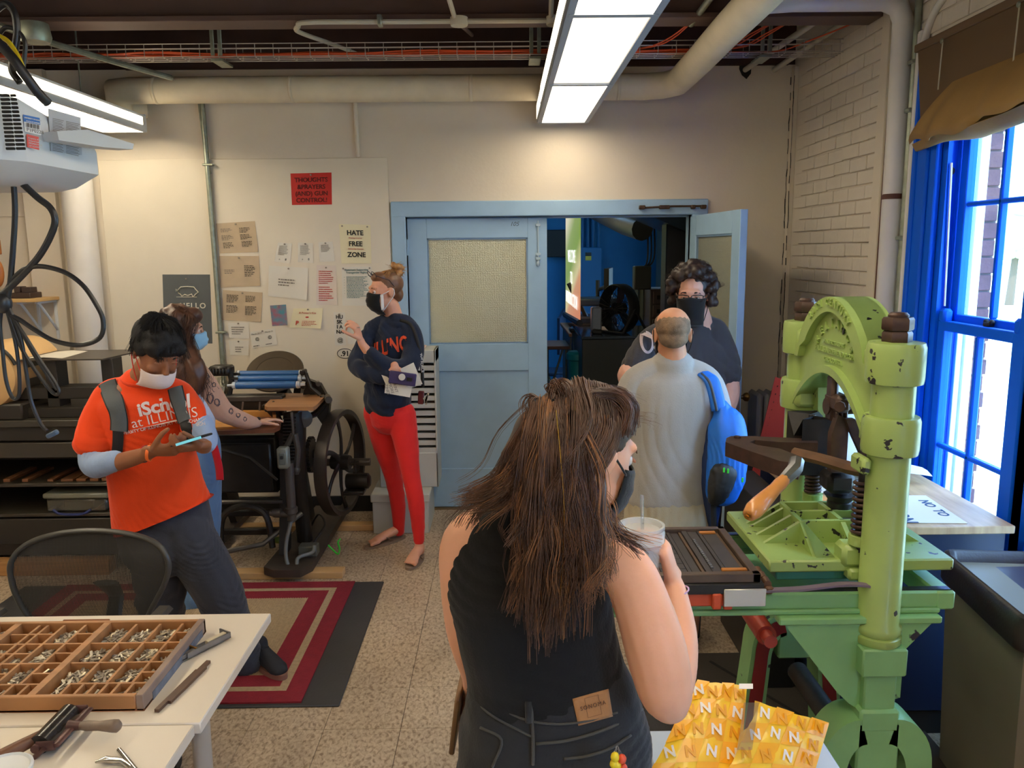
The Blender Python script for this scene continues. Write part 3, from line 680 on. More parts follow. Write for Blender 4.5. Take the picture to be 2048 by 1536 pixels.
part('label',MB().box((l0.x,10.293,l0.z-.045),(l0.x+.075,10.2955,l0.z)),M_BLACK,t)
q0,q1=PY(1163,672,6.55),PY(1283,672,6.55)
zt=q0.z
M_DKST=mat('charcoal_steel',srgb(44,48,46),.35)
t=thing('steel_cabinet','charcoal steel cabinet just beyond the doors under the fan','cabinet',((q0.x+q1.x)/2,6.9,0))
part('body',MB().bbox((q0.x,6.5,0),(1.95,7.4,zt-.02),.008),M_DKST,t)
part('top',MB().bbox((q0.x-.01,6.49,zt-.02),(1.95,7.42,zt),.004),mat('glossy_top',srgb(64,74,84),.12),t)
hg=MB()
for k in range(10):hg.cyl((q0.x-.012,6.48,.12+k*.07),(q0.x-.012,6.48,.16+k*.07),.009,seg=6)
part('hinge',hg,M_GALV,t)
fc=PY(1238,617,6.8)
t=thing('floor_fan','round black drum fan standing on the steel cabinet','fan',(fc.x,6.8,zt))
ax=Vector((-.75,-.45,0)).normalized();rr=.2
fb=MB().lathe([(rr,-.06),(rr+.008,-.05),(rr+.008,.05),(rr,.06),(rr-.006,.05),(rr-.006,-.05),(rr,-.06)],(fc.x,6.8,fc.z),ax,30);part('drum',fb,M_BLACK,t)
u_=ax.orthogonal().normalized();v_=ax.cross(u_)
gr=MB()
for k in range(24):
 d_=u_*math.cos(2*PI*k/24)+v_*math.sin(2*PI*k/24)
 for s_ in(-.06,.06):gr.tube([fc+ax*s_,fc+ax*s_+d_*rr],.0022,4)
for q_ in(.06,.12):
 for s_ in(-.06,.06):gr.tube([fc+ax*s_+(u_*math.cos(2*PI*k/20)+v_*math.sin(2*PI*k/20))*q_ for k in range(20)],.0022,4,closed=True)
part('grille',gr,M_BLACK,t)
hb=MB().lathe([(0,-.05),(.05,-.05),(.05,.05),(0,.05)],fc,ax,14)
part('motor',hb,M_BLACK,t)
for k in range(3):
 d_=u_*math.cos(2*PI*k/3)+v_*math.sin(2*PI*k/3);e_=ax.cross(d_)
 part('blade',MB().prism([fc+d_*.04-e_*.03,fc+d_*.18-e_*.06,fc+d_*.185+e_*.05,fc+d_*.04+e_*.03],ax*.006),M_BLACK,t)
sd=MB();side=ax.cross(Vector((0,0,1)))
for s_ in(-1,1):sd.tube([fc+side*s_*.21,Vector((fc.x,6.8,zt+.012))+side*s_*.2+ax*.12],.012,6);sd.tube([fc+side*s_*.21,Vector((fc.x,6.8,zt+.012))+side*s_*.2-ax*.14],.012,6)
sd.tube([Vector((fc.x,6.8,zt+.012))+side*.2+ax*.12,Vector((fc.x,6.8,zt+.012))-side*.2+ax*.12],.012,6)
part('stand',sd,M_BLACK,t)
single('papers',MB().bbox((fc.x-.16,6.9,zt),(fc.x+.02,7.3,zt+.006),.002),mat('paper_white',srgb(222,220,214),.7),'white papers lying behind the fan on the steel cabinet','papers')
q=PY(1192,672,6.95);single('small_speaker',MB().bbox((q.x-.045,6.9,zt),(q.x+.045,7.0,zt+.21),.012),mat('silver_plastic',srgb(150,158,170),.4),'silver desktop speaker left of the black fan','speaker')
q=PY(1195,675,6.7);single('small_gadget',MB().bbox((q.x-.05,6.68,zt),(q.x+.04,6.74,zt+.035),.01),M_BLACK,'small black gadget lying before the silver speaker','gadget')
q=PY(1140,665,7.2)
t=thing('desk','wood-topped desk left of the steel cabinet beyond the doors','desk',(q.x+.05,7.6,0))
part('top',MB().bbox((q.x-.02,7.1,q.z-.03),(q0.x-.03,8.2,q.z),.005).bbox((q0.x-.04,7.42,q.z-.03),(q0.x+.5,8.2,q.z),.005),mat('desk_wood',srgb(150,100,60),.5),t)
part('pedestal',MB().bbox((q.x,7.15,0),(q0.x-.03,8.1,q.z-.03),.005),mat('tan_metal',srgb(110,98,76),.5),t)
mo=MB().bbox((q.x+.1,7.45,q.z),(q.x+.34,7.6,q.z+.05),.01);mo.bbox((q.x-.0,7.2,q.z),(q.x+.25,7.35,q.z+.035),.01)
single('keyboard',mo,M_BLACK,'black keyboard and case lying on the desk beyond the doors','keyboard')
t=thing('printer','dark grey office printer on the desk beyond the doors','printer',(q.x+.3,7.9,q.z))
part('body',MB().bbox((q.x+.12,7.7,q.z),(q.x+.5,8.1,q.z+.1),.02),mat('printer_blue_grey',srgb(60,78,108),.4),t)
part('lid',MB().bbox((q.x+.1,7.7,q.z+.2),(q.x+.52,8.1,q.z+.27),.015),mat('printer_blue_grey',srgb(60,78,108),.4),t)
part('support',MB().tube([(q.x+.2,7.75,q.z+.1),(q.x+.14,7.75,q.z+.22)],.02,6).tube([(q.x+.1,7.75,q.z+.27),(q.x+.03,7.75,q.z+.42)],.02,6),M_BLACK,t)
q=PY(1205,580,8.2)
t=thing('monitor_arm','black computer monitor on an arm seen edge-on beyond the doors','monitor',(q.x,8.2,.9))
part('screen',MB().obox((q.x+.06,8.2,q.z+.05),(.05,.5,.34),Matrix.Rotation(R(-12),4,'Z')),M_BLACK,t)
part('pole',MB().cyl((q.x-.05,8.2,.8),(q.x-.05,8.2,q.z+.1),.02,seg=8).cyl((q.x-.05,8.2,q.z),(q.x+.05,8.2,q.z+.04),.02,seg=8),M_BLACK,t)
part('display',MB().obox((q.x+.03,8.18,q.z+.05),(.004,.1,.1),Matrix.Rotation(R(-12),4,'Z')),mat('screen_glow',(.55,.7,1),.5,emis=1.),t)
q0,q1=PY(1300,578,7.6),PY(1380,700,7.6)
t=thing('card_catalogue','grey-brown card cabinet with small labelled drawers behind the curly-haired man','cabinet',(1.7,7.8,0))
part('body',MB().bbox((q0.x,7.6,0),(1.98,8.0,q0.z),.008),mat('catalogue_grey',srgb(84,76,74),.6),t)
dm=mat('catalogue_drawer',srgb(94,82,80),.5)
for k in range(4):
 for j in range(4):
  x_=q0.x+.03+j*.115;z_=q0.z-.14-k*.13
  if x_>1.9:continue
  d_=part('drawer',MB().bbox((x_,7.588,z_),(x_+.105,7.602,z_+.115),.004),dm,t)
  part('label_holder',MB().bbox((x_+.035,7.58,z_+.04),(x_+.075,7.589,z_+.08),.003),M_DKLINE,d_)
q=PY(1290,560,7.5);single('wall_box',MB().bbox((q.x-.1,7.5,q.z-.09),(q.x+.06,7.62,q.z+.13),.01),mat('box_charcoal',srgb(54,56,54),.5),'charcoal box with cables on the grey wall beyond the doors','box')
wc=MB()
for dx in(0,.03,.06):wc.tube(spline([(q.x+.0+dx,7.55,2.9),(q.x+.02+dx,7.55,2.2),(q.x+.03+dx,7.55,q.z+.2),(q.x-.02,7.55,q.z+.1)]),.008,6)
single('wall_cables',wc,M_DKLINE,'dark cables hanging down to the charcoal wall box','cables')
q=PY(1280,620,7.9);single('hanging_cloth',MB().grid(lambda u,v:(q.x-.07+.16*u,7.9+.01*math.sin(u*18),q.z-.1+v*.33),10,2,thick=.01),mat('sage_cloth',srgb(110,120,118),.8),'pale grey-green cloth hanging below the charcoal wall box','cloth')
du=MB();q0,q1=PY(1195,440,8.0),PY(1300,470,7.4)
du.tube([(PY(1180,432,9).x,9.0,PY(1180,432,9).z+.1),(PY(1255,455,7.8).x,7.8,PY(1255,455,7.8).z+.03),(PY(1285,458,7.5).x,7.5,PY(1285,458,7.5).z)],.11,12)
single('round_duct',du,mat('duct_grey',srgb(96,92,90),.4,metal=.5),'grey round duct under the ceiling of the room beyond','duct')
q=PY(1330,455,6.4);single('overhead_hood',MB().prism([(q.x-.35,6.3,q.z+.18),(q.x+.25,6.3,q.z-.08),(q.x+.3,6.3,q.z-.02),(q.x+.3,6.3,q.z+.2)],(0,.8,0)),mat('hood_blue',srgb(70,84,96),.25,metal=.4),'sloping blue-grey steel hood over the doorway gap','hood')
q=PY(1350,520,6.2);single('dark_pillar',MB().bbox((q.x-.03,6.4,0),(q.x+.22,6.6,3.0),.01),mat('pillar_dark',srgb(34,36,42),.5),'dark square post behind the curly-haired man','post')
for k,(xx,yy)in enumerate(((.68,9.3),(.80,8.72))):
 t=thing('folding_chair','dark padded folding chair beyond the doors, '+('left of the pair' if k==0 else 'right of the pair nearer the desk'),'chair',(xx,yy,0),group='chairs beyond the doors')
 part('backrest',MB().grid(lambda u,v:(xx-.05+.1*u,yy-.2+.4*u,.72+.42*v-.04*math.cos(u*PI)),6,6,thick=.03),mat('chair_navy',srgb(24,44,70),.5),t)
 part('seat',MB().bbox((xx-.25,yy-.25,.44),(xx+.1,yy+.2,.48),.01),mat('chair_navy',srgb(24,44,70),.5),t)
 for a_,b_ in((-.22,-.2),(.08,-.2),(-.22,.18),(.08,.18)):part('leg',MB().tube([(xx+a_,yy+b_,.45),(xx-a_*.5,yy+b_,0)],.012,6),M_GALV,t)
q=PY(1125,690,7.3)
t=thing('side_table','small brown table with crossed metal legs beyond the doors','table',(q.x,7.4,0))
part('top',MB().bbox((q.x-.35,7.2,q.z-.03),(q.x+.06,7.7,q.z),.004),mat('table_brown',srgb(98,66,54),.5),t)
lg=[((q.x-.3,7.25,0),(q.x,7.25,q.z-.03)),((q.x,7.25,0),(q.x-.3,7.25,q.z-.03)),((q.x+.03,7.25,0),(q.x+.03,7.25,q.z-.03)),((q.x-.14,7.25,0),(q.x-.14,7.25,q.z-.03))]
for a_,b_ in lg:part('leg',MB().tube([a_,b_],.01,6),mat('leg_steel',srgb(90,96,84),.4,metal=.4),t)
q=PY(1160,740,6.9);single('waste_bin',MB().lathe([(.07,0),(.085,.3),(.1,.31),(.1,.36),(.08,.38),(0,.38)],(q.x-.02,6.9,PY(1160,725,6.9).z-.28),(0,0,1),16),mat('teal_plastic',srgb(16,110,116),.35),'teal plastic lidded bin beside the steel cabinet','bin')
t=thing('ceiling_light','cool ceiling light panel in the room beyond the doors','light',(.3,8.6,2.9))
part('diffuser',MB().box((.1,8.0,2.9),(.5,9.6,2.93)),mat('cool_diffuser',(.25,.6,1.0),.5,emis=5.0),t)
part('housing',MB().box((.07,7.97,2.93),(.53,9.63,3.0)),M_FIX,t)
# ================================================================ notices on the panel
YP=YB-.0165
M_INK=mat('black_ink',(.015,.013,.012),.7);M_INKG=mat('grey_ink',srgb(120,112,104),.8);M_INKR=mat('red_ink',srgb(190,50,40),.8);M_INKT=mat('teal_ink',srgb(60,110,116),.8)
PAPER={'kraft':mat('kraft_paper',srgb(196,174,146),.8,var=.04,vs=14),'white':mat('notice_white',srgb(228,222,210),.75),'cream':mat('notice_cream',srgb(236,226,190),.75),'red':mat('red_card',srgb(196,34,26),.6),'slate':mat('slate_card',srgb(86,90,92),.6),'teal':mat('teal_card',srgb(70,140,160),.6,col2=srgb(160,90,110),vs=30),'pink':mat('vellum',srgb(226,212,200),.75)}
def lerp2(q,u,v):
 a,b,c,d=q
 return((a[0]*(1-u)+b[0]*u)*(1-v)+(d[0]*(1-u)+c[0]*u)*v,(a[1]*(1-u)+b[1]*u)*(1-v)+(d[1]*(1-u)+c[1]*u)*v)
def notice(name,quad,paper,label,cat='notice',lines=(),pins=((.5,.06),),group='notices pinned to the white panel',curl=.004):
 P=[PY(x,y,YP)for x,y in quad]
 c=sum(P,Vector())/4
 t=thing(name,label,cat,(c.x,YP,min(p.z for p in P)),group=group)
 tl,tr,br,bl=P
 def f(u,v):
  p=(tl*(1-u)+tr*u)*(1-v)+(bl*(1-u)+br*u)*v
  return(p.x,YP-.0012-curl*(2*abs(u-.5))**3*v-.0,p.z)
 part('sheet',MB().grid(lambda u,v:f(u,1-v),8,4,thick=.0006),PAPER[paper],t)
 wv=(tr-tl).length;hv=(bl-tl).length
 ri=(tr-tl+br-bl).normalized();up=(tl-bl+tr-br).normalized()
 def pt(u,v,d=.0026):p=f(u,v);return Vector((p[0],p[1]-d,p[2]))
 by={}
 for L_ in lines:
  kind,u,v,sz,txt,ink=L_[:6]
  if kind=='t':
   kw=L_[6]if len(L_)>6 else{}
   mb=text_mb(txt,pt(u,v),sz*hv,right=ri,up=up,**kw);by.setdefault(ink,[]).append(mb)
  elif kind=='r':
   w_,n,pitch=sz;mb=MB();rr=random.Random(int(u*1000+v*777))
   for k in range(n):
    x=u;vv=v+k*pitch
    end=u+w_*(rr.uniform(.75,1)if k<n-1 else.6)
    while x<end:
     wl=rr.uniform(.02,.07);e=min(end,x+wl)
     p=pt(x,vv);q=pt(e,vv);hh=hv*pitch*.2
     mb.prism([p-up*hh,q-up*hh,q+up*hh,p+up*hh],(0,-.0003,0));x=e+.014
   by.setdefault(ink,[]).append(mb)
 for ink,ms in by.items():
  M_=MB()
  for m_ in ms:M_.add(m_.v,m_.f)
  part('print',M_,{'k':M_INK,'g':M_INKG,'r':M_INKR,'t':M_INKT,'w':mat('white_ink',srgb(226,220,204),.7),'d':mat('dark_red_ink',srgb(90,14,12),.7)}[ink],t,smooth=None)
 for(u,v)in pins:
  p=pt(u,v,0);part('pin',MB().lathe([(0,0),(.005,0),(.004,.006),(.006,.009),(0,.01)],p,(0,-1,0),8),mat('pin_steel',srgb(150,140,130),.3,metal=.6),t)
 return t
notice('art_print',[(581,347),(663,345),(664,409),(584,410)],'red','red card printed THOUGHTS & PRAYERS (AND) GUN CONTROL! high on the panel','poster',[('t',.5,.28,.2,'THOUGHTS','d',dict(bold=.02)),('t',.5,.5,.2,'&PRAYERS','d',dict(bold=.02)),('t',.5,.71,.2,'(AND) GUN','d',dict(bold=.02)),('t',.5,.92,.2,'CONTROL!','d',dict(bold=.02))],curl=0)
notice('notice',[(432,447),(510,442),(517,504),(440,507)],'kraft','brown kraft sheet of small print, topmost of three by the conduit',lines=[('r',.1,.2,(.32,3,.045),'','g'),('r',.1,.42,(.32,4,.045),'','g'),('r',.12,.66,(.28,5,.04),'','k'),('r',.58,.2,(.3,4,.045),'','k'),('r',.58,.42,(.3,4,.045),'','k'),('r',.6,.64,(.3,5,.04),'','k')])
notice('notice',[(438,512),(518,512),(521,572),(442,575)],'kraft','brown kraft sheet with two small blocks of print, middle of the three',lines=[('r',.12,.45,(.3,3,.05),'','g'),('r',.62,.32,(.28,7,.055),'','k')])
notice('notice',[(446,580),(525,585),(522,644),(445,640)],'kraft','brown kraft sheet with four dense paragraphs, lowest of the three',lines=[('r',.1,.15,(.32,6,.045),'','k'),('r',.1,.5,(.34,6,.045),'','k'),('r',.58,.15,(.3,5,.045),'','k'),('r',.58,.5,(.3,7,.045),'','k')])
for i,q in enumerate(([(556,485),(584,487),(580,527),(549,523)],[(596,485),(626,486),(627,526),(596,524)],[(637,485),(665,483),(670,522),(640,524)])):
 ls=[('r',.15,.16,(.7,9 if i<2 else 7,.055),'','g')]
 if i<2:ls+=[('t',.3,.88,.12,'o','g'),('t',.7,.88,.16,'8','k')]
 notice('notice',q,'white',['small white card with text and two seals, left of the row of three','small white card with text and two seals, middle of the row of three','small white card with short faint lines, right of the row of three'][i],lines=ls)
notice('poster',[(678,448),(741,450),(743,527),(683,527)],'cream','cream poster printed HATE FREE ZONE beside the door frame','poster',[('t',.5,.27,.17,'HATE','k',dict(bold=.03)),('t',.5,.36,.05,'Printing Courses','r',dict(shear=.2)),('t',.5,.55,.17,'FREE','k',dict(bold=.03)),('t',.5,.64,.05,'University Courses','r',dict(shear=.2)),('t',.52,.83,.17,'ZONE','k',dict(bold=.03))],pins=((.1,.05),(.9,.05)),curl=0)
notice('notice',[(538,531),(617,536),(614,600),(537,592)],'white','wide near-blank white sheet with three faint lines on the panel',lines=[('r',.25,.42,(.45,3,.09),'','g')],curl=.012)
notice('notice',[(633,530),(672,531),(675,610),(633,610)],'pink','pale sheet with lines of handwritten red print on the panel',lines=[('r',.12,.15,(.75,7,.05),'','r'),('r',.12,.55,(.7,7,.055),'','r')])
notice('notice',[(683,534),(743,533),(743,611),(685,611)],'white','white Statement Supporting Transgender Rights sheet behind the woman in the sweatshirt',lines=[('t',.5,.1,.07,'Statement Supporting','t',dict(bold=.01)),('t',.5,.17,.07,'Transgender Rights','t',dict(bold=.01)),('r',.16,.26,(.75,15,.038),'','t'),('t',.09,.28,.05,'\u2022\n\u2022\n\u2022\n\u2022\n\u2022\n\u2022\n\u2022','t',dict(lsp=1.4))],pins=((.06,.04),(.94,.04)),curl=0)
notice('booklet',[(540,611),(572,609),(575,650),(545,652)],'teal','small teal and pink marbled booklet on the panel','booklet')
notice('card',[(587,617),(646,616),(643,657),(581,655)],'cream',"cream folded card with a red lips print and capital P",'card',[('t',.5,.28,.14,"A Printer's Kiss",'r'),('t',.5,.55,.3,'\u2022','r',dict(sx=2.5)),('t',.2,.85,.3,'P','r',dict(bold=.03)),('r',.35,.66,(.5,4,.07),'','r')],curl=.02)
notice('card',[(667,624),(690,625),(692,690),(670,691)],'white','tall white card lettered HUSKIANA in black with a dog head mark','card',[('t',.5,.19,.15,'HU','k',dict(bold=.03)),('t',.5,.34,.15,'SK','k',dict(bold=.03)),('t',.5,.49,.15,'I A','k',dict(bold=.03)),('t',.5,.64,.15,'NA','k',dict(bold=.03)),('t',.5,.9,.18,'@','k')],curl=0)
notice('card',[(694,650),(720,650),(720,688),(696,688)],'white','small plain white card behind the raised hand','card',curl=0)
notice('notice',[(456,645),(498,645),(499,677),(459,676)],'white','small white card with faint script, upper of two below the kraft sheets',lines=[('r',.15,.3,(.7,4,.14),'','g')])
notice('notice',[(457,681),(498,681),(498,711),(461,710)],'white','small white card with a black pin, lower of two below the kraft sheets',lines=[('r',.3,.45,(.5,2,.14),'','g'),('r',.3,.75,(.5,1,.14),'','g')])
notice('card',[(500,664),(550,656),(555,689),(505,697)],'white','white double card with two printed ribbon badges above the ink disk','card',[('t',.25,.2,.13,'March 2019','g'),('t',.25,.6,.3,'\u00a9','k'),('r',.06,.88,(.4,1,.1),'','k'),('t',.75,.2,.13,'March 21','g'),('t',.75,.6,.3,'\u00a9','k'),('r',.55,.88,(.4,1,.1),'','k')])
t=notice('poster',[(325,549),(420,549),(425,687),(329,687)],'slate','slate grey poster with a white pig outline and HELLO, behind the long-haired woman','poster',[('t',.62,.485,.11,'HELLO','w',dict(bold=.02,space=1.2))],curl=0)
def pigpt(x,y):p=PY(x,y,YP);return Vector((p.x,YP-.004,p.z))
pg=MB();pgp=[(356,580),(362,574),(375,573),(388,574),(392,579),(397,584),(392,588),(388,592),(386,594),(384,588),(376,591),(370,589),(364,592),(361,588),(357,586)]
pg.tube([pigpt(*p)for p in pgp],.0035,5,closed=True);pg.tube([pigpt(353,594),pigpt(394,594)],.002,4);pg.tube([pigpt(356,582),pigpt(352,578),pigpt(353,583)],.0025,4)
part('pig_outline',pg,mat('white_ink',srgb(226,220,204),.7),t)
c=PY(690,707,YP);t=thing('oval_sticker','white oval sticker reading .91 with black outline','sticker',(c.x,YP,c.z-.035),group='notices pinned to the white panel')
def oval(a,b,d):return[(c.x+a*math.cos(2*PI*k/28),YP-d,c.z+b*math.sin(2*PI*k/28))for k in range(28)]
part('sheet',MB().prism(oval(.056,.036,0),(0,-.001,0)),PAPER['white'],t)
part('outline',MB().tube(oval(.054,.034,.0018),.0022,4,closed=True),M_INK,t)
part('print',text_mb('.91',(c.x,YP-.0015,c.z-.017),.05,bold=.03),M_INK,t,smooth=None)
# ================================================================ green iron hand press
G_A=srgb(150,176,84)
M_GREEN=mat('green_enamel',srgb(152,176,98),.36,var=.07,vs=7,bump=.12,bs=35,chips=.70,chip_s=20,chip_col=(.02,.018,.02),coat=.15)
M_GREENC=mat('green_enamel_chipped',srgb(152,176,98),.36,var=.07,vs=7,bump=.15,bs=35,chips=.625,chip_s=26,chip_col=(.02,.018,.02),coat=.1)
M_GREENF=mat('green_enamel_frame',srgb(128,176,116),.42,var=.09,vs=6,bump=.12,bs=30,chips=.69,chip_s=12,chip_col=(.025,.022,.03))
M_RED=mat('dark_red_enamel',srgb(128,22,24),.4,var=.1,vs=8)
M_IRON=mat('dark_brown_iron',srgb(74,54,46),.42,metal=.35,var=.25,vs=30)
M_IRON2=mat('worn_brown_iron',srgb(104,74,54),.45,metal=.3,var=.25,vs=18)
M_STEEL=mat('worn_steel',srgb(130,130,134),.32,metal=.8,var=.15,vs=25)
M_BLKIRON=mat('black_iron',srgb(38,36,36),.45,metal=.2,var=.25,vs=20,bump=.15,bs=60)
M_OILWOOD=mat('oiled_wood',srgb(206,140,76),.3,var=.12,vs=9,stretch=(1,1,4),coat=.3)
PXc=1.03;YN,YFp=2.08,2.72;YC=(YN+YFp)/2
press=thing('hand_press','tall green iron hand press with arched crown, chipped paint and wooden pull handle','printing press',(PXc,YC,0))
z1=lambda y,Y=YN,x=1765:PY(x,y,Y).z
def hexnut(mb,x,y,z0,z1_,r):
 mb.lathe([(r*.94,z0),(r,z0+.004),(r,z1_-.006),(r*.9,z1_)],(x,y,0),(0,0,1),6)
for(yy,far)in((YN,False),(YFp,True)):
 pr=MB().lathe([(.060,.785),(.064,.79),(.064,.808),(.057,.812),(.063,.82),(.063,.835),(.056,.845),(.055,1.36),(.055,1.62)],(PXc,yy,0),(0,0,1),28)
 part('post',pr,M_GREEN,press,smooth=50)
 nt_=MB();hexnut(nt_,PXc,yy,1.622,1.652,.038);hexnut(nt_,PXc,yy,1.654,1.688,.040);nt_.lathe([(.026,1.688),(.026,1.694),(.02,1.70),(0,1.701)],(PXc,yy,0),(0,0,1),14)
 part('nut',nt_,M_IRON,press,smooth=30)
cr=MB();half=(YFp-YN)/2
def arch_outer(t):
 y=YN+.045+(YFp-YN-.09)*t
 s_=math.sin(PI*min(1,max(0,(t-.06)/.88)))
 return(y,1.555+.168*max(0,s_)**.6)
def arch_inner(t):
 y=YN+.045+(YFp-YN-.09)*t
 return(y,1.335+.155*math.sin(PI*t)**.8)
N_=36
outer=[arch_outer(i/N_)for i in range(N_+1)];inner=[arch_inner(i/N_)for i in range(N_+1)]
def ribbon(mb,x0,x1,top,bot):
 n=len(top);vs=[]
 for(y,z)in top:vs+=[(x0,y,z),(x1,y,z)]
 b=len(vs)
 for(y,z)in bot:vs+=[(x0,y,z),(x1,y,z)]
 fs=[]
 for i in range(n-1):
  a=2*i;c=b+2*i
  fs+=[(a,a+1,a+3,a+2),(c,c+2,c+3,c+1),(a,a+2,c+2,c),(a+1,c+1,c+3,a+3)]
 fs+=[(0,b,b+1,1),(2*n-2,2*n-1,b+2*n-1,b+2*n-2)]
 mb.add(vs,fs)
ribbon(cr,PXc-.03,PXc+.05,outer,inner)
rim_in=[(y+(YC-y)*.0,z-.055)for(y,z)in outer]
ribbon(cr,PXc-.052,PXc+.062,outer,[(YC+(y-YC)*(.88 if z>1.6 else 1),max(z-.045,1.512))for(y,z)in outer])
ribbon(cr,PXc-.052,PXc+.062,[(y,z+.024)for(y,z)in inner],inner)
part('crown',cr,M_GREEN,press,smooth=35)
for(yy)in(YN,YFp):
 for(zt_,zb_)in((1.622,1.515),(1.425,1.325)):
  cb=MB().lathe([(.06,zb_-.004),(.071,zb_),(.073,zb_+.012),(.073,zt_-.012),(.069,zt_),(.03,zt_+.002)],(PXc,yy,0),(0,0,1),26)
  s_=1 if yy==YN else-1
  cb.bbox((PXc-.05,min(yy,yy+s_*.088),zb_+.012),(PXc+.058,max(yy,yy+s_*.088),zt_-.018),.012)
  part('collar',cb,M_GREENC if yy==YN else M_GREEN,press,smooth=45)
def crown_text(s,zc_,size,**kw):return text_mb(s,(PXc-.031,YC,zc_),size,right=(0,-1,0),up=(0,0,1),ext=.004,**kw)
let=MB()
def arc_text(s,rad,cy,cz,size,xoff,span):
 n=len(s)
 for i,ch in enumerate(s):
  if ch==' ':continue
  a=PI/2+span*(.5-i/(n-1));
  p=(xoff,cy+rad*1.0*math.cos(a),cz+rad*math.sin(a))
  up=Vector((0,math.cos(a),math.sin(a)));ri=Vector((0,-math.sin(a),math.cos(a)))*-1
  ri=Vector((0,0,0))+up.cross(Vector((-1,0,0)))
  mb=text_mb(ch,p,size,right=ri if ri.dot(Vector((0,-1,0)))>-9 else-ri,up=up,ext=.004,bold=.03)
  let.add(mb.v,mb.f)
def arc_word(s,rad,cz,size,xoff,span):
 n=len(s)
 for i,ch in enumerate(s):
  if ch==' ':continue
  th=span*(i/(n-1)-.5)
  p=Vector((xoff,YC-rad*math.sin(th),cz+rad*math.cos(th)))
  up=Vector((0,-math.sin(th),math.cos(th)));ri=Vector((0,-math.cos(th),-math.sin(th)))
  mb=text_mb(ch,p,size,right=ri,up=up,ext=.0045,bold=.03);let.add(mb.v,mb.f)
arc_word('20TH CENTURY',.215,1.482,.031,PXc-.053,1.35)
arc_word('RELIANCE',.155,1.475,.036,PXc-.032,1.75)
for s_,z_,sz in(('MANUFACTURED BY',1.577,.016),('PAUL SHNIEDEWEND & CO.',1.548,.022),('CHICAGO U.S.A.',1.522,.018)):
 mb=crown_text(s_,z_,sz,bold=.02);let.add(mb.v,mb.f)
part('raised_lettering',let,M_GREEN,press,smooth=None)
gd=MB().prism([PY(x,y,YFp-.12)for x,y in((1636,776),(1660,758),(1664,822),(1655,838),(1655,905),(1636,905),(1640,860),(1643,835),(1636,820))],(0,.05,0))
gp_=PY(1628,868,YFp-.12);gd.lathe([(0,-.02),(.045,-.018),(.048,-.004),(.045,.004),(0,.005)],(gp_.x,gp_.y,gp_.z),(0,0,1),20)
gd.prism([PY(x,y,YFp-.12)for x,y in((1637,905),(1655,905),(1652,935),(1640,960),(1636,960))],(0,.05,0))
part('guide_bracket',gd,M_GREEN,press,smooth=30)
part('pivot_pin',MB().lathe([(.02,0),(.02,.025),(0,.026)],gp_+Vector((-.012,0,.005)),(0,0,1),14).lathe([(.008,0),(.008,.05),(0,.05)],gp_+Vector((.02,0,.005)),(0,0,1),8),M_STEEL,press)
def KY(x,y,Y=YC):return PY(x,y,Y)
def plate(pts,th,Y=YC):return MB().prism([KY(x,y,Y)for x,y in pts],(0,th,0))
def boxat(x0,y0,x1,y1,Ya,Yb,b=.008):
 p,q=KY(x0,y1,Ya),KY(x1,y0,Ya);return MB().bbox((p.x,Ya,p.z),(q.x,Yb,q.z),b)
part('upper_link',boxat(1661,752,1681,845,YC-.03,YC+.02),M_IRON,press)
kn=boxat(1672,792,1706,828,YC-.07,YC+.03,.012);kc=KY(1684,812)
kn.cyl((kc.x-.05,YC,kc.z),(kc.x+.05,YC,kc.z),.026,seg=14);kn.lathe([(0,0),(.016,0),(.016,.014),(0,.014)],KY(1680,812,YC-.075),(-.5,-1,0),8)
for q_ in range(3):kn.bbox(tuple(KY(1671+9*q_,845,YC-.05)),tuple(KY(1680+9*q_,818,YC-.05)+Vector((0,.05,0))),.005)
part('knuckle',kn,M_IRON,press)
part('toggle_leg',plate([(1677,830),(1695,838),(1697,865),(1693,925),(1695,945),(1662,945),(1662,892),(1664,868)],.03,YC-.06),M_IRON,press)
part('toggle_leg',plate([(1692,838),(1710,838),(1720,855),(1745,928),(1732,932),(1702,865)],.02,YC-.08),M_IRON,press)
pl=boxat(1657,948,1714,990,YC-.05,YC+.04,.014);pc=KY(1680,990)
pl.lathe([(.026,-.03),(.05,.004)],pc,(0,0,1),10)
part('plunger',pl,M_BLKIRON,press)
pc=KY(1679,1012)
part('plunger_nut',MB().lathe([(.036,-.024),(.038,-.02),(.038,.016),(.034,.02),(0,.02)],pc,(0,0,1),18).lathe([(.022,.018),(.024,.045)],pc,(0,0,1),14),M_BLKIRON,press)
part('seat_plate',MB().lathe([(0,-.036),(.078,-.034),(.078,-.024),(0,-.022)],pc,(0,0,1),20).lathe([(.05,-.09),(.05,-.034)],pc,(0,0,1),14),M_STEEL,press)
for(xa,ytop,ybot,Ys)in((1628,935,985,YFp-.10),(1729,960,1068,YN+.05)):
 pt,pb=KY(xa,ytop,Ys),KY(xa,ybot,Ys);xx=pt.x;yy=Ys;z0_,z1_=pb.z,pt.z
 pts=[];turns=7 if Ys>2.3 else 10;n=turns*14
 for i in range(n+1):a=2*PI*turns*i/n;pts.append((xx+.024*math.cos(a),yy+.024*math.sin(a),z0_+(z1_-z0_)*i/n))
 part('spring',MB().tube(pts,.0056,7),M_IRON,press,smooth=True)
 part('spring_core',MB().cyl((xx,yy,z0_-.05),(xx,yy,z1_+.06),.016,seg=12),M_BLKIRON,press)
 part('spring_cup',MB().lathe([(.02,z0_-.035),(.033,z0_-.028),(.033,z0_-.002),(.02,z0_)],(xx,yy,0),(0,0,1),18),M_GREEN,press)
zl=1.262
def L_(x,y,z=zl):return PZ(x,y,z)
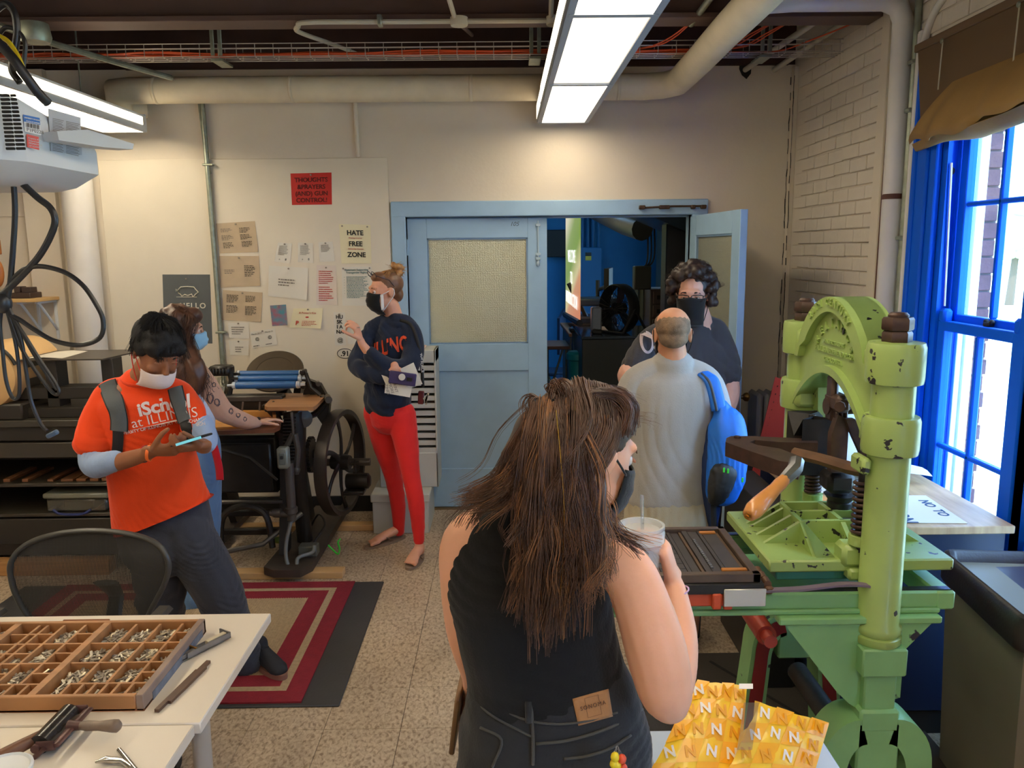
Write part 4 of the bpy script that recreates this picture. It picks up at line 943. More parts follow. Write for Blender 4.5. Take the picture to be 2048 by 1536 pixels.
part('lever_yoke',MB().prism([L_(1451,884),L_(1453,876),L_(1462,872),L_(1500,872),L_(1634,878),L_(1636,886),L_(1560,884),L_(1510,880),L_(1499,884),L_(1515,890),L_(1560,897),L_(1604,914),L_(1598,928),L_(1560,922),L_(1500,902)],(0,0,-.046)),M_IRON,press,smooth=25)
part('lever_yoke',MB().bbox(tuple(L_(1606,884,zl-.046)-Vector((0,.03,0))),tuple(L_(1636,884,zl)+Vector((0,.02,0))),.006),M_BLKIRON,press)
part('lever_arm',MB().tube([L_(1588,906,zl-.018),L_(1640,918,zl-.02),L_(1700,936,zl-.022),L_(1744,945,zl-.022)],[(.018,.02),(.018,.022),(.02,.025),(.02,.024)],8,side=(0,0,1)),M_IRON2,press,smooth=30)
part('bolt',MB().lathe([(.012,0),(.012,.006),(0,.006)],L_(1475,876,zl),(0,0,1),8),M_IRON,press)
lg_=KY(1738,925,YN-.02)
part('lug',boxat(1724,918,1746,952,YN-.03,YN+.05),M_GREENC,press)
g0,g1=PY(1590,938,2.10),PY(1498,1030,1.92)
d_=(g1-g0)
part('socket',MB().tube([PY(1594,920,2.12),g0,g0+d_*.26],[.020,.021,.0165],8),M_STEEL,press)
gp=MB();aL=d_.length
gp.lathe([(.015,aL*.22),(.018,aL*.34),(.017,aL*.46),(.020,aL*.6),(.0235,aL*.78),(.0235,aL*.9),(.017,aL*1.0),(.011,aL*1.01),(.0,aL*1.01)],g0,d_,20)
part('wooden_grip',gp,M_OILWOOD,press,smooth=60)
part('end_nut',MB().lathe([(.0105,aL*1.0),(.0105,aL*1.03),(.006,aL*1.035),(.006,aL*1.05),(0,aL*1.05)],g0,d_,6),mat('brass',srgb(190,140,70),.3,metal=1),press)
pz0,pz1=.965,1.0
px0,px1,py0,py1=.738,1.262,2.13,2.57
pt_=MB().bbox((px0,py0,pz0),(px1,py1,pz1),.005)
part('platen',pt_,M_GREENC,press)
xm0,xm1,ym0,ym1=px0+.14,px1-.14,py0+.145,py1-.12;rh=.068
rb_=MB();M_RIB=M_GREENC
for xx in(xm0,(xm0+xm1)/2,xm1):
 rb_.prism([(xx-.007,py0+.03,pz1),(xx-.007,ym0,pz1+rh),(xx-.007,ym1,pz1+rh),(xx-.007,py1-.03,pz1)],(.014,0,0))
for yy in(ym0,ym1):
 rb_.prism([(px0+.03,yy-.007,pz1),(xm0,yy-.007,pz1+rh),(xm1,yy-.007,pz1+rh),(px1-.03,yy-.007,pz1)],(0,.014,0))
rb_.box((xm0,(ym0+ym1)/2-.007,pz1),(xm1,(ym0+ym1)/2+.007,pz1+rh))
for yy in(ym0+.07,ym0+.14):
 rb_.prism([(px0+.03,yy-.006,pz1),(xm0,yy-.006,pz1+rh*.95),(xm0,yy-.006,pz1)],(0,.012,0))
 rb_.prism([(px1-.03,yy-.006,pz1),(xm1,yy-.006,pz1),(xm1,yy-.006,pz1+rh*.95)],(0,.012,0))
for(xx)in(xm0+.0,xm1):rb_.prism([(xx,py0+.02,pz1),(xx+(.05 if xx==xm0 else-.05),py0+.02,pz1),(xx,ym0,pz1+rh)],(.004,0,0))
part('platen_ribs',rb_,M_GREENC,press,smooth=None)
part('guide_foot',MB().bbox((PXc-.09,py0-.012,pz1-.02),(PXc-.02,py0+.06,pz1+.045),.012).bbox((PXc-.075,py0-.02,pz1-.055),(PXc-.03,py0+.02,pz1-.02),.008),M_GREEN,press)
part('under_platen',MB().bbox((px0+.03,py0+.03,.93),(px1-.15,py1-.03,.966),.004),mat('teal_enamel',srgb(70,140,120),.45,var=.1),press)
for yy in(2.10,2.55):part('rail',MB().bbox((.12,yy-.018,.875),(1.245,yy+.02,.925),.006).bbox((.12,yy-.03,.865),(1.2,yy+.03,.88),.004),M_GREENF,press)
rl=MB()
for yy in(2.10,2.55):rl.box((.13,yy-.010,.925),(1.235,yy+.012,.9275))
part('rail_face',rl,mat('oily_black',(.015,.015,.02),.2),press)
part('bed_end',MB().bbox((1.19,2.08,.87),(1.245,2.57,.925),.006),M_GREENF,press)
for yy in(YN-.02,YFp-.02):
 zt_=.862;gd=MB()
 gd.prism([(.75,yy,zt_),(1.19,yy,zt_),(1.10,yy,.76),(1.10,yy,.62),(.985,yy,.585),(.955,yy,.605),(.92,yy,.64)],(0,.022,0))
 gd.bbox((.745,yy-.012,.845),(1.195,yy+.034,.866),.004)
 part('girder',gd,M_GREENF,press,smooth=None)
part('girder_web',MB().bbox((.80,YN,.79),(1.15,YFp,.82),.006),M_GREENF,press)
for yy,far in((YN,0),(YFp,1)):
 ps=MB();hw=.062
 ps.bbox((PXc-hw,yy-hw,.705),(PXc+hw,yy+hw,.786),.005)
 ps.bbox((PXc-.045,yy-.045,.595),(PXc+.045,yy+.045,.71),.005)
 ps.bbox((PXc-.056,yy-.056,.535),(PXc+.056,yy+.056,.602),.008)
 part('pedestal',ps,M_GREENF,press)
 def leg_profile(k,s_):
  t=k/16
  if t<.55:
   a=t/.55*PI/2;xo=.05+.105*math.sin(a);zo=.575-.14*(1-math.cos(a));xi=.03+.055*math.sin(a);zi=.50-.10*(1-math.cos(a))
  else:
   q=(t-.55)/.45;xo=.155+.045*q;zo=.435*(1-q);xi=.085+.03*q;zi=.40*(1-q)
  return(PXc+s_*xo,zo),(PXc+s_*xi,zi)
 for s_ in(-1,1):
  lgm=MB();pts_o=[leg_profile(k,s_)[0]for k in range(17)];pts_i=[leg_profile(k,s_)[1]for k in range(17)]
  d2_=.055
  vs=[];fs=[]
  for(xo,zo),(xi,zi)in zip(pts_o,pts_i):vs+=[(xo,yy-d2_,zo),(xo,yy+d2_,zo),(xi,yy+d2_,zi),(xi,yy-d2_,zi)]
  for i in range(16):
   for k in range(4):a=4*i+k;b=4*i+(k+1)%4;fs.append((a,b,b+4,a+4))
  fs+=[(3,2,1,0),(64,65,66,67)]
  lgm.add(vs,fs);part('leg',lgm,M_GREENF,press,smooth=50)
  if far:
   lr=MB();vs=[];fs=[]
   for(xo,zo),(xi,zi)in zip(pts_o,pts_i):
    cx_,cz_=(xo+xi)/2,(zo+zi)/2;ox,oz=(xo-xi)*.32,(zo-zi)*.32
    vs+=[(cx_+ox,yy-d2_-.004,cz_+oz),(cx_-ox,yy-d2_-.004,cz_-oz)]
   for i in range(16):fs.append((2*i,2*i+1,2*i+3,2*i+2))
   lr.add(vs,fs);part('red_inset',lr,M_RED,press,smooth=None)
 part('foot_bridge',MB().bbox((PXc-.06,yy-.055,.41),(PXc+.06,yy+.055,.565),.006),M_GREENF,press)
 part('foot',MB().bbox((PXc-.24,yy-.065,0),(PXc-.11,yy+.065,.025),.006).bbox((PXc+.11,yy-.065,0),(PXc+.24,yy+.065,.025),.006),M_GREENF,press)
cw=PY(1520,1252,2.25)
part('girth_drum',MB().lathe([(.03,-.15),(.03,.15)],(cw.x,2.34,cw.z),(0,1,0),18).lathe([(.0,-.19),(.02,-.19),(.02,-.15)],(cw.x,2.34,cw.z),(0,1,0),12),mat('red_roller',srgb(170,60,44),.45),press)
part('girth_drum',MB().lathe([(.035,-.2),(.035,.2)],(PXc-.02,2.38,.41),(0,1,0),16),M_BLKIRON,press)
cz_=.955
bx0,bx1,by0,by1=.14,.695,2.035,2.43
carriage=MB().bbox((bx0,by0+.012,.905),(bx1-.06,by1-.01,.945),.004)
part('bed_slide',carriage,mat('orange_enamel',srgb(196,76,42),.45,var=.12,vs=12),press)
lugs=MB()
for xx in(.47,.60,.35):lugs.bbox((xx-.012,by0+.004,.898),(xx+.012,by0+.02,.912),.003)
lugs.bbox((.555,by0-.004,.902),(.58,by0+.02,.948),.004)
part('slide_lug',lugs,mat('orange_enamel',(1,0,0)),press)
part('bed_plate',MB().bbox((bx0,by0,.945),(bx1,by1,.975),.003),M_BLKIRON,press)
part('corner_plate',MB().bbox((.585,by0-.006,.912),(bx1+.004,by0+.0,.962),.002),mat('bright_plate',srgb(206,204,196),.35,metal=.5),press)
part('handle_strap',MB().tube(spline([(.70,2.06,.945),(.80,2.055,.95),(.92,2.055,.962),(1.0,2.055,.955),(1.02,2.055,.945)]),[(.006,.013)]*25,6,side=(0,0,1)),mat('leather_strap',srgb(110,96,110),.6),press)
hb_=MB()
for k in range(3):hb_.cyl((.712,2.06+.035*k,.962),(.712,2.085+.035*k,.966),.011,seg=10)
hb_.bbox((.702,2.05,.935),(.728,2.16,.958),.006)
part('frisket_hinge',hb_,M_IRON2,press)
# ---- the forme: chase, furniture, type
forme=thing('type_forme','dark iron chase locked up with wooden type lying on the press bed','type forme',((bx0+bx1)/2,(by0+by1)/2,.975))
cf=MB();t_=.022
for(x0_,x1_,y0_,y1_)in((bx0+.01,bx1-.008,by0+.008,by0+.03),(bx0+.01,bx1-.008,by1-.03,by1-.008),(bx0+.01,bx0+.032,by0+.008,by1-.008),(bx1-.03,bx1-.008,by0+.008,by1-.008)):
 cf.bbox((x0_,y0_,.975),(x1_,y1_,1.0),.002)
part('chase',cf,mat('chase_iron',srgb(92,76,66),.5,metal=.3,var=.2,vs=15),forme)
M_FURN=mat('dark_furniture',srgb(58,52,52),.6,var=.2,vs=18);M_FURN2=mat('brown_furniture',srgb(92,70,52),.55,var=.2,vs=18);M_WTYPE=mat('inked_wood_type',srgb(28,30,36),.35,var=.3,vs=40)
rf=random.Random(2)
x=bx0+.035;fx1=bx1-.032
strips=[.045,.012,.06,.012,.045,.012,.05,.012,.075,.012,.026,.01,.018,.03,.012]
si=0
while x<fx1-.004:
 w_=min(strips[si%len(strips)],fx1-x)
 wide=w_>.04
 if wide and si<10:
  n=9;ly=(by1-by0-.066)/n
  for k in range(n):
   y_=by0+.033+k*ly
   s_=part('type_sort',MB().bbox((x+.001,y_+.001,.975),(x+w_-.001,y_+ly-.001,.992),.001),M_FURN,forme)
   ch='HELLO&WORD'[k%10]if si%4 else 'ABNRSEGKM'[k%9]
   part('face',text_mb(ch,(x+w_*.5,y_+ly*.5,.9925),w_*1.0,right=(0,1,0),up=(-1,0,0),ext=.0012,bold=.03,valign=True,sx=.8),M_WTYPE,s_,smooth=None)if False else part('face',text_mb(ch,(x+w_*.5,y_+ly*.5,.9925),min(w_*.95,ly*1.2),right=(0,1,0),up=(-1,0,0),ext=.0012,bold=.03,valign=True),M_WTYPE,forme,smooth=None)
 else:
  part('furniture',MB().bbox((x+.0008,by0+.034,.975),(x+w_-.0008,by1-.034,.975+rf.choice((.013,.016,.018,.02))),.001),rf.choice((M_FURN,M_FURN2,M_FURN)),forme)
 x+=w_;si+=1
for q_ in(((.59,by0+.04,.992),(.66,by0+.055,1.0)),((.60,by1-.06,.99),(.65,by1-.045,.999))):part('quoin',MB().bbox(*q_,.002),mat('quoin_ochre',srgb(176,110,40),.5),forme)
slug=MB()
for k in range(16):slug.bbox((.565,2.10+k*.014,.992),(.573,2.11+k*.014,.9975),.001)
part('metal_type_line',slug,M_STEEL,forme,kind='stuff')
# ================================================================ workbench by the window
M_PLY=mat('plywood_top',srgb(206,172,128),.5,col2=srgb(170,134,96),vs=4,stretch=(6,.8,1))
M_NAVY=mat('navy_cabinet',srgb(28,42,72),.45)
zb=.85
bxr=1.875;b0=2.80;bl=1.24
t=thing('workbench','navy workbench with plywood top under the blue window behind the press','workbench',(1.5,3.15,0))
part('top',MB().bbox((bl,b0,zb-.03),(bxr,3.88,zb),.003),M_PLY,t)
part('body',MB().bbox((bl+.03,b0+.02,.1),(bxr-.02,3.86,zb-.03),.004),M_NAVY,t)
part('plinth',MB().box((bl+.05,b0+.03,0),(bxr-.03,3.84,.1)),M_DKLINE,t)
c_=Vector((1.575,3.01,zb+.0015));ri=Vector((.1,-1,0)).normalized()*1;ri=Vector((-.12,1,0)).normalized();up=Vector((0,0,1)).cross(ri)
def sheet(c,ri,w_,h_,th=.0015):
 up=Vector((0,0,1)).cross(ri);a=c-ri*w_/2-up*h_/2
 return MB().prism([a,a+ri*w_,a+ri*w_+up*h_,a+up*h_],(0,0,th))
t=thing('printed_poster','white sheet printed with big blue block letters lying on the plywood top','poster',c_)
rr_=Vector((.06,1,0)).normalized()
part('sheet',sheet(c_,rr_,.34,.30),PAPER['white'],t)
up_=Vector((0,0,1)).cross(rr_)
part('print',text_mb('CAUTION',c_+Vector((-.11,0,.0022))+up_*-.02,.088,right=-rr_,up=-up_,ext=.0004,bold=.02,sx=.85),mat('blue_print',srgb(34,74,120),.7),t,smooth=None)
part('print',text_mb('NO  TO',c_+Vector((.09,0,.0022)),.055,right=-rr_,up=-up_,ext=.0004,bold=.02),mat('blue_print',(0,0,0)),t,smooth=None)
p_=Vector((1.60,3.38,zb))
big=MB().grid(lambda u,v:(1.31+.53*u,3.32+.36*v,zb+.03+.11*math.sin(u*PI*.9)*(.3+.7*v)+.012*math.sin(v*9)),14,8,thick=.001)
single('curled_sheet',big,mat('blue_white_sheet',srgb(212,218,226),.6),'large curling white sheet on the bench behind the near post','paper')
q_=MB().grid(lambda u,v:(1.28+.33*u,3.20+.3*v+.05*u,zb+.004+.01*math.sin(u*4)),8,3,thick=.001)
single('loose_sheet',q_,PAPER['white'],'flat white sheet on the bench between the press posts','paper')
pd=PZ(1560,925,.93);
single('wooden_board',MB().obox((1.27,3.32,.857),(.05,.62,.012),Matrix.Rotation(R(3),4,'Z')),mat('orange_wood',srgb(222,150,80),.45),'narrow orange-brown board on the left edge of the bench','board')
single('white_board_leaning',MB().obox((1.64,3.70,1.09),(.28,.02,.47),Euler((R(-14),0,R(6))).to_matrix()),mat('foam_board',srgb(196,206,222),.6),'pale blue-white board leaning on the bench behind the press','board')
single('drawer_unit',MB().bbox((1.08,3.15,0),(1.22,3.80,.79),.004),mat('black_drawers',srgb(30,30,30),.4),'black drawer unit at the left end of the workbench','cabinet')
M_PEG=mat('red_pegboard',srgb(150,22,28),.5)
def pegboard(dx,lab):
 q0=[PY(1551,754,4.2+dx),PY(1610,778,4.0+dx)]
 tl=q0[0]+Vector((dx*.3,0,0));tr=Vector((1.80,3.95+dx,tl.z-.12));
 bl_=Vector((1.14+dx*.3,4.02+dx,.02));br=Vector((1.83,3.93+dx,.02))
 t=thing('pegboard',lab,'board',(1.5,3.95+dx,0),group='red perforated boards')
 part('sheet',MB().prism([bl_,br,tr,tl],(.002,.012,0)),M_PEG,t)
 if dx==0:
  hm=MB();e1=(tr-tl);e2=(bl_-tl)
  nrm=e1.cross(e2).normalized();nrm=nrm if nrm.y<0 else-nrm
  for i in range(1,20):
   for j in range(1,28):
    p=tl+e1*(i/20)+(bl_+(br-bl_)*(i/20)-tl-e1*(i/20))*(j/28)+nrm*.0015
    hm.add([p+Vector((-.004,0,-.004)),p+Vector((.004,0,-.004)),p+Vector((.004,0,.004)),p+Vector((-.004,0,.004))],[(0,1,2,3)])
  part('peg_holes',hm,mat('hole_dark',srgb(50,8,12),.8),t,smooth=None,kind='stuff')
pegboard(0,'front one of two red perforated boards leaning beyond the press')
pegboard(.10,'rear one of two red perforated boards, only its top edge showing')
rd=thing('radiator','old silver-grey column radiator at the wall behind the red boards','radiator',(1.62,5.35,0))
r0=PY(1503,800,5.3);rtop=PY(1530,783,5.3).z
M_RAD=mat('radiator_silver',srgb(150,152,158),.45,metal=.3)
for k in range(8):
 x_=r0.x+.03+k*.05
 m_=MB().bbox((x_-.02,5.2,.08),(x_+.02,5.42,rtop),.018);part('column',m_,M_RAD,rd)
 # ================================================================ waste bin with black swing lid
M_BIN=mat('taupe_plastic',srgb(122,114,98),.5,var=.03)
M_LID=mat('black_brown_plastic',srgb(48,40,40),.38,bump=.15,bs=120)
A=PZ(1880,1090,.80)
t=thing('slim_waste_bin','tall taupe plastic bin with a black recessed lid at the right edge','bin',(1.5,1.95,0))
x0_,x1_,y0_,y1_=1.30,1.60,1.62,2.36
zt=.77
p1=PZ(1885,1100,.80);p2=PZ(2040,1235,.80)
fl=Vector((p1.x,p1.y,0));nl=Vector((p2.x,p2.y,0));dv=(nl-fl);dirn=dv.normalized();prp=Vector((-dirn.y,dirn.x,0));prp=prp if prp.x>0 else-prp
Lg,Wd=.56,.30
def bp(a,b,z):return fl+dirn*a+prp*b+Vector((0,0,z))
body=MB();vs=[]
for z_,ins in((0,.035),(zt,0.012)):
 for(a,b)in((ins,ins),(Lg-ins,ins),(Lg-ins,Wd-ins),(ins,Wd-ins)):vs.append(bp(a,b,z_))
body.add(vs,[(0,1,2,3),(7,6,5,4),(0,4,5,1),(1,5,6,2),(2,6,7,3),(3,7,4,0)])
part('body',body,M_BIN,t)
lid=MB();seq=[]
def rrect(ins,z_,r_=.04,n=5):
 out=[]
 for(ca,cb_,a0)in((r_,r_,180),(Lg-r_,r_,270),(Lg-r_,Wd-r_,0),(r_,Wd-r_,90)):
  for k in range(n+1):
   an=R(a0+90*k/n);rr=max(r_-ins,.004);out.append(bp(ca+rr*math.cos(an),cb_+rr*math.sin(an),z_))
 return out
rings=[rrect(-.006,zt-.07),rrect(-.012,zt-.06),rrect(-.012,zt-.0),rrect(-.006,zt+.022),rrect(.008,zt+.03),rrect(.022,zt+.022),rrect(.035,zt-.005),rrect(.06,zt-.012)]
n=len(rings[0])
fs=[]
for i in range(len(rings)-1):
 for k in range(n):fs.append((i*n+k,i*n+(k+1)%n,(i+1)*n+(k+1)%n,(i+1)*n+k))
fs.append(tuple((len(rings)-1)*n+k for k in range(n)))
vv=[p for r_ in rings for p in r_]
for i_,p in enumerate(vv):
 rel=p-fl;a=rel.dot(dirn);b=rel.dot(prp)
 if p.z>zt:vv[i_]=p+Vector((0,0,.02*math.cos((b/Wd-.5)*PI*2)*-(1 if(a<.04 or a>Lg-.04)else 0)*.5))
lid.add(vv,fs);part('lid_rim',lid,M_LID,t,smooth=50)
fp=MB().add([bp(.07,.04,zt-.006),bp(Lg-.07,.04,zt-.006),bp(Lg-.07,Wd-.04,zt+.006),bp(.07,Wd-.04,zt+.006),bp(.07,.04,zt-.02),bp(Lg-.07,.04,zt-.02),bp(Lg-.07,Wd-.04,zt-.02),bp(.07,Wd-.04,zt-.02)],[(0,1,2,3),(7,6,5,4),(0,4,5,1),(1,5,6,2),(2,6,7,3),(3,7,4,0)])
part('lid_flap',fp,mat('lid_flap_plastic',srgb(66,62,72),.3),t)
# ================================================================ brown roman shade over the window
M_SHADE=mat('brown_canvas',srgb(146,112,62),.8,var=.08,vs=6,bump=.2,bs=90)
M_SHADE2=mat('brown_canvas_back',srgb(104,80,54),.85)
t=thing('roman_shade','tan-brown canvas shade hanging in a loose fold over the blue window','shade',(1.9,3.3,2.3))
ys0,ys1=2.0,3.86
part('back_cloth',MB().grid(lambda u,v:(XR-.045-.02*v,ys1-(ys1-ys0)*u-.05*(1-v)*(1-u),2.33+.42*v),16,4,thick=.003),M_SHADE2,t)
part('headrail',MB().bbox((XR-.075,ys0,2.75),(XR-.035,ys1+.02,2.785),.004),mat('headrail_wood',srgb(110,84,58),.6),t)
def fold(u,v):
 y=ys1-(ys1-ys0)*u-.32*(1-v)*(1-u)**6;rp=.012*math.sin(u*23)+.008*math.sin(u*51+2)
 x=XR-.065-.035*v-.09*v*min(1,u*3)+rp*v-.02*math.sin(v*PI)
 z=2.555+.02*u-.225*v+.014*math.sin(u*14+1)*v+.010*math.sin(u*37)*v
 if v>.9:x+=.02*(v-.9)/.1
 return(x,y,z)
part('folded_cloth',MB().grid(fold,60,14,thick=.003),M_SHADE,t,smooth=60)
part('folded_cloth',MB().grid(lambda u,v:(XR-.09-.07*min(1,u*3)+.09*v*min(1,u*3+.3)+.008*math.sin(u*31),ys1-.06-(ys1-ys0)*.95*u,2.335+.02*u-.032*math.sin(v*PI*.6)+.012*math.sin(u*15)),40,6,thick=.003),M_SHADE,t,smooth=60)
for yy in(3.62,3.1,2.5):
 part('cord',MB().tube([(XR-.08,yy,2.74),(XR-.085,yy,2.54)],.003,5),M_CREAMC,t)
 part('ring',MB().lathe([(.008,-.004),(.012,0),(.008,.004)],(XR-.085,yy,2.74),(1,0,0),10),M_GALV,t)
 # ================================================================ yellow packages on a white box in front
t_=thing('white_carton','white carton under the two yellow packages at the bottom of the picture','box',(.62,1.72,0))
zy=.70
f1,f2,f3=PZ(1655,1450,zy),PZ(1492,1380,zy),PZ(1330,1440,zy)
part('side',MB().bbox((.33,1.30,zy-.03),(.755,1.80,zy),.004),mat('carton_white',srgb(190,204,224),.6),t_)
tb=MB().bbox((.28,1.1,zy-.055),(.765,1.84,zy-.03),.004)
part('base',tb,mat('carton_white',(1,1,1)),t_)
sd_=thing('side_stand','dark stand carrying the white carton before the press','stand',(.5,1.5,0))
part('shelf',MB().bbox((.3,1.12,zy-.07),(.75,1.82,zy-.055),.003),M_BLKIRON,sd_)
for(a,b)in((.32,1.15),(.73,1.15),(.32,1.79),(.73,1.79)):part('leg',MB().box((a-.012,b-.012,0),(a+.012,b+.012,zy-.07)),M_BLKIRON,sd_)
M_YEL=mat('yellow_wrapper',srgb(255,208,48),.35,coat=.2);M_YEL2=mat('orange_yellow_print',srgb(252,182,26),.35,coat=.2);M_NW=mat('wrapper_white',srgb(240,232,225),.4);M_NO=mat('wrapper_n_dark',srgb(232,160,20),.35)
def yellow_pack(name,P00,P10,P11,P01,label,nu,nv,seed):
 """quilt of squares on a slightly puffed ream pack; corners near-left, near-right, far-right, far-left"""
 t=thing(name,label,'package',(sum((p.x for p in(P00,P10,P11,P01)))/4,sum((p.y for p in(P00,P10,P11,P01)))/4,P00.z-.05),group='yellow paper packages')
 def f(u,v):
  p=(P00*(1-u)+P10*u)*(1-v)+(P01*(1-u)+P11*u)*v
  puff=.012*math.sin(PI*u)*math.sin(PI*v)+.003*math.sin(u*17+seed)*math.sin(v*13)
  return p+Vector((0,0,puff))
 part('wrapper',MB().grid(lambda u,v:f(u,v),16,16,thick=.035),M_YEL,t,smooth=50)
 sq=MB();nw=MB();no=MB()
 for i in range(nu):
  for j in range(nv):
   if(i+j)%2==0:
    a,b,c,d=[Vector(f(u,v))+Vector((0,0,.003))for u,v in((i/nu,j/nv),((i+1)/nu,j/nv),((i+1)/nu,(j+1)/nv),(i/nu,(j+1)/nv))]
    sq.add([a,b,c,d],[(0,1,2,3)])
   cc=Vector(f((i+.5)/nu,(j+.5)/nv));ex=(Vector(f(min(1,(i+.9)/nu),(j+.5)/nv))-cc).normalized();ey=(Vector(f((i+.5)/nu,min(1,(j+.9)/nv)))-cc).normalized()
   ez=ex.cross(ey).normalized();ey=ez.cross(ex)
   wc=(P10-P00).length/nu
   mb=text_mb('N',cc-ey*wc*.2+ez*.006,wc*.62,right=ex,up=ey,ext=.0004,bold=.035)
   tgt=nw if((i*2+j*3+seed)%4==0 or(i+j+seed)%5==0)else no
   tgt.add(mb.v,mb.f)
 part('printed_squares',sq,M_YEL2,t,smooth=None,kind='stuff');part('white_letters',nw,M_NW,t,smooth=None,kind='stuff');part('faint_letters',no,M_NO,t,smooth=None,kind='stuff')
 return t
zt2=zy+.04
yl=yellow_pack('paper_package',PZ(1285,1575,zt2-.02),PZ(1478,1575,zt2-.02),PZ(1494,1372,zt2+.14),PZ(1395,1362,zt2+.14),'yellow checkered N-patterned package with a torn white corner, the left one',4,5,1)
yr=yellow_pack('paper_package',PZ(1440,1575,zt2),PZ(1620,1575,zt2),PZ(1658,1448,zt2+.10),PZ(1520,1405,zt2+.14),'yellow checkered N-patterned package nearest the press foot, the right one',4,4,2)
part('torn_corner',MB().grid(lambda u,v:PZ(1478+28*u,1368+10*v,zt2+.155),3,2,thick=.001),M_NW,yl)
part('plastic_flap',MB().grid(lambda u,v:PZ(1488+30*u-14*v,1405+95*v,zt2+.15-.07*v),5,5,thick=.0006),glass_mat('clear_film',(.9,.9,.92),.18,.1),yl)
single('rubber_mat',MB().bbox((.55,2.3,.0),(1.62,3.46,.012),.004),mat('grey_rubber_mat',srgb(62,56,50),.7,bump=.4,bs=90),'dark rubber floor mat under the hand press','mat')
single('tape_strip',MB().obox((1.12,3.03,.0145),(.012,.8,.004),Matrix.Rotation(R(30),4,'Z')),M_DKLINE,'black seam strip across the rubber mat','strip')
q_=PZ(1610,1310,.02);single('ink_bottle',MB().lathe([(.035,0),(.04,.01),(.04,.07),(.02,.1),(.02,.12),(0,.12)],(q_.x,q_.y+.1,.013),(0,0,1),16),mat('navy_bottle',srgb(24,34,60),.3),'small dark bottle standing on the mat behind the press','bottle')
single('tag_card',MB().obox((q_.x+.02,q_.y-.03,.016),(.05,.03,.003),Matrix.Rotation(R(20),4,'Z')),mat('orange_tag',srgb(200,130,90),.6),'small orange card lying on the mat behind the press','card')
# ================================================================ rug, rubber mat
M_RRED=mat('rug_red',srgb(134,26,42),.9,var=.08,vs=30,bump=.8,bs=160);M_RTAN=mat('rug_tan',srgb(176,152,118),.9,var=.12,vs=60,bump=.9,bs=140)
rx0,rx1,ry0,ry1=-2.5,-.868,3.09,4.325
single('rubber_mat',MB().bbox((-2.75,3.07,0),(-.705,4.335,.009),.004),mat('black_rubber_mat',srgb(58,56,56),.65,var=.12,vs=3,bump=.3,bs=80),'charcoal rubber mat showing past the right side of the red rug','mat')
rug=thing('area_rug','rectangular red rug with tan border stripe and tan woven centre','rug',((rx0+rx1)/2,(ry0+ry1)/2,.009))
def frame_ring(i0,i1,z1_):
 m_=MB()
 for(a,b,c,d)in((rx0+i0,rx1-i0,ry0+i0,ry0+i1),(rx0+i0,rx1-i0,ry1-i1,ry1-i0),(rx0+i0,rx0+i1,ry0+i1,ry1-i1),(rx1-i1,rx1-i0,ry0+i1,ry1-i1)):m_.box((a,c,.009),(b,d,z1_))
 return m_
part('outer_border',frame_ring(0,.085,.017),M_RRED,rug);part('tan_stripe',frame_ring(.085,.122,.0165),M_RTAN,rug);part('inner_border',frame_ring(.122,.215,.017),M_RRED,rug)
rm=MB();y=ry0+.215
part('centre',MB().box((rx0+.215,ry0+.215,.009),(rx1-.215,ry1-.215,.0155)),M_RTAN,rug)
rs=MB();x=rx0+.215
while x<rx1-.22:rs.box((x,ry0+.215,.0155),(x+.006,ry1-.215,.0175));x+=.013
part('centre_ribs',rs,M_RTAN,rug,smooth=None,kind='stuff')
# ================================================================ white tables
M_TOP=mat('cream_laminate',srgb(222,210,194),.38);M_TLEG=mat('warm_grey_metal',srgb(168,158,146),.4)
def table(x0,x1,y0,y1,lab):
 t=thing('work_table',lab,'table',((x0+x1)/2,(y0+y1)/2,0),group='cream laminate tables')
 part('tabletop',MB().bbox((x0,y0,.71),(x1,y1,.74),.003),M_TOP,t)
 ap=MB().box((x0+.06,y0+.08,.65),(x1-.08,y0+.1,.71));ap.box((x0+.06,y1-.1,.65),(x1-.08,y1-.08,.71));part('apron',ap,M_TLEG,t)
 for(a,b)in((x0+.06,y0+.05),(x0+.06,y1-.05),(x1-.026,y0+.06),(x1-.42,y1-.06)):part('leg',MB().tube([(a,b,.71),(a,b,0)],[.024,.018],16),M_TLEG,t)
table(-2.62,-.752,1.795,2.395,'cream laminate table carrying the wooden type case')
table(-2.64,-.765,1.10,1.79,'cream laminate table nearest the camera with the inky roller')
# ---- California job case
M_CASE=mat('case_wood',srgb(164,114,70),.5,var=.2,vs=9,stretch=(.4,3,1));M_CASED=mat('case_wood_dark',srgb(140,88,56),.55,var=.2,vs=10)
cx0,cx1,cy0,cy1,cz0=-1.745,-.912,1.85,2.272,.7405
case=thing('type_case','shallow wooden type case full of metal sorts on the cream table','type case',((cx0+cx1)/2,(cy0+cy1)/2,cz0))
part('bottom',MB().box((cx0,cy0,cz0),(cx1,cy1,cz0+.006)),M_CASED,case)
hh=cz0+.042
part('front_rail',MB().bbox((cx0+.017,cy0,cz0),(cx1-.0205,cy0+.014,hh),.002),M_CASE,case);part('back_rail',MB().bbox((cx0,cy1-.014,cz0),(cx1,cy1,hh),.002),M_CASE,case)
part('side_rail',MB().bbox((cx0,cy0,cz0),(cx0+.016,cy1,hh),.002),M_CASE,case);part('side_rail',MB().bbox((cx1-.02,cy0+.0,cz0),(cx1,cy1,hh+.001),.002),mat('grey_worn_wood',srgb(134,112,100),.5,var=.2,vs=12),case)
part('corner_iron',MB().box((cx1-.004,cy0+.05,cz0),(cx1+.0012,cy1-.03,cz0+.022)),mat('scuffed_blue_grey',srgb(96,104,120),.5,var=.3,vs=30),case)
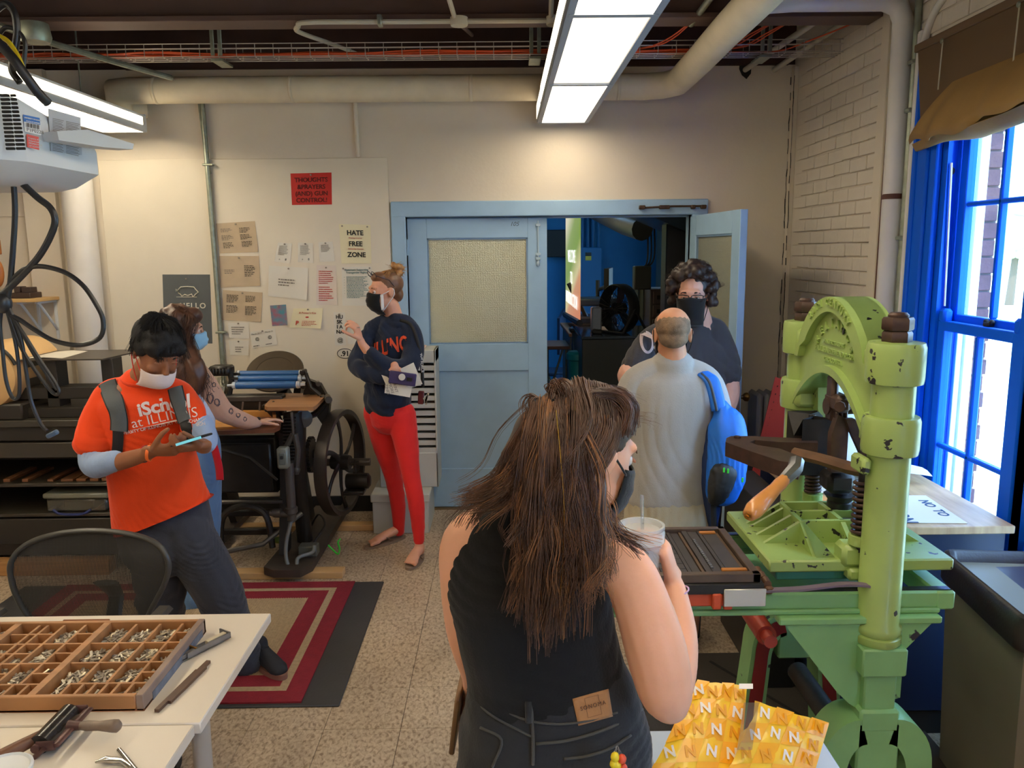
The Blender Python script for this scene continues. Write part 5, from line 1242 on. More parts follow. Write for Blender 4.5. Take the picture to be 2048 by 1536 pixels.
part('case_pull',MB().bbox((-1.34,cy1-.001,hh-.012),(-1.20,cy1+.006,hh+.002),.002),M_CASED,case)
rs_=random.Random(4)
def div(x0,y0,x1,y1,th=.0035,top=None):
 top=top or hh-.006
 m_=MB().box((min(x0,x1)-(th if x0==x1 else 0),min(y0,y1)-(th if y0==y1 else 0),cz0+.006),(max(x0,x1)+(th if x0==x1 else 0),max(y0,y1)+(th if y0==y1 else 0),top))
 part('divider',m_,M_CASE,case,smooth=None)
ix0,ix1,iy0,iy1=cx0+.016,cx1-.02,cy0+.014,cy1-.014
bays=[ix0+(ix1-ix0)*k/3 for k in range(4)]
cells=[]
for k in(1,2):div(bays[k],iy0,bays[k],iy1,.010,hh-.001)
rows=[iy0,iy0+.058,iy0+.165,iy0+.275,iy1]
for b in range(3):
 a0,a1=bays[b]+(.010 if b else 0),bays[b+1]-(.010 if b<2 else 0);wb=a1-a0
 for r_ in range(1,4):div(a0+(.055 if r_==1 and b==2 else 0),rows[r_],a1,rows[r_])
 for r_ in range(4):
  if r_==0:cuts=[0,.14,.28,.42,.56,.72,.88,1]if b!=2 else[0,.22,.36,.48,.6,.72,.86,1]
  else:cuts={0:[0,.3,.6,.82,1],1:[0,.22,.32,.52,.78,1],2:[0,.30,.58,.84,1]}[b]
  xs=[a0+wb*c for c in cuts]
  for c in range(len(xs)-1):
   if c:div(xs[c],rows[r_]+.003,xs[c],rows[r_+1]-.003)
   narrow=(xs[c+1]-xs[c])<.055 and r_>0
   if narrow:
    ym=(rows[r_]+rows[r_+1])/2;div(xs[c]+.003,ym,xs[c+1]-.003,ym)
    cells+=[(xs[c],xs[c+1],rows[r_],ym,rs_.choice((0,3,6))),(xs[c],xs[c+1],ym,rows[r_+1],rs_.choice((2,6,0)))]
   else:cells.append((xs[c],xs[c+1],rows[r_],rows[r_+1],30 if r_ else rs_.choice((0,6,9))))
sorts=[MB(),MB(),MB()]
for(a,b,c,d,n)in cells:
 n=int(n*max(.6,(b-a)*(d-c)/.007))
 for q in range(int(n*2.6)):
  L_s,Ws=.0225,rs_.choice((.0036,.0045,.0055,.007));x_=rs_.uniform(a+.01,b-.01);y_=rs_.uniform(c+.01,d-.01);an=rs_.uniform(-1.1,1.1)if rs_.random()<.85 else rs_.uniform(0,3)
  cc=1-((x_-(a+b)/2)/((b-a)/2))**2*.5-((y_-(c+d)/2)/((d-c)/2))**2*.5
  z_=cz0+.008+.017*max(0,cc)*rs_.uniform(.4,1.0)
  M_=Euler((rs_.uniform(-.35,.35),rs_.uniform(-.3,.3),an)).to_matrix()
  sorts[rs_.choice((0,0,1,1,2))].obox((x_,y_,z_),(Ws,L_s,.0038),M_)
for m_,mt_ in zip(sorts,(mat('type_metal',srgb(176,166,150),.4,metal=.35),mat('tarnished_type_metal',srgb(124,112,100),.45,metal=.3),mat('bright_type_metal',srgb(226,212,184),.35,metal=.35))):
 part('type_sorts',m_,mt_,case,smooth=None,kind='stuff')
sp=MB()
for i in range(9):
 for j in range(3):sp.box((-1.452+i*.011,2.02+j*.03,cz0+.008),(-1.444+i*.011,2.045+j*.03,cz0+.024))
part('spacers',sp,mat('type_metal',(1,1,1)),case,smooth=None,kind='stuff')
a,b=PZ(345,1334,.745),PZ(462,1275,.745);d_=(b-a).normalized();n_=Vector((-d_.y,d_.x,0))
cs_=thing('composing_stick','steel composing stick with slanted knee lying beside the type case','composing stick',(a+b)/2-Vector((0,0,.004)))
Lc=(b-a).length
part('tray',MB().prism([a,a+d_*Lc,a+d_*Lc+n_*.045,a+d_*.03+n_*.045],(0,0,.0022)),M_STEEL,cs_)
part('back_rail',MB().prism([a+d_*.05,a+d_*Lc,a+d_*Lc+n_*.003,a+d_*.05+n_*.003],(0,0,.017)),M_STEEL,cs_)
part('head',MB().prism([a+d_*(Lc-.004),a+d_*Lc,a+d_*Lc+n_*.046,a+d_*(Lc-.004)+n_*.046],(0,0,.018)),M_STEEL,cs_)
part('knee',MB().prism([a+d_*.08+n_*.004,a+d_*.085+n_*.004,a+d_*.085+n_*.04,a+d_*.08+n_*.04],(0,0,.018)),mat('brass',(1,1,1)),cs_)
part('clamp',MB().prism([a+d_*.02+n_*.004+Vector((0,0,.003)),a+d_*.10+n_*.004+Vector((0,0,.003)),a+d_*.10+n_*.018+Vector((0,0,.003)),a+d_*.02+n_*.018+Vector((0,0,.003))],(0,0,.012)),M_STEEL,cs_)
part('slug',MB().prism([a+d_*(Lc-.07)+n_*.012+Vector((0,0,.003)),a+d_*(Lc-.006)+n_*.012+Vector((0,0,.003)),a+d_*(Lc-.006)+n_*.026+Vector((0,0,.003)),a+d_*(Lc-.07)+n_*.026+Vector((0,0,.003))],(0,0,.012)),mat('bright_type_metal',(1,1,1)),cs_)
a,b=PZ(318,1425,.742),PZ(420,1326,.742);d_=(b-a).normalized();n_=Vector((-d_.y,d_.x,0));L2=(b-a).length
single('wooden_reglet',MB().prism([a,a+d_*.04-n_*.0,a+d_*.04-n_*.008,a+d_*(L2-.03)-n_*.008,a+d_*(L2-.03)-n_*.002,a+d_*L2-n_*.002,a+d_*L2+n_*.01,a+d_*(L2-.05)+n_*.01,a+d_*(L2-.05)+n_*.014,a+n_*.012],(0,0,.008)),mat('dark_walnut',srgb(84,58,44),.45,var=.2,vs=20),'notched dark wood strip lying diagonally on the cream table','wood strip')
z0_=.74;a,b=PZ(78,1490,.765),PZ(140,1425,.765);d_=(b-a).normalized();n_=Vector((d_.y,-d_.x,0));Lb=(b-a).length;rb2=.023
by=thing('ink_roller','black inky hand roller with wooden handle on the nearer cream table','roller',(a+b)/2-Vector((0,0,.025)))
part('roller',MB().tube([a,b],rb2,22),mat('ink_black_rubber',srgb(44,40,38),.22,var=.3,vs=40),by,smooth=50)
fr_=MB()
for e in(a-d_*.008,b+d_*.008):fr_.tube([e-n_*.0,e+n_*.04+Vector((0,0,.004))],[(.004,.014),(.004,.012)],8,side=d_);fr_.lathe([(0,-.004),(.01,-.004),(.01,.006),(0,.006)],e-d_*.004,-d_ if e is not None else d_,10)
fr_.tube([a-d_*.01+n_*.042+Vector((0,0,.004)),b+d_*.01+n_*.042+Vector((0,0,.004))],[(.011,.005)]*2,8,side=n_)
part('frame',fr_,mat('inky_casting',srgb(92,62,58),.4,metal=.3,var=.35,vs=25),by)
m_=(a+b)/2+n_*.045+Vector((0,0,.006));hdir=(PZ(240,1452,.775)-m_);
part('ferrule',MB().tube([m_-n_*.012,m_+hdir*.15],[.013,.010],10),mat('inky_casting',(1,1,1)),by)
hl=hdir.length
part('handle',MB().lathe([(.009,hl*.12),(.012,hl*.3),(.011,hl*.55),(.015,hl*.85),(.015,hl*.94),(.009,hl*1.0),(0,hl*1.01)],m_,hdir,18),mat('grubby_wood',srgb(112,92,76),.45,var=.3,vs=25),by,smooth=60)
part('foot',MB().tube([a-d_*.012+n_*.02,a-d_*.014-n_*.005+Vector((0,0,-.022))],.006,8),mat('inky_casting',(1,1,1)),by)
a,b=PZ(-60,1535,.775),PZ(100,1452,.785)
single('wooden_tool',MB().tube([a,a*.5+b*.5,b-(b-a)*.04,b],[.017,.0155,.0125,.009],14,round_ends=True).xf(Matrix.Translation((0,0,-.012))),mat('brown_handle_wood',srgb(110,72,50),.45,var=.25,vs=14),'brown wooden tool crossing the rim of the white tub','tool',smooth=60)
q=PZ(8,1580,.74)
tb_=thing('plastic_tub','white plastic tub at the lower left corner','tub',(q.x,q.y,.74))
part('body',MB().lathe([(0,0),(.05,0),(.056,.035),(.058,.04),(.06,.042),(.06,.048),(.055,.05),(.052,.046),(0,.04)],(q.x,q.y,.741),(0,0,1),26),mat('white_tub',srgb(214,216,218),.4),tb_)
kq=thing('quoin_key','chrome T-shaped key lying on the nearer cream table','key',PZ(235,1520,.74))
part('shaft',MB().tube([PZ(190,1524,.75),PZ(212,1519,.75),PZ(245,1522,.75),PZ(262,1536,.75)],[.003,.008,.006,.007],10),mat('chrome',srgb(200,196,188),.15,metal=1),kq,smooth=50)
part('bar',MB().tube([PZ(238,1500,.752),PZ(275,1545,.752)],.006,10),mat('chrome',(1,1,1)),kq)
single('paper_corner',sheet(PZ(-20,1408,.7405),Vector((.9,-.3,0)).normalized(),.12,.05),PAPER['white'],'corner of a white paper by the type case at the left edge','paper')
# ================================================================ mesh office chair
Yh=2.78
ch=thing('office_chair','grey mesh office chair back rising behind the type case table','chair',(-1.50,2.95,0))
M_CHF=mat('chair_frame_grey',srgb(66,64,60),.4);M_MESH=mat('chair_mesh',srgb(58,56,52),.6)
op=[(20,1140),(24,1118),(40,1098),(70,1082),(120,1070),(180,1066),(240,1070),(290,1081),(322,1100),(337,1130),(330,1165),(312,1200),(296,1228)]
half_l=op;lowL=[(44,1221),(28,1180)]
outer=[PY(x,y,Yh)for x,y in op]+[PY(280,1262,Yh),PY(262,1300,Yh+.01),PY(200,1320,Yh+.02),PY(140,1318,Yh+.02),PY(90,1298,Yh+.01),PY(66,1262,Yh)]+[PY(x,y,Yh)for x,y in lowL]
outer=[p+Vector((0,.05*((p.z-.7)/.25)**2,0))for p in outer]
ol=[];n_=len(outer)
for i in range(n_):
 p0,p1,p2,p3=outer[i-1],outer[i],outer[(i+1)%n_],outer[(i+2)%n_]
 for k in range(4):t_=k/4;ol.append(.5*((2*p1)+(p2-p0)*t_+(2*p0-5*p1+4*p2-p3)*t_*t_+(3*p1-p0-3*p2+p3)*t_**3))
part('back_frame',MB().tube(ol,[(.010,.014)]*len(ol),10,closed=True),M_CHF,ch,smooth=True)
zs=[p.z for p in ol];zmin,zmax=min(zs),max(zs)
def span(z):
 xs=[]
 for i in range(len(ol)):
  p,q_=ol[i],ol[(i+1)%len(ol)]
  if(p.z-z)*(q_.z-z)<0:xs.append(p.x+(q_.x-p.x)*(z-p.z)/(q_.z-p.z))
 return(min(xs),max(xs))if len(xs)>=2 else None
def vspan(x):
 xs=[]
 for i in range(len(ol)):
  p,q_=ol[i],ol[(i+1)%len(ol)]
  if(p.x-x)*(q_.x-x)<0:xs.append(p.z+(q_.z-p.z)*(x-p.x)/(q_.x-p.x))
 return(min(xs),max(xs))if len(xs)>=2 else None
ms=MB();xa,xb=min(p.x for p in ol),max(p.x for p in ol);x=xa+.006
while x<xb-.004:
 v_=vspan(x)
 if v_:
  pts=[v_[0]+(v_[1]-v_[0])*k/5 for k in range(6)]
  f_=lambda z:Yh+.045*((z-.7)/.25)**2+.012*math.sin(PI*(x-xa)/(xb-xa))
  for k in range(5):
   ms.add([(x-.0017,f_(pts[k]),pts[k]),(x+.0017,f_(pts[k]),pts[k]),(x+.0017,f_(pts[k+1]),pts[k+1]),(x-.0017,f_(pts[k+1]),pts[k+1])],[(0,1,2,3)])
 x+=.0048
z=zmin+.01
while z<zmax-.01:
 s_=span(z)
 if s_:
  fy=Yh+.045*((z-.7)/.25)**2+.008
  ms.add([(s_[0],fy,z),(s_[1],fy,z),(s_[1],fy,z+.0016),(s_[0],fy,z+.0016)],[(0,1,2,3)])
 z+=.0052
part('back_mesh',ms,M_MESH,ch,smooth=None,kind='stuff')
part('spine',MB().tube([(-1.50,Yh+.06,.66),(-1.50,Yh+.13,.58),(-1.50,Yh+.05,.42),(-1.50,2.6,.40)],[(.05,.012),(.03,.02),(.03,.02),(.05,.02)],8,side=(1,0,0)),M_CHF,ch)
part('seat',MB().bbox((-1.76,2.40,.42),(-1.24,2.78,.46),.02),M_MESH,ch)
for s_ in(-1,1):part('armrest',MB().bbox((-1.50+s_*.29-.03,2.45,.62),(-1.50+s_*.29+.03,2.68,.645),.012).tube([(-1.5+s_*.29,2.56,.62),(-1.5+s_*.29,2.62,.42),(-1.5+s_*.15,2.62,.40)],.014,8),M_CHF,ch)
part('column',MB().cyl((-1.5,2.6,.1),(-1.5,2.6,.42),.03),M_CHF,ch)
for k in range(5):
 a_=2*PI*k/5+.3;e=Vector((-1.5+.28*math.cos(a_),2.6+.28*math.sin(a_),.07));part('base_arm',MB().tube([(-1.5,2.6,.11),e],[.022,.014],8),M_CHF,ch)
 part('caster',MB().cyl(e+Vector((-.02,0,-.042)),e+Vector((.02,0,-.042)),.027,seg=12),M_BLACK,ch)
 # ================================================================ dark imposing cabinet at the left
M_DK=mat('dark_olive_steel',srgb(62,56,46),.42,var=.1,vs=4);M_DK2=mat('dark_umber',srgb(44,38,31),.5,var=.1,vs=4)
ic=thing('imposing_cabinet','long dark steel composing cabinet with open shelves along the left','cabinet',(-3.3,4.85,0))
X0,X1,Y0,Y1=-4.4,-2.12,4.55,5.2
part('stone_top',MB().bbox((X0,Y0,.885),(X1,Y1,.925),.004),M_DK,ic)
part('top_rail',MB().bbox((X0,Y0+.02,.80),(X1,Y1-.02,.885),.004),M_DK2,ic)
part('ledge',MB().bbox((X0,Y0+.01,.70),(X1,Y0+.06,.79),.004),M_DK,ic)
part('back_panel',MB().box((X0,Y1-.05,.1),(X1,Y1-.03,.8)),M_DK2,ic)
for zz,in((.52,),(.335,)):part('shelf',MB().bbox((X0,Y0+.03,zz),(X1,Y1-.05,zz+.02),.003),M_DK,ic)
part('drawer_front',MB().bbox((X0,Y0+.02,.17),(X1-.0,Y0+.05,.325),.004),M_DK2,ic)
part('side_panel',MB().bbox((X1-.03,Y0+.02,0),(X1,Y1-.03,.8),.004),M_DK2,ic)
part('base',MB().bbox((X0,Y0+.05,.09),(X1,Y1-.03,.17),.004),M_DK2,ic)
rk=random.Random(8)
for k,xx in enumerate((-2.98,-2.87,-2.72,-2.64,-2.55,-2.47,-2.40,-2.33,-2.26)):
 w_=rk.uniform(.04,.09)
 single('wood_block',MB().bbox((xx,Y0+.06,.541),(xx+w_*.8,Y0+.34,.541+rk.uniform(.014,.02)),.002),mat('furniture_wood',srgb(128,84,52),.5,var=.2,vs=16),['leftmost','second','third','fourth','fifth','sixth','seventh','eighth','last'][k]+' from the left of the brown wooden blocks on the dark cabinet shelf','block','wooden blocks on the dark cabinet shelf')
cb_=thing('clear_storage_box','clear plastic latch box with blue handle on the dark cabinet shelf','box',(-2.62,4.75,.355))
q0,q1=PY(93,985,4.62),PY(215,985,4.62)
CP=mat('clear_plastic',srgb(170,166,150),.12,trans=.75,spec=.6)
part('tub',MB().bbox((q0.x,4.60,.356),(q1.x,4.95,.44),.012),CP,cb_)
part('lid',MB().bbox((q0.x-.012,4.59,.44),(q1.x+.012,4.96,.472),.008),mat('frosted_lid',srgb(150,150,132),.3,trans=.3),cb_)
part('contents',MB().bbox((q0.x+.09,4.64,.36),(q1.x-.09,4.85,.42),.008),mat('box_contents',srgb(70,60,56),.6),cb_)
part('handle',MB().tube(spline([(q0.x+.05,4.585,.375),(q0.x+.1,4.575,.352),(q1.x-.14,4.575,.352),(q1.x-.09,4.585,.375)]),.008,8),mat('navy_handle',srgb(40,54,110),.4),cb_)
single('floor_beam',MB().bbox((-4.3,4.50,.0),(-2.35,4.59,.085),.004),mat('pine_beam',srgb(176,128,76),.6,var=.12,vs=8,stretch=(.4,4,4)),'rough pine beam on the floor along the dark cabinet base','beam')
pl_=thing('steel_stand','dark steel stand with thin top plate on the composing cabinet','stand',(-2.5,4.85,.925))
T0=[PY(62,722,4.62),PY(182,716,4.62)];zt_=T0[0].z
part('top_plate',MB().prism([(-2.84,4.62,zt_),(-2.33,4.62,zt_),(-2.27,5.05,zt_+.002),(-2.84,5.05,zt_+.002)],(0,0,.008)),mat('stand_plate',srgb(66,58,50),.4),pl_)
for(xx,yy)in((-2.66,4.68),(-2.34,4.7),(-2.84,4.7),(-2.48,4.98)):part('post',MB().bbox((xx-.035,yy-.02,.925),(xx+.035,yy+.10,zt_),.003),M_DK2,pl_)
part('cross_bar',MB().bbox((-2.9,4.66,1.03),(-2.3,4.80,1.10),.004),M_DK2,pl_);part('base_bar',MB().bbox((-2.86,4.62,.925),(-2.22,5.1,.985),.004),M_DK2,pl_)
single('paper_sheet',MB().grid(lambda u,v:(-2.80+.32*u,4.66+.33*v,zt_+.0095+.006*math.sin(u*5)),6,3,thick=.001),PAPER['white'],'sheet of paper lying on the dark steel stand','paper')
single('bright_strip',MB().box((-2.46,4.618,1.0),(-2.34,4.622,1.004)).xf(Matrix.Translation((0,0,-.012))),M_STEEL,'thin bright metal strip on the dark steel stand base','strip')if False else None
cy=thing('press_cylinder','tan covered impression cylinder at the left edge above the dark cabinet','cylinder',(-3.05,4.6,.93))
cc=PY(-25,752,4.6);r_=.19
part('drum',MB().lathe([(r_-.03,0),(r_-.008,.01),(r_,.04),(r_,.5)],(cc.x,4.55,cc.z),(0,1,0),30),mat('tan_packing',srgb(218,176,120),.5),cy,smooth=50)
part('rim',MB().tube([(cc.x+(r_+.008)*math.cos(t_),4.57,cc.z+(r_+.008)*math.sin(t_))for t_ in[R(20+8*k)for k in range(16)]],.01,8),M_BLACK,cy)
part('bearer',MB().bbox((cc.x-.3,4.56,.925),(cc.x+.2,5.05,cc.z-r_+.03),.01),M_DK2,cy)
sf=thing('wall_shelf','small wood shelf on white bracket at the left of the back wall','shelf',PY(45,600,5.4))
q0,q1=PY(15,602,5.3),PY(72,602,5.3)
part('plank',MB().bbox((q0.x-.6,5.3,q0.z-.01),(q1.x,5.6,q0.z+.012),.002),mat('shelf_pine',srgb(210,170,110),.5),sf)
bk=MB()
for xx in(q1.x-.03,q1.x-.15):bk.bbox((xx-.01,5.57,q0.z-.28),(xx+.01,5.59,q0.z-.01),.002).bbox((xx-.01,5.35,q0.z-.025),(xx+.01,5.59,q0.z-.01),.002).tube([(xx,5.58,q0.z-.22),(xx,5.38,q0.z-.02)],.009,6)
part('bracket',bk,M_FIX,sf)
single('metal_type_block',MB().bbox((q0.x-.02,5.36,q0.z+.012),(q1.x-.07,5.5,q0.z+.05),.004).bbox((q0.x,5.38,q0.z+.05),(q0.x+.04,5.46,q0.z+.09),.003).bbox((q0.x+.05,5.38,q0.z+.05),(q0.x+.11,5.46,q0.z+.085),.003),mat('brown_type_block',srgb(62,46,40),.5),'brown block of standing type on the little wall shelf','type block')
single('brown_instrument',MB().ell(PY(0,530,5.4)+Vector((-.03,0,-.05)),(.05,.03,.1)).bbox(tuple(PY(0,500,5.4)+Vector((-.05,-.01,-.03))),tuple(PY(0,500,5.4)+Vector((.0,.02,.07))),.004),mat('orange_brown',srgb(160,96,44),.4),'orange-brown wooden object above the small wall shelf','ornament')
# ================================================================ literature rack and boxes
M_RACK=mat('rack_grey_white',srgb(196,198,192),.45)
rkx0,rkx1,rky=-.86,-.462,5.30
bx_=thing('storage_box','pale grey cardboard storage box on the floor beneath the slotted rack','box',(-.66,5.35,0))
part('body',MB().bbox((-.895,5.14,0),(-.52,5.56,.26),.005),M_RACK,bx_);part('lid',MB().bbox((-.905,5.13,.22),(-.51,5.57,.275),.006),M_RACK,bx_)
rk_=thing('literature_rack','pale grey metal literature rack with many shallow slots beside the closed door','rack',(-.66,5.38,.276))
zt_=PY(860,700,rky).z;zl_=PY(860,905,rky).z
sh=MB().bbox((rkx0,rky,.276),(rkx0+.012,5.56,zt_),.002).bbox((rkx1-.012,rky-.01,.276),(rkx1,5.56,zt_),.002).bbox((rkx0,rky-.01,.276),(rkx1,rky+.02,zl_),.004).box((rkx0,5.55,.276),(rkx1,5.56,zt_)).bbox((rkx0,rky-.01,zt_-.085),(rkx1,5.56,zt_),.004)
part('case',sh,M_RACK,rk_)
n_=12
for k in range(n_):
 zz=zl_+(zt_-.085-zl_)*k/n_;dz=(zt_-.085-zl_)/n_
 part('slot',MB().prism([(rkx0+.012,rky,zz),(rkx0+.012,rky,zz+dz*.62),(rkx0+.012,rky+.012,zz+dz*.62),(rkx0+.012,5.5,zz+dz*.3),(rkx0+.012,5.5,zz)],(rkx1-rkx0-.024,0,0)),M_RACK,rk_)
single('folded_papers',MB().bbox((-.74,5.32,zt_),(-.54,5.5,zt_+.012),.003),mat('blush_paper',srgb(224,196,180),.7),'few papers lying on top of the slotted rack','papers')
# ================================================================ projector and its cables
M_PRJ=mat('projector_white',srgb(206,208,210),.42);M_PRJ2=mat('projector_grey',srgb(176,178,184),.45)
pxr,py0_,py1_=-1.045,1.775,2.17
ztp=PY(50,172,py0_).z;zbm=PY(50,318,py0_).z;zbt=PY(50,362,py0_).z
pj=thing('projector','white ceiling projector with vents and stickers at the upper left','projector',(-1.3,1.95,zbt))
bd=MB();XL=-1.58
prof=[(pxr,py0_+.05),(pxr-.03,py0_+.0),(XL,py0_),(XL,py1_),(pxr-.02,py1_),(pxr,py1_-.03)]
def rng(z,ins):
 c_=Vector((-1.3,1.95,0));return[Vector((x+(c_.x-x)*ins,y+(c_.y-y)*ins,z))for x,y in prof]
rgs=[rng(zbt,.30),rng(zbt+.012,.16),rng(zbm,0.0),rng(zbm+.03,0.0),rng(ztp-.03,.0),rng(ztp-.006,.03),rng(ztp,.1)]
vs=[p for r__ in rgs for p in r__];n_=6;fs=[(5,4,3,2,1,0),tuple(range(36,42))]
for i in range(6):
 for k in range(6):fs.append((i*6+k,i*6+(k+1)%6,(i+1)*6+(k+1)%6,(i+1)*6+k))
vs=[v-Vector((0,0,.06*max(0,(v.y-py0_)/.345)if v.z>zbm+.05 else 0))for v in vs]
bd.add(vs,[tuple(reversed(f))for f in fs]);part('body',bd,M_PRJ,pj,smooth=30)
vt=MB();
for k in range(14):
 z_=PY(20,190+k*8.2,py0_).z
 for(xa_,xb_)in((PY(1,200,py0_).x,PY(19,200,py0_).x),(PY(21.5,200,py0_).x,PY(32+k*.6,200,py0_).x)):vt.bbox((xa_,py0_-.0015,z_-.0032),(xb_,py0_+.004,z_+.0022),.001)
part('vent_slots',vt,M_DKLINE,pj,kind='stuff')
pe=pxr-.03
def on_side(x,y):
 return PX(x,y,pxr+.0015)
def sidequad(pts,th=.0012):return MB().prism([on_side(*p)for p in pts],(th,0,0))
def on_ch(x,y):
 p0=Vector((pxr-.03,py0_,0));nrm=Vector((.05,-.03,0)).normalized();d=_ray(x,y);t=(p0+nrm*.0012-C0).dot(nrm)/d.dot(nrm);return C0+d*t
def chq(pts):
 return MB().prism([on_ch(*p)for p in pts],Vector((.05,-.03,0)).normalized()*.0008)
part('blue_sticker',chq([(46,229),(79,236),(80,250),(47,243)]),mat('sticker_blue',srgb(46,104,176),.4),pj)
part('white_sticker',chq([(48,243),(80,250),(82,271),(49,263)]),mat('sticker_white',srgb(224,222,220),.4),pj)
bc=MB();
for k in range(13):
 x_=51+k*2.2;bc.add([p.v[0]if False else on_ch(*p)+Vector((.0012,-.0008,0))for p in((x_,245+k*.45),(x_+(1.4 if k%3 else.7),245+k*.45),(x_+(1.4 if k%3 else.7),254+k*.45),(x_,254+k*.45))],[(0,1,2,3)])
part('barcode',bc,M_INK,pj,smooth=None)
def ch_text(s,x,y,h,m,**kw):
 p=on_ch(x,y);r__=(on_ch(x+10,y+2)-p).normalized();mb=text_mb(s,p+Vector((.001,-.0007,0)),h,right=r__,up=(0,0,1),ext=.0003,align='LEFT',**kw);return part('sticker_print',mb,m,pj,smooth=None)
ch_text('P1P0228',53,262,.0105,M_INKG);ch_text('UNIVERSITY OF ILLINOIS',48,236,.0034,mat('sticker_white',(1,1,1)),bold=.03);ch_text('STATE OF ILLINOIS',52,243,.0034,mat('sticker_white',(1,1,1)),bold=.03)
part('red_sticker',chq([(53,268),(77,274),(78,300),(54,294)]),mat('sticker_red',srgb(216,78,66),.4),pj)
ch_text('Property of the\nDepartment\nPROPERTY OF\nOF ILLINOIS',56,277,.0046,mat('sticker_white',(1,1,1)),lsp=1.2)
part('label_plate',sidequad([(96,217),(160,235),(163,310),(101,302)]),M_PRJ2,pj)
ln=MB()
for k in range(22):
 y_=236+k*3.0
 for(a,b)in((104,126),(131,158)):
  if 11<k<15:continue
  p,q_=on_side(a,y_+(a-100)*.22),on_side(b-(k*7%5),y_+(b-100)*.22);
  ln.prism([p+Vector((.0014,0,-.0006)),q_+Vector((.0014,0,-.0006)),q_+Vector((.0014,0,.0006)),p+Vector((.0014,0,.0006))],(.0003,0,0))
part('label_print',ln,M_INKG,pj,smooth=None,kind='stuff')
part('cable_cover_handle',MB().prism([PX(84,265,pxr),PX(148,262,pxr),PX(240,290,pxr+.05),PX(238,301,pxr+.05),PX(180,297,pxr+.03),PX(88,283,pxr)],(.045,-.02,0)),M_PRJ,pj,smooth=30)
part('mount_plate',MB().bbox((-1.42,1.85,ztp-.03),(-1.2,2.05,ztp+.02),.01),M_DK2,pj)
part('mount_pole',MB().cyl((-1.32,1.95,ztp),(-1.32,1.95,3.42),.024,seg=14),M_DK2,pj)
Yc_=1.92
def cable(name,lab,pts,r,m,Y=Yc_,grp='projector cables'):
 P=[PY(p[0],p[1],p[2]if len(p)>2 else Y)for p in pts]
 return single(name,MB().tube(spline(P,7),r,8),m,lab,'cable',grp,smooth=True)
M_CAB=mat('black_cable',(.018,.017,.018),.35);M_YELC=mat('yellow_cable',srgb(220,186,30),.4)
cable('cable','thick black cable bent down to the back of the projector',[(-30,60,1.85),(20,110,1.85),(50,150,1.86),(80,190,1.88),(95,205,1.9)],.011,M_CAB)
cable('cable','tall black cable arching up to the upper left corner',[(-20,30,1.9),(10,8,1.9),(28,25,1.9),(34,60,1.9),(30,100,1.9),(24,140,1.9),(40,165,1.9)],.008,M_CAB)
cable('cable','black cable in a smaller loop in front of the tray',[(-5,72,1.9),(12,55,1.9),(35,62,1.9),(50,85,1.9),(48,120,1.9),(44,150,1.9)],.005,M_CAB)
cable('cable','yellow cable coming down to the projector',[(-10,68,1.88),(15,82,1.88),(32,105,1.88),(44,130,1.88),(50,150,1.89)],.0052,M_YELC)
cable('cable','black cable hanging straight down from the projector',[(26,350),(30,420),(26,500),(20,570),(14,605)],.0065,M_CAB)
cable('cable','black cable with a sharp elbow hanging below the projector',[(42,365),(75,395),(100,415),(110,440),(102,470),(80,510),(50,545),(20,575),(2,590)],.008,M_CAB)
cable('cable','black cable making the wide round loop against the wall',[(8,590),(25,560),(50,538),(85,533),(130,545),(165,570),(190,605),(206,640),(200,675),(160,690),(110,682),(70,660),(40,640),(20,630)],.0058,M_CAB)
for k,(lab,pts)in enumerate((('black cable hanging in a long narrow loop to the lower right',[(10,600),(30,640),(55,680),(80,720),(110,765),(118,785),(105,785),(70,740),(40,690),(14,620)]),('black cable hanging in a narrow loop at the far left',[(5,605),(0,650),(5,700),(12,760),(25,795),(38,790),(38,740),(30,680),(14,620)]),('black cable doubled beside the long narrow loop',[(12,608),(36,650),(66,705),(95,750),(114,780)]),('black data cable ending in a plug in front of the dark cabinet',[(12,612),(40,670),(52,740),(62,800),(80,845),(94,862)]))):
 cable('cable',lab,pts,.0045,M_CAB)
single('cable_knot',MB().ell(PY(6,606,Yc_),(.02,.02,.025)),M_CAB,'black tape binding the hanging projector cables','tape')
pl2=PY(105,868,Yc_);single('cable_plug',MB().obox(pl2,(.03,.014,.012),Matrix.Rotation(R(-25),4,'Y'),b=.003),mat('plug_blue_grey',srgb(74,92,116),.4),'blue-grey connector on the end of the data cable','plug')
q=PY(40,60,3.2);t=thing('ceiling_bracket','galvanised pipe fitting hanging under the ceiling at the far left','bracket',q)
part('box',MB().lathe([(0,0),(.05,0),(.058,.02),(.05,.07),(0,.08)],(q.x-.0,3.3,q.z-.02),(0,0,1),20),M_GALV,t)
part('arm',MB().tube([(q.x-.3,3.3,q.z+.1),(q.x,3.35,q.z),(q.x+.1,3.7,q.z+.0),(q.x+.16,4.2,q.z+.03)],.013,8),M_GALV,t)
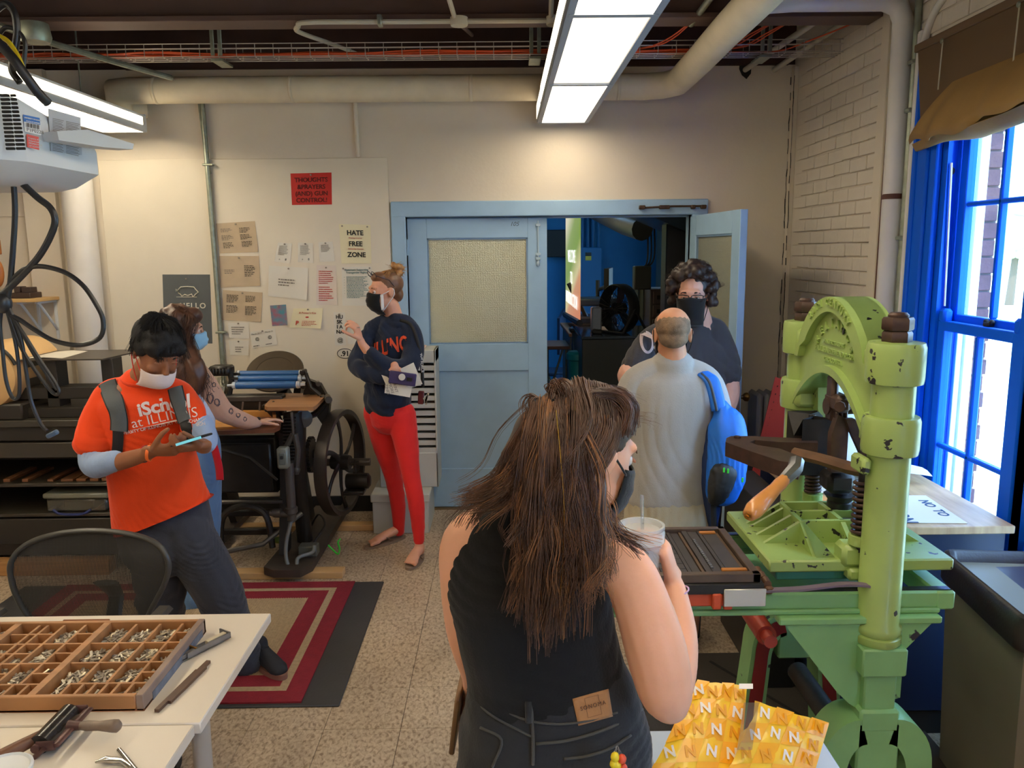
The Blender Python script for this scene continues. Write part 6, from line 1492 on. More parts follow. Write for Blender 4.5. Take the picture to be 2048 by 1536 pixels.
# ================================================================ black treadle platen press with blue rollers
M_PB=mat('press_black',srgb(40,36,33),.38,metal=.2,var=.2,vs=14);M_PB2=mat('press_grey_black',srgb(74,68,62),.4,metal=.25,var=.2,vs=10)
M_BROLL=mat('blue_roller_rubber',srgb(38,92,150),.35);M_MAPLE=mat('maple_board',srgb(170,122,80),.42,var=.12,vs=6,stretch=(.5,3,3));M_MAPLE2=mat('yellow_maple',srgb(196,138,70),.4,var=.12,vs=6,stretch=(.5,3,3))
pp=thing('platen_press','black cast-iron platen press with flywheel, round ink disk and three blue rollers','printing press',(-1.42,4.85,0))
def Q(x,y,Y=4.8):return PY(x,y,Y)
def cast(name,pts,Y,th,m=M_PB):
 return part(name,MB().prism([PY(x,y,Y)for x,y in pts],(0,th,0)),m,pp,smooth=30)
bx0_,bx1_=-1.83,-1.36
body=MB().bbox((-1.80,4.72,.42),(-1.38,5.15,.78),.02)
part('bed_casting',body,M_PB,pp)
sf_=MB()
for xx in(-1.85,-1.36):
 sf_.prism([(xx,4.55,.09),(xx,4.66,.09),(xx,4.72,.35),(xx,4.92,.45),(xx,5.15,.09),(xx,5.28,.09),(xx,5.12,.5),(xx,5.22,.95),(xx,5.10,1.02),(xx,4.95,.80),(xx,4.70,.80),(xx,4.66,.5)],(.045,0,0))
 part('side_frame',sf_,M_PB,pp);sf_=MB()
part('front_plate',MB().bbox((-1.80,4.64,.45),(-1.40,4.67,.75),.01),M_PB,pp)
part('cross_rod',MB().cyl((-1.83,4.62,.40),(-1.34,4.62,.40),.014,seg=10),M_PB2,pp)
part('cross_rod',MB().cyl((-1.83,4.9,.62),(-1.20,4.9,.62),.03,seg=12),M_PB,pp)
for z_,x0,x1 in((.28,-1.80,-1.40),(.16,-1.82,-1.38)):part('tie_bar',MB().bbox((x0,4.70,z_),(x1,4.74,z_+.04),.008),M_PB,pp)
part('brace_arch',MB().tube(spline([(-1.72,4.60,.12),(-1.70,4.60,.3),(-1.62,4.60,.37),(-1.5,4.60,.37),(-1.43,4.60,.3),(-1.41,4.60,.12)]),.02,8),M_PB,pp)
part('treadle_bar',MB().tube([(-1.9,4.45,.10),(-1.45,4.55,.16),(-1.25,4.7,.3)],.016,8),M_PB2,pp)
part('diagonal_rod',MB().tube([Q(440,897,4.6),Q(500,915,4.6),Q(555,960,4.6)],.008,6),M_PB2,pp)
gr=MB();gc=Vector((-1.22,4.88,.62))
gr.lathe([(.0,-.012),(.10,-.012),(.10,.012),(0,.012)],gc,(1,0,0),26)
for k in range(26):a_=2*PI*k/26;gr.obox(gc+Vector((0,.105*math.cos(a_),.105*math.sin(a_))),(.024,.013,.018),Matrix.Rotation(a_-PI/2,4,'X'))
part('gear',gr,M_PB,pp)
rk_=MB();
for k in range(16):p=Q(580,835+k*6.5,4.66);rk_.bbox((p.x-.035,4.63,p.z-.006),(p.x+.035,4.66,p.z+.005),.002)
part('rack_teeth',rk_,M_PB,pp,kind='stuff')
part('right_column',MB().tube([Q(585,825,4.7),Q(592,880,4.7),Q(600,980,4.75),Q(610,1080,4.8)],[(.06,.05),(.055,.05),(.05,.05),(.05,.05)],10),M_PB,pp)
part('hub_cap',MB().lathe([(.0,-.07),(.03,-.07),(.05,-.055),(.055,0),(.0,.01)],Q(607,838,4.7),(.5,-1,0),18),M_PB2,pp)
fw_c=Vector((-1.045,4.93,.555));fr=.335
prf=[(fr-.028,-.036),(fr,-.036),(fr+.003,0),(fr,.036),(fr-.028,.036),(fr-.022,0),(fr-.028,-.036)]
WX=Vector((math.cos(R(11)),-math.sin(R(11)),0));WY=Vector((math.sin(R(11)),math.cos(R(11)),0))
wh=part('flywheel',MB().lathe(prf,fw_c,WX,56),mat('flywheel_iron',srgb(66,58,52),.36,metal=.35,var=.3,vs=5),pp,smooth=50)
part('hub',MB().lathe([(0,-.06),(.045,-.06),(.05,-.04),(.05,.04),(.045,.06),(0,.06)],fw_c,WX,20),M_PB,wh)
for k in range(6):
 a_=2*PI*k/6+.35;P_l=[]
 for q_ in range(6):t_=q_/5;ang=a_+.32*math.sin(t_*PI*.5)*t_;rr=.045+(fr-.07)*t_;P_l.append(fw_c+WY*rr*math.cos(ang)+Vector((0,0,rr*math.sin(ang))))
 part('spoke',MB().tube(P_l,[(.012,.024),(.011,.019),(.010,.016),(.010,.016),(.011,.018),(.012,.024)],8,side=(1,0,0)),M_PB,wh)
part('main_shaft',MB().cyl((-1.85,4.93,.555),(-.86,4.93,.555),.024,seg=14),M_PB2,pp)
mc=Q(722,960,4.95)
part('motor',MB().lathe([(0,-.07),(.045,-.07),(.05,-.06),(.05,.07),(.03,.085),(0,.085)],(mc.x-.02,4.93,mc.z),(1,0,0),20).bbox((mc.x-.1,4.86,mc.z-.075),(mc.x+.03,4.99,mc.z-.05),.006),M_PB,pp)
part('throw_lever',MB().tube([Q(712,945,4.9),Q(709,918,4.9)],.006,6).tube([Q(702,925,4.9),Q(718,923,4.9)],.005,6).tube([Q(706,945,4.9),Q(735,948,4.9)],.006,6),M_PB,pp)
dc=Q(550,742,5.12);dn=Vector((.05,-.62,.78)).normalized()
part('ink_disk',MB().lathe([(0,-.03),(.02,-.03),(.03,-.008),(.178,-.008),(.182,0),(.176,.006),(.12,.004),(.118,.001),(0,.001)],dc,dn,44),mat('ink_disk_iron',srgb(86,74,60),.35,metal=.45,var=.12,vs=6),pp,smooth=40)
part('disk_bracket',MB().tube([dc-dn*.03,(-1.42,5.1,.95)],[.03,.05],10),M_PB,pp)
for k,(ya,x0,x1,Yr)in enumerate(((747.5,481,598,4.95),(757.5,477,596,4.90),(770,473,592,4.85))):
 a,b=Q(x0,ya+.6,Yr),Q(x1,ya-.6,Yr);ax=(b-a).normalized()
 ro=part('ink_roller',MB().cyl(a,b,.0205 if k<2 else.023,seg=18),M_BROLL,pp)
 tr=MB()
 for e,s_ in((a,-1),(b,1)):tr.lathe([(.012,0),(.021,.003),(.024,.012),(.021,.024),(.010,.026),(.008,.055),(0,.055)],e,ax*s_,14)
 part('roller_truck',tr,mat('nylon_truck',srgb(190,196,204),.35),ro)
fn=MB();p=Q(447,740,4.9);fn.bbox((p.x-.075,4.84,p.z-.03),(p.x+.055,4.95,p.z+.03),.012)
for k in range(6):fn.ell((p.x-.06+k*.02,4.835,p.z+.0),(.009,.009,.018))
part('ink_fountain',fn,M_PB,pp)
hk=MB().tube([Q(458,735,4.88),Q(463,760,4.88),Q(460,790,4.88)],.018,8).tube([Q(462,757,4.86),Q(474,757,4.86)],.008,6).tube([Q(462,770,4.86),Q(474,772,4.86)],.008,6).bbox(tuple(Q(455,800,4.9)),tuple(Q(480,775,4.9)+Vector((0,.1,0))),.006)if False else MB().tube([Q(458,735,4.88),Q(463,760,4.88),Q(458,792,4.88)],.018,8).tube([Q(462,757,4.86),Q(476,757,4.86)],.008,6).tube([Q(462,770,4.86),Q(474,772,4.86)],.008,6).tube([Q(464,748,4.93),Q(480,748,4.93)],.008,6)
part('roller_hook',hk,M_PB,pp)
rh_=MB().tube([Q(602,748,4.9),Q(612,748,4.9),Q(622,775,4.9),Q(640,790,4.9)],.013,8).tube([Q(598,758,4.9),Q(612,760,4.9)],.011,8).tube([Q(596,772,4.88),Q(610,776,4.88)],.011,8).bbox(tuple(Q(606,745,4.9)-Vector((.015,.03,.01))),tuple(Q(606,745,4.9)+Vector((.02,.03,.02))),.006)
part('roller_hook',rh_,M_PB,pp)
cast('arm_casting',[(612,758),(640,768),(652,790),(640,800),(618,788),(606,790)],4.95,.05)
cast('arm_casting',[(640,792),(660,800),(655,842),(644,848),(630,828),(628,815),(640,812)],4.85,.06)
part('arm_pivot',MB().lathe([(0,-.05),(.02,-.05),(.022,.05),(0,.05)],Q(656,797,4.8),(.3,-1,0),12).lathe([(0,-.03),(.014,-.03),(.014,.03),(0,.03)],Q(636,767,4.9),(.3,-1,0),12),M_PB2,pp)
part('arm_casting',MB().tube([Q(656,800,4.85),Q(630,828,4.85),Q(606,838,4.75)],[(.02,.03)]*3,8),M_PB,pp)
part('top_rail',MB().bbox((-1.80,4.80,Q(480,800).z-.012),(-1.36,4.86,Q(480,793).z),.005),M_PB2,pp)
bd_=MB().bbox((-1.78,4.82,.88),(-1.36,4.90,1.01),.01);part('bed',bd_,M_PB,pp)
part('gripper_rod',MB().tube([Q(486,804,4.75),Q(484,822,4.75)],.006,6).tube([Q(520,804,4.75),Q(519,822,4.75)],.006,6),M_STEEL,pp)
fb0=[PY(530,816,4.52),PY(553,787,4.85),PY(640,787,4.85),PY(651,791,4.83),PY(630,818,4.52)]
zf=PY(580,812,4.58).z
fbp=[PZ(x,y,zf)for x,y in((529,811),(533,806),(552,788),(558,786),(640,787),(648,789),(649,793),(632,811),(626,814),(534,814))]
part('feed_board',MB().prism(fbp,(0,0,-.022)),M_MAPLE,pp,smooth=20)
zg=.90
gbp=[PZ(x,y,zg)for x,y in((405,858),(410,838),(428,824),(548,826),(562,838),(560,852),(548,858),(430,862))]
part('delivery_board',MB().prism(gbp,(0,0,-.022)),mat('red_brown_board',srgb(112,66,44),.4,var=.15,vs=8),pp,smooth=20)
ybd=[PZ(x,y,zg+.013)for x,y in((415,856),(420,834),(490,834),(488,852))]
part('board_overlay',MB().prism(ybd,(0,0,-.012)),M_MAPLE2,pp)
part('board_backstop',MB().prism([PZ(x,y,zg+.03)for x,y in((470,824),(470,820),(550,820),(552,830),(546,830),(546,824))],(0,0,-.03)),M_MAPLE2,pp)
part('board_support',MB().tube([(-1.42,4.72,.98),(-1.36,4.74,.80),(-1.38,4.8,.7)],[(.04,.03)]*3,8),M_PB,pp)
part('impression_lever',MB().tube([Q(583,825,4.5),Q(587,868,4.5)],.008,8).tube([Q(586,868,4.5),Q(574,890,4.5),Q(572,900,4.5)],.016,8).tube([Q(590,868,4.5),Q(596,900,4.5),Q(592,948,4.5)],.017,8).ell(Q(592,940,4.5),.024),M_PB2,pp)
po=MB().tube([Q(578,925,4.45),Q(582,1000,4.45),Q(584,1040,4.45)],.027,12).lathe([(.03,-.02),(.036,-.015),(.036,.015),(.03,.02)],Q(583,1020,4.45),(0,0,1),14).tube([Q(540,1026,4.45),Q(582,1030,4.45)],.018,10).lathe([(.02,-.02),(.026,-.01),(.026,.03),(.02,.03)],Q(552,1026,4.45),(1,0,0),12)
part('conduit_post',po,mat('dull_pipe',srgb(84,78,74),.4,metal=.5),pp)
p=Q(568,914,4.42)
sb_=part('switch_box',MB().bbox((p.x-.032,4.38,p.z-.062),(p.x+.032,4.44,p.z+.062),.01),mat('switch_grey',srgb(128,130,120),.45,metal=.3),pp)
part('switch_plate',MB().bbox((p.x-.018,4.373,p.z-.035),(p.x+.018,4.382,p.z+.035),.004),mat('switch_plate',srgb(98,102,96),.4),sb_)
part('toggle_switch',MB().bbox((p.x-.008,4.365,p.z),(p.x+.008,4.376,p.z+.018),.002),M_DKLINE,sb_)
part('flex_conduit',MB().tube(spline([Q(583,1038,4.45),Q(572,1090,4.44),Q(576,1130,4.42),Q(596,1146,4.40),(-1.22,4.44,.11),Q(624,1105,4.5),Q(628,1090,4.52)]),.0115,8),mat('grey_flex',srgb(112,112,108),.45),pp,smooth=True)
jbx=PZ(618,1090,.15);part('junction_box',MB().bbox((jbx.x-.06,jbx.y-.03,.085),(jbx.x+.05,jbx.y+.05,.15),.006),mat('junction_grey',srgb(96,98,92),.5,metal=.3),pp)
part('power_cord',MB().tube(spline([(jbx.x,jbx.y+.05,.12),(jbx.x+.05,jbx.y+.2,.2),(jbx.x-.02,jbx.y+.35,.22),(jbx.x-.1,4.95,.1)]),.007,6),M_CAB,pp,smooth=True)
part('skid',MB().prism([(-1.40,4.38,.04),(-1.33,4.33,.04),(-1.18,4.33,.04),(-1.13,4.42,.04),(-1.13,5.5,.04),(-1.36,5.5,.04)],(0,0,.046)),mat('oily_skid',srgb(64,54,46),.5,var=.25,vs=10),pp)
part('skid',MB().bbox((-1.98,4.42,.04),(-1.80,5.5,.086),.004),mat('oily_skid',(1,1,1)),pp)
for k,(yy,xa,xb,lab)in enumerate(((4.40,-2.0,-.955,'pine plank under the front of the platen press'),(5.2,-2.0,-.88,'pine plank under the back of the platen press'))):
 single('pine_plank',MB().bbox((xa,yy,0),(xb,yy+.09,.039),.003),mat('pine',srgb(206,164,110),.6,var=.1,vs=8,stretch=(.4,4,4)),lab,'plank','planks under the platen press')
single('green_clip',MB().tube(spline([PZ(656,1090,.10),PZ(666,1100,.07),PZ(676,1108,.05),PZ(679,1098,.06),PZ(676,1085,.09),PZ(680,1078,.1)]),.0055,6),mat('lime_plastic',srgb(70,220,70),.4),'bright green cord clip on the edge of the dark skid','clip')
single('yellow_rag',MB().ell(PZ(560,1080,.10),(.05,.03,.02)).ell(PZ(570,1074,.11),(.03,.03,.02)),mat('lime_rag',srgb(120,130,50),.8),'dull yellow-green rag under the platen press','rag')
single('red_can',MB().bbox((-2.02,4.85,.1),(-1.92,4.95,.48),.01),mat('red_can_paint',srgb(190,40,30),.4),'red can standing left of the platen press','can')
single('clear_jar',MB().lathe([(0,0),(.035,0),(.035,.07),(.028,.08),(.028,.1),(0,.1)],(Q(445,775,5.15).x,5.15,Q(445,785,5.15).z),(0,0,1),16),glass_mat('jar_glass',(.8,.82,.8),.15),'small clear jar on the cream tub behind the press','jar')
p=Q(446,790,5.15);single('cream_tub',MB().lathe([(0,-.12),(.05,-.12),(.055,.0),(0,.0)],(p.x,5.15,p.z+.02),(0,0,1),18).bbox((p.x-.1,5.05,p.z-.13),(p.x+.1,5.25,p.z-.101),.004),mat('cream_tub',srgb(220,204,150),.5),'cream tub beside the ink fountain of the platen press','tub')
# ================================================================ figures
from mathutils.bvhtree import BVHTree
def fuse(name,mb,m,parent,voxel=.006,it=4,label=None,shade=True,cb=None,fac=.5):
 """grow one continuous surface from overlapping closed volumes"""
 me0=mb.mesh('tmp',m);o=bpy.data.objects.new('tmp',me0);COL.objects.link(o)
 rm_=o.modifiers.new('r','REMESH');rm_.mode='VOXEL';rm_.voxel_size=voxel
 if it:sm_=o.modifiers.new('s','SMOOTH');sm_.iterations=it;sm_.factor=fac
 dg=bpy.context.evaluated_depsgraph_get();me=bpy.data.meshes.new_from_object(o.evaluated_get(dg))
 bpy.data.objects.remove(o);bpy.data.meshes.remove(me0)
 me.name=name
 me.materials.clear();me.materials.append(m)
 if cb:
  n=len(me.vertices);co=np.empty(n*3);me.vertices.foreach_get('co',co);no=np.empty(n*3);me.vertices.foreach_get('normal',no)
  co=cb(co.reshape(-1,3),no.reshape(-1,3));me.vertices.foreach_set('co',co.ravel())
 W_=wmat(parent).inverted()if parent is not None else Matrix.Identity(4)
 me.transform(W_)
 me.polygons.foreach_set('use_smooth',[True]*len(me.polygons));me.update()
 ob=bpy.data.objects.new(name,me);COL.objects.link(ob);ob.parent=parent
 if label:ob['label']=label
 return ob
def folds(amp,freq,dirv,seed=0,amp2=None):
 """cloth folds: smooth ridges running along dirv"""
 rg=np.random.RandomState(seed);d=np.array(dirv,float);d/=np.linalg.norm(d)
 u=np.cross(d,[0,1,.2]);u/=np.linalg.norm(u);v=np.cross(d,u)
 ph=rg.uniform(0,6.28,8);fr=freq*rg.uniform(.5,1.6,4)
 def f(co,no):
  a=co@u;b=co@v;c=co@d
  w=np.sin(fr[0]*(a+b*.6)+ph[0]+2.2*np.sin(c*freq*.22+ph[1]))*.5+np.sin(fr[1]*(a-b*.5)+ph[2]+1.8*np.sin(c*freq*.3+ph[3]))*.35+np.sin(fr[2]*(b+.3*c)+ph[4]+2*np.sin(a*freq*.3+ph[5]))*.25
  m_=.5+.5*np.sin(c*freq*.16+a*freq*.1+ph[6])
  q=np.abs(np.sin(fr[3]*2.1*(a+.5*b)+ph[7]+2.6*np.sin(c*freq*.33+ph[2])+1.2*np.sin(b*freq*.7)))**.6
  m2=.5+.5*np.sin(c*freq*.31-a*freq*.22+ph[4])
  return co+no*(amp*(1.15*w*m_-.8*(1-q)*m2+.6))[:,None]
 return f
def J(x,y,Y):return PY(x,y,Y)
def limb(mb,pts,side=None,seg=14,sp=4):
 """pts: (x, y, Y, r_px) or (x, y, Y, r_px, depth_ratio)"""
 P=[];Rr=[]
 for p in pts:
  q=J(*p[:3]);r_=p[3]*mpp(q);P.append(q);Rr.append(Vector((r_,r_*(p[4]if len(p)>4 else 1),0)))
 P2=spline(P,sp);R2=spline(Rr,sp)
 return mb.tube(P2,[(max(.003,r_.x),max(.003,r_.y))for r_ in R2],seg,side=side,round_ends=True)
def frame3(fwd,up=(0,0,1)):
 f=Vector(fwd).normalized();r_=f.cross(Vector(up)).normalized();u=r_.cross(f)
 return Matrix(((r_.x,f.x,u.x),(r_.y,f.y,u.y),(r_.z,f.z,u.z)))
def head_flesh(mb,c,M,s=1.0,nose=1.0):
 def e(p,r_,rot=None):mb.ell(Vector(c)+M@(Vector(p)*s),[k*s for k in r_],M@rot if rot is not None else M,seg=18,rings=12)
 e((0,-.012,.035),(.074,.094,.078));e((0,.022,-.005),(.066,.076,.075));e((0,.034,-.045),(.056,.06,.07))
 e((0,.05,-.09),(.036,.036,.028));e((-.038,.03,-.062),(.022,.045,.035));e((.038,.03,-.062),(.022,.045,.035))
 e((0,.078,.028),(.052,.02,.016));e((-.034,.07,-.028),(.024,.022,.02));e((.034,.07,-.028),(.024,.022,.02))
 if nose:
  mb.tube([Vector(c)+M@(Vector(p)*s)for p in((0,.088,.012),(0,.104,-.014),(0,.112,-.03),(0,.1,-.04))],[(.008*s,.01*s),(.0095*s,.01*s),(.013*s,.011*s),(.012*s,.008*s)],8,side=M@Vector((1,0,0)),round_ends=True)
 e((0,.09,-.062),(.022,.012,.009));e((0,.088,-.073),(.019,.012,.007))
 for sx in(-1,1):
  e((sx*.076,-.008,-.008),(.009,.019,.031),Euler((R(-8),0,sx*R(-22))).to_matrix());e((sx*.079,-.016,.006),(.008,.012,.018),Euler((0,0,sx*R(-30))).to_matrix())
 return mb
def eyes(parent,c,M,s=1.0,closed=False,col=srgb(70,45,30)):
 for sx in(-1,1):
  p=Vector(c)+M@(Vector((sx*.031,.079,.003))*s)
  if not closed:
   eb=part('eye',MB().ell(p,.0125*s,seg=12,rings=8),mat('eye_white',srgb(225,215,208),.25),parent,smooth=True)
   part('iris',MB().ell(p+M@Vector((0,.0078*s,-.001)),.0062*s,seg=10,rings=6),mat('iris_dark',srgb(48,34,26),.15),eb,smooth=True)
  part('eyelid',MB().tube([p+M@(Vector((x_,.0125-abs(x_)*.25,.0045-abs(x_-.0)**2*14))*s)for x_ in(-.015,-.008,0,.008,.015)],[.0024*s,.0036*s,.004*s,.0036*s,.0022*s],6),mat('eyelid_tone',srgb(172,118,92),.6),parent,smooth=True)
  part('eyebrow',MB().tube([Vector(c)+M@(Vector((sx*x_,.096-abs(x_-.02)*.45,z_))*s)for x_,z_ in((.012,.024),(.024,.028),(.038,.028),(.05,.021))],[(.002*s,.004*s),(.0025*s,.0045*s),(.002*s,.0035*s),(.001*s,.001*s)],6,side=M@Vector((0,1,0))),mat('brow_'+str(col[0])[:5],col,.8),parent,smooth=True)
def face_mask(parent,c,M,m,s=1.0,top=-.008,bot=-.115,wide=72,drop=0,pleats=True,loop=None,label=None,below=False,straps=True):
 def f(u,v):
  a=R(-wide+2*wide*u);z=top+(bot-top)*v
  vv=v
  yb=(.108+.022*math.sin(min(1,vv*1.15)*PI)**.8-.028*vv**2+(-.03*vv**6))
  if v<.12:z+=.012*math.cos(a)**6
  x=.076*math.sin(a)*(1-.16*vv);y=.012+(yb-.012)*math.cos(a)**.85 if math.cos(a)>0 else.012
  y+=(.0018*math.sin(vv*26)if pleats else 0)*math.cos(a)
  return Vector(c)+M@(Vector((x,y,z))*s)
 mk=part('face_mask',MB().grid(lambda u,v:f(u,1-v),20,14,thick=-.0035),m,parent,smooth=True,label=label)
 lm=loop or m
 if straps:
  for sx,u in((-1,0),(1,1)):
   a_,b_=f(u,.08),f(u,.82);ear=Vector(c)+M@(Vector((sx*.082,-.022,.018))*s);ear2=Vector(c)+M@(Vector((sx*.082,-.024,-.02))*s)
   part('ear_loop',MB().tube(spline([a_,(a_+ear)/2+M@Vector((sx*.004,0,0)),ear,ear2,(b_+ear2)/2+M@Vector((sx*.004,0,0)),b_],5),.0022*s,6),lm,mk,smooth=True)
 return mk
def hand(mb,wrist,d,n,s=1.0,curl=(.5,.5,.55,.6),thumb=.4,side=1,spread=.06):
 """d: palm direction, n: palm-side normal; side: +1 thumb towards d x n"""
 d=Vector(d).normalized();n=Vector(n);n=(n-d*n.dot(d)).normalized();t=d.cross(n)*side
 W=Vector(wrist)
 mb.tube([W-d*.03*s,W,W+d*.035*s,W+d*.075*s],[(.027*s,.02*s),(.026*s,.017*s),(.036*s,.015*s),(.038*s,.0125*s)],12,side=t,round_ends=True)
 Ls=(.074,.083,.077,.060);offs=(.028,.0095,-.0095,-.027)
 for k in range(4):
  p=W+d*(.078-.006*abs(k-1))*s+t*offs[k]*s;dd=(d+t*spread*(1.5-k)).normalized();nn=n;rr=(.0092,.0095,.009,.008)[k]*s;pts=[p-dd*.02*s,p];c_=curl[k]
  for seg_,fr_ in enumerate((.44,.32,.24)):
   ang=c_*(.8 if seg_==0 else 1.1);nd=(dd*math.cos(ang)+nn*math.sin(ang)).normalized();nn=(nn*math.cos(ang)-dd*math.sin(ang)).normalized();dd=nd
   pts.append(pts[-1]+dd*Ls[k]*fr_*s)
  mb.tube(pts,[rr*1.05,rr*1.05,rr,rr*.92,rr*.8],8,round_ends=True)
 p=W+d*.018*s+t*.026*s;dd=(d*.75+t*.75+n*thumb).normalized();pts=[p-dd*.01*s,p]
 for seg_,L_ in enumerate((.042,.032,.026)):
  pts.append(pts[-1]+dd*L_*s);dd=(dd+d*.28+n*thumb*.6-t*.2*seg_).normalized()
 mb.tube(pts,[.015*s,.0145*s,.0115*s,.0105*s,.009*s],8,round_ends=True)
 return mb
def strands(name,guides,m,parent,r=.0008,seed=1,segs=12,wav=.004,label=None):
 """guides: (n, spread0, spread1, [points], frizz)"""
 rg=random.Random(seed);mb=MB()
 for g in guides:
  n,s0,s1,P=g[:4];fz=g[4]if len(g)>4 else 1.0
  P=[Vector(p)for p in P];n_c=max(1,n//9)
  for c_ in range(n_c):
   def rv(s_,zz=.6):return Vector((max(-1.9,min(1.9,rg.gauss(0,1))),rg.gauss(0,.45),max(-1.2,min(1.2,rg.gauss(0,zz)))))*s_
   o0,o1=rv(s0,.35),rv(s1);om=o0*.4+o1*.6+rv(s1*.3);ph=rg.uniform(0,6.3);fq=rg.uniform(5,11);am=wav*rg.uniform(.4,1.6)*fz;L_=rg.uniform(.74,1.06)
   for q in range(9):
    j0,j1=rv(.0035),rv(.004+.004*fz)
    pts=[];N=segs
    CP=[p+o0*(1-t_)**1.5+om*math.sin(PI*t_)*.5+o1*t_**1.2+j0*(1-t_)+j1*t_ for p,t_ in zip(P,[k/(len(P)-1)for k in range(len(P))])]
    sp_=spline(CP,max(2,int(N/(len(P)-1))+1))
    k_end=max(3,int(len(sp_)*min(1,L_)))
    sp_=sp_[:k_end];nn=len(sp_)
    for k,p in enumerate(sp_):
     t_=k/(nn-1);w_=am*t_;pts.append(p+Vector((math.sin(ph+fq*t_*1.3)*w_,math.cos(ph*1.3+fq*t_)*w_*.5,math.sin(ph*2+fq*t_*.7)*w_*.3)))
    mb.tube(pts,[r*(1.0-.55*k/(nn-1))for k in range(nn)],3,caps=False)
 return part(name,mb,m,parent,smooth=True,label=label,kind='stuff')
def decal(mb,ob,direction=(0,1,0),off=.002,back=.4,ymin=None):
 """drape a flat print onto a garment"""
 me=ob.data;W_=wmat(ob.parent)@Matrix.Identity(4)if ob.parent else Matrix.Identity(4)
 bv=BVHTree.FromPolygons([W_@v.co for v in me.vertices],[tuple(p.vertices)for p in me.polygons])
 d=Vector(direction).normalized();out=[]
 for v in mb.v:
  h=bv.ray_cast(v-d*back,d)
  while ymin and h[0]is not None and h[0].y<ymin:h=bv.ray_cast(h[0]+d*.002,d)
  out.append(h[0]-d*off if h[0]is not None else v)
 mb.v=out;return mb
def dense(mb,n=1,mx=.02):
 """split long edges so that a print can follow folds"""
 import bmesh
 bm=bmesh.new();vs=[bm.verts.new(v)for v in mb.v]
 for f in mb.f:
  try:bm.faces.new([vs[i]for i in f])
  except ValueError:pass
 bmesh.ops.triangulate(bm,faces=bm.faces[:])
 for _ in range(n):bmesh.ops.subdivide_edges(bm,edges=[e for e in bm.edges if e.calc_length()>mx],cuts=1,use_grid_fill=True)
 bm.verts.index_update();o=MB();o.v=[v.co.copy()for v in bm.verts];o.f=[tuple(v.index for v in f.verts)for f in bm.faces];o.m=[0]*len(o.f);bm.free();return o
def skin(name,col,**k):return mat(name,col,.5,var=.05,vs=14,bump=.06,bs=160,sss=.12,spec=.35,**k)
def cloth(name,col,r_=.85,**k):return mat(name,col,r_,var=.05,vs=8,bump=.25,bs=180,spec=.2,sheen=.15,**k)
def person(label,base):return thing('person',label,'person',base)
EM=MB
S_LIGHT=skin('skin_fair',srgb(226,172,142));S_PINK=skin('skin_rosy',srgb(220,160,132));S_TAN=skin('skin_brown',srgb(150,98,70));S_OLIVE=skin('skin_olive',srgb(206,158,132))
M_DENIM=cloth('blue_denim',srgb(92,122,160));M_DENIMD=cloth('charcoal_denim',srgb(62,64,74));M_DENIMB=cloth('black_denim',srgb(44,44,46))
# ---------------------------------------------------------------- woman in the foreground (back to us)
YA=1.45
A=person('woman with long brown hair and black sleeveless top seen from behind, holding a clear cup',(.09,1.47,0))
fl=EM();X_=(1,0,0)
hA=J(1168,900,1.40);MA=frame3((.80,.52,-.34),(.18,.1,1))
head_flesh(fl,hA,MA,.98)
limb(fl,[(1120,960,1.42,44),(1095,1010,1.41,46),(1085,1060,1.42,60)],side=X_)
limb(fl,[(1085,1040,1.43,80,.55),(1060,1110,1.44,128,.55),(1062,1200,1.45,142,.6),(1082,1300,1.45,142,.6),(1096,1390,1.45,148,.62),(1108,1470,1.46,170,.62),(1108,1560,1.47,176,.64)],side=X_,seg=24)
limb(fl,[(1205,1112,1.41,54),(1255,1146,1.39,55),(1286,1215,1.37,58),(1312,1300,1.35,62),(1330,1378,1.34,56),(1338,1405,1.36,42)],sp=5)
limb(fl,[(1335,1400,1.37,44),(1352,1340,1.42,42),(1358,1270,1.47,37),(1352,1200,1.51,27),(1347,1170,1.53,22)],sp=5)
hand(fl,J(1347,1166,1.535),(-.25,.08,1),(-.9,.25,.0),1.0,(.75,.7,.7,.75),.55,side=-1,spread=.05)
limb(fl,[(985,1060,1.43,58),(935,1090,1.44,55),(924,1170,1.45,44),(930,1250,1.47,40),(940,1300,1.50,36),(948,1350,1.56,26),(945,1385,1.60,20)],sp=5)
hand(fl,J(944,1388,1.605),(-.2,.25,-1),(.8,.3,-.2),.95,(.8,.8,.85,.9),.5,side=1)
for(xa,yb)in((1030,-.06),(1185,.06)):
 p=J(xa,1540,1.46);zb_=p.z
 fl.tube([(p.x,1.47,zb_),(p.x,1.47,.5),(p.x,1.5,.28),(p.x,1.48,.09)],[.085,.058,.05,.038],14,round_ends=True);fl.ell((p.x,1.56,.04),(.045,.12,.04))
fuse('body',fl,skin('skin_peach',srgb(232,172,140)),A,.0055,5)
eyes(A,hA,MA,.98,col=srgb(70,46,32))
face_mask(A,hA,MA,cloth('slate_black_mask',srgb(38,42,46)),.98,top=-.012,bot=-.135,label='dark pleated mask')
tp=EM()
limb(tp,[(1092,1012,1.418,92,.72),(1082,1050,1.42,118,.66),(1052,1110,1.435,148,.62),(1046,1145,1.44,156,.62),(1060,1200,1.45,160,.66),(1078,1290,1.45,156,.68),(1092,1360,1.45,160,.68),(1096,1392,1.45,163,.67)],side=X_,seg=28)
fuse('sleeveless_top',tp,cloth('black_rib_knit',srgb(24,23,24),.9),A,.006,5,cb=folds(.003,50,(1,0,-.25),3))
jn=EM()
limb(jn,[(1098,1378,1.455,168,.69),(1102,1410,1.458,176,.69),(1105,1440,1.46,184,.68),(1108,1500,1.465,192,.69),(1108,1580,1.47,196,.7),(1108,1640,1.47,196,.7)],side=X_,seg=28)
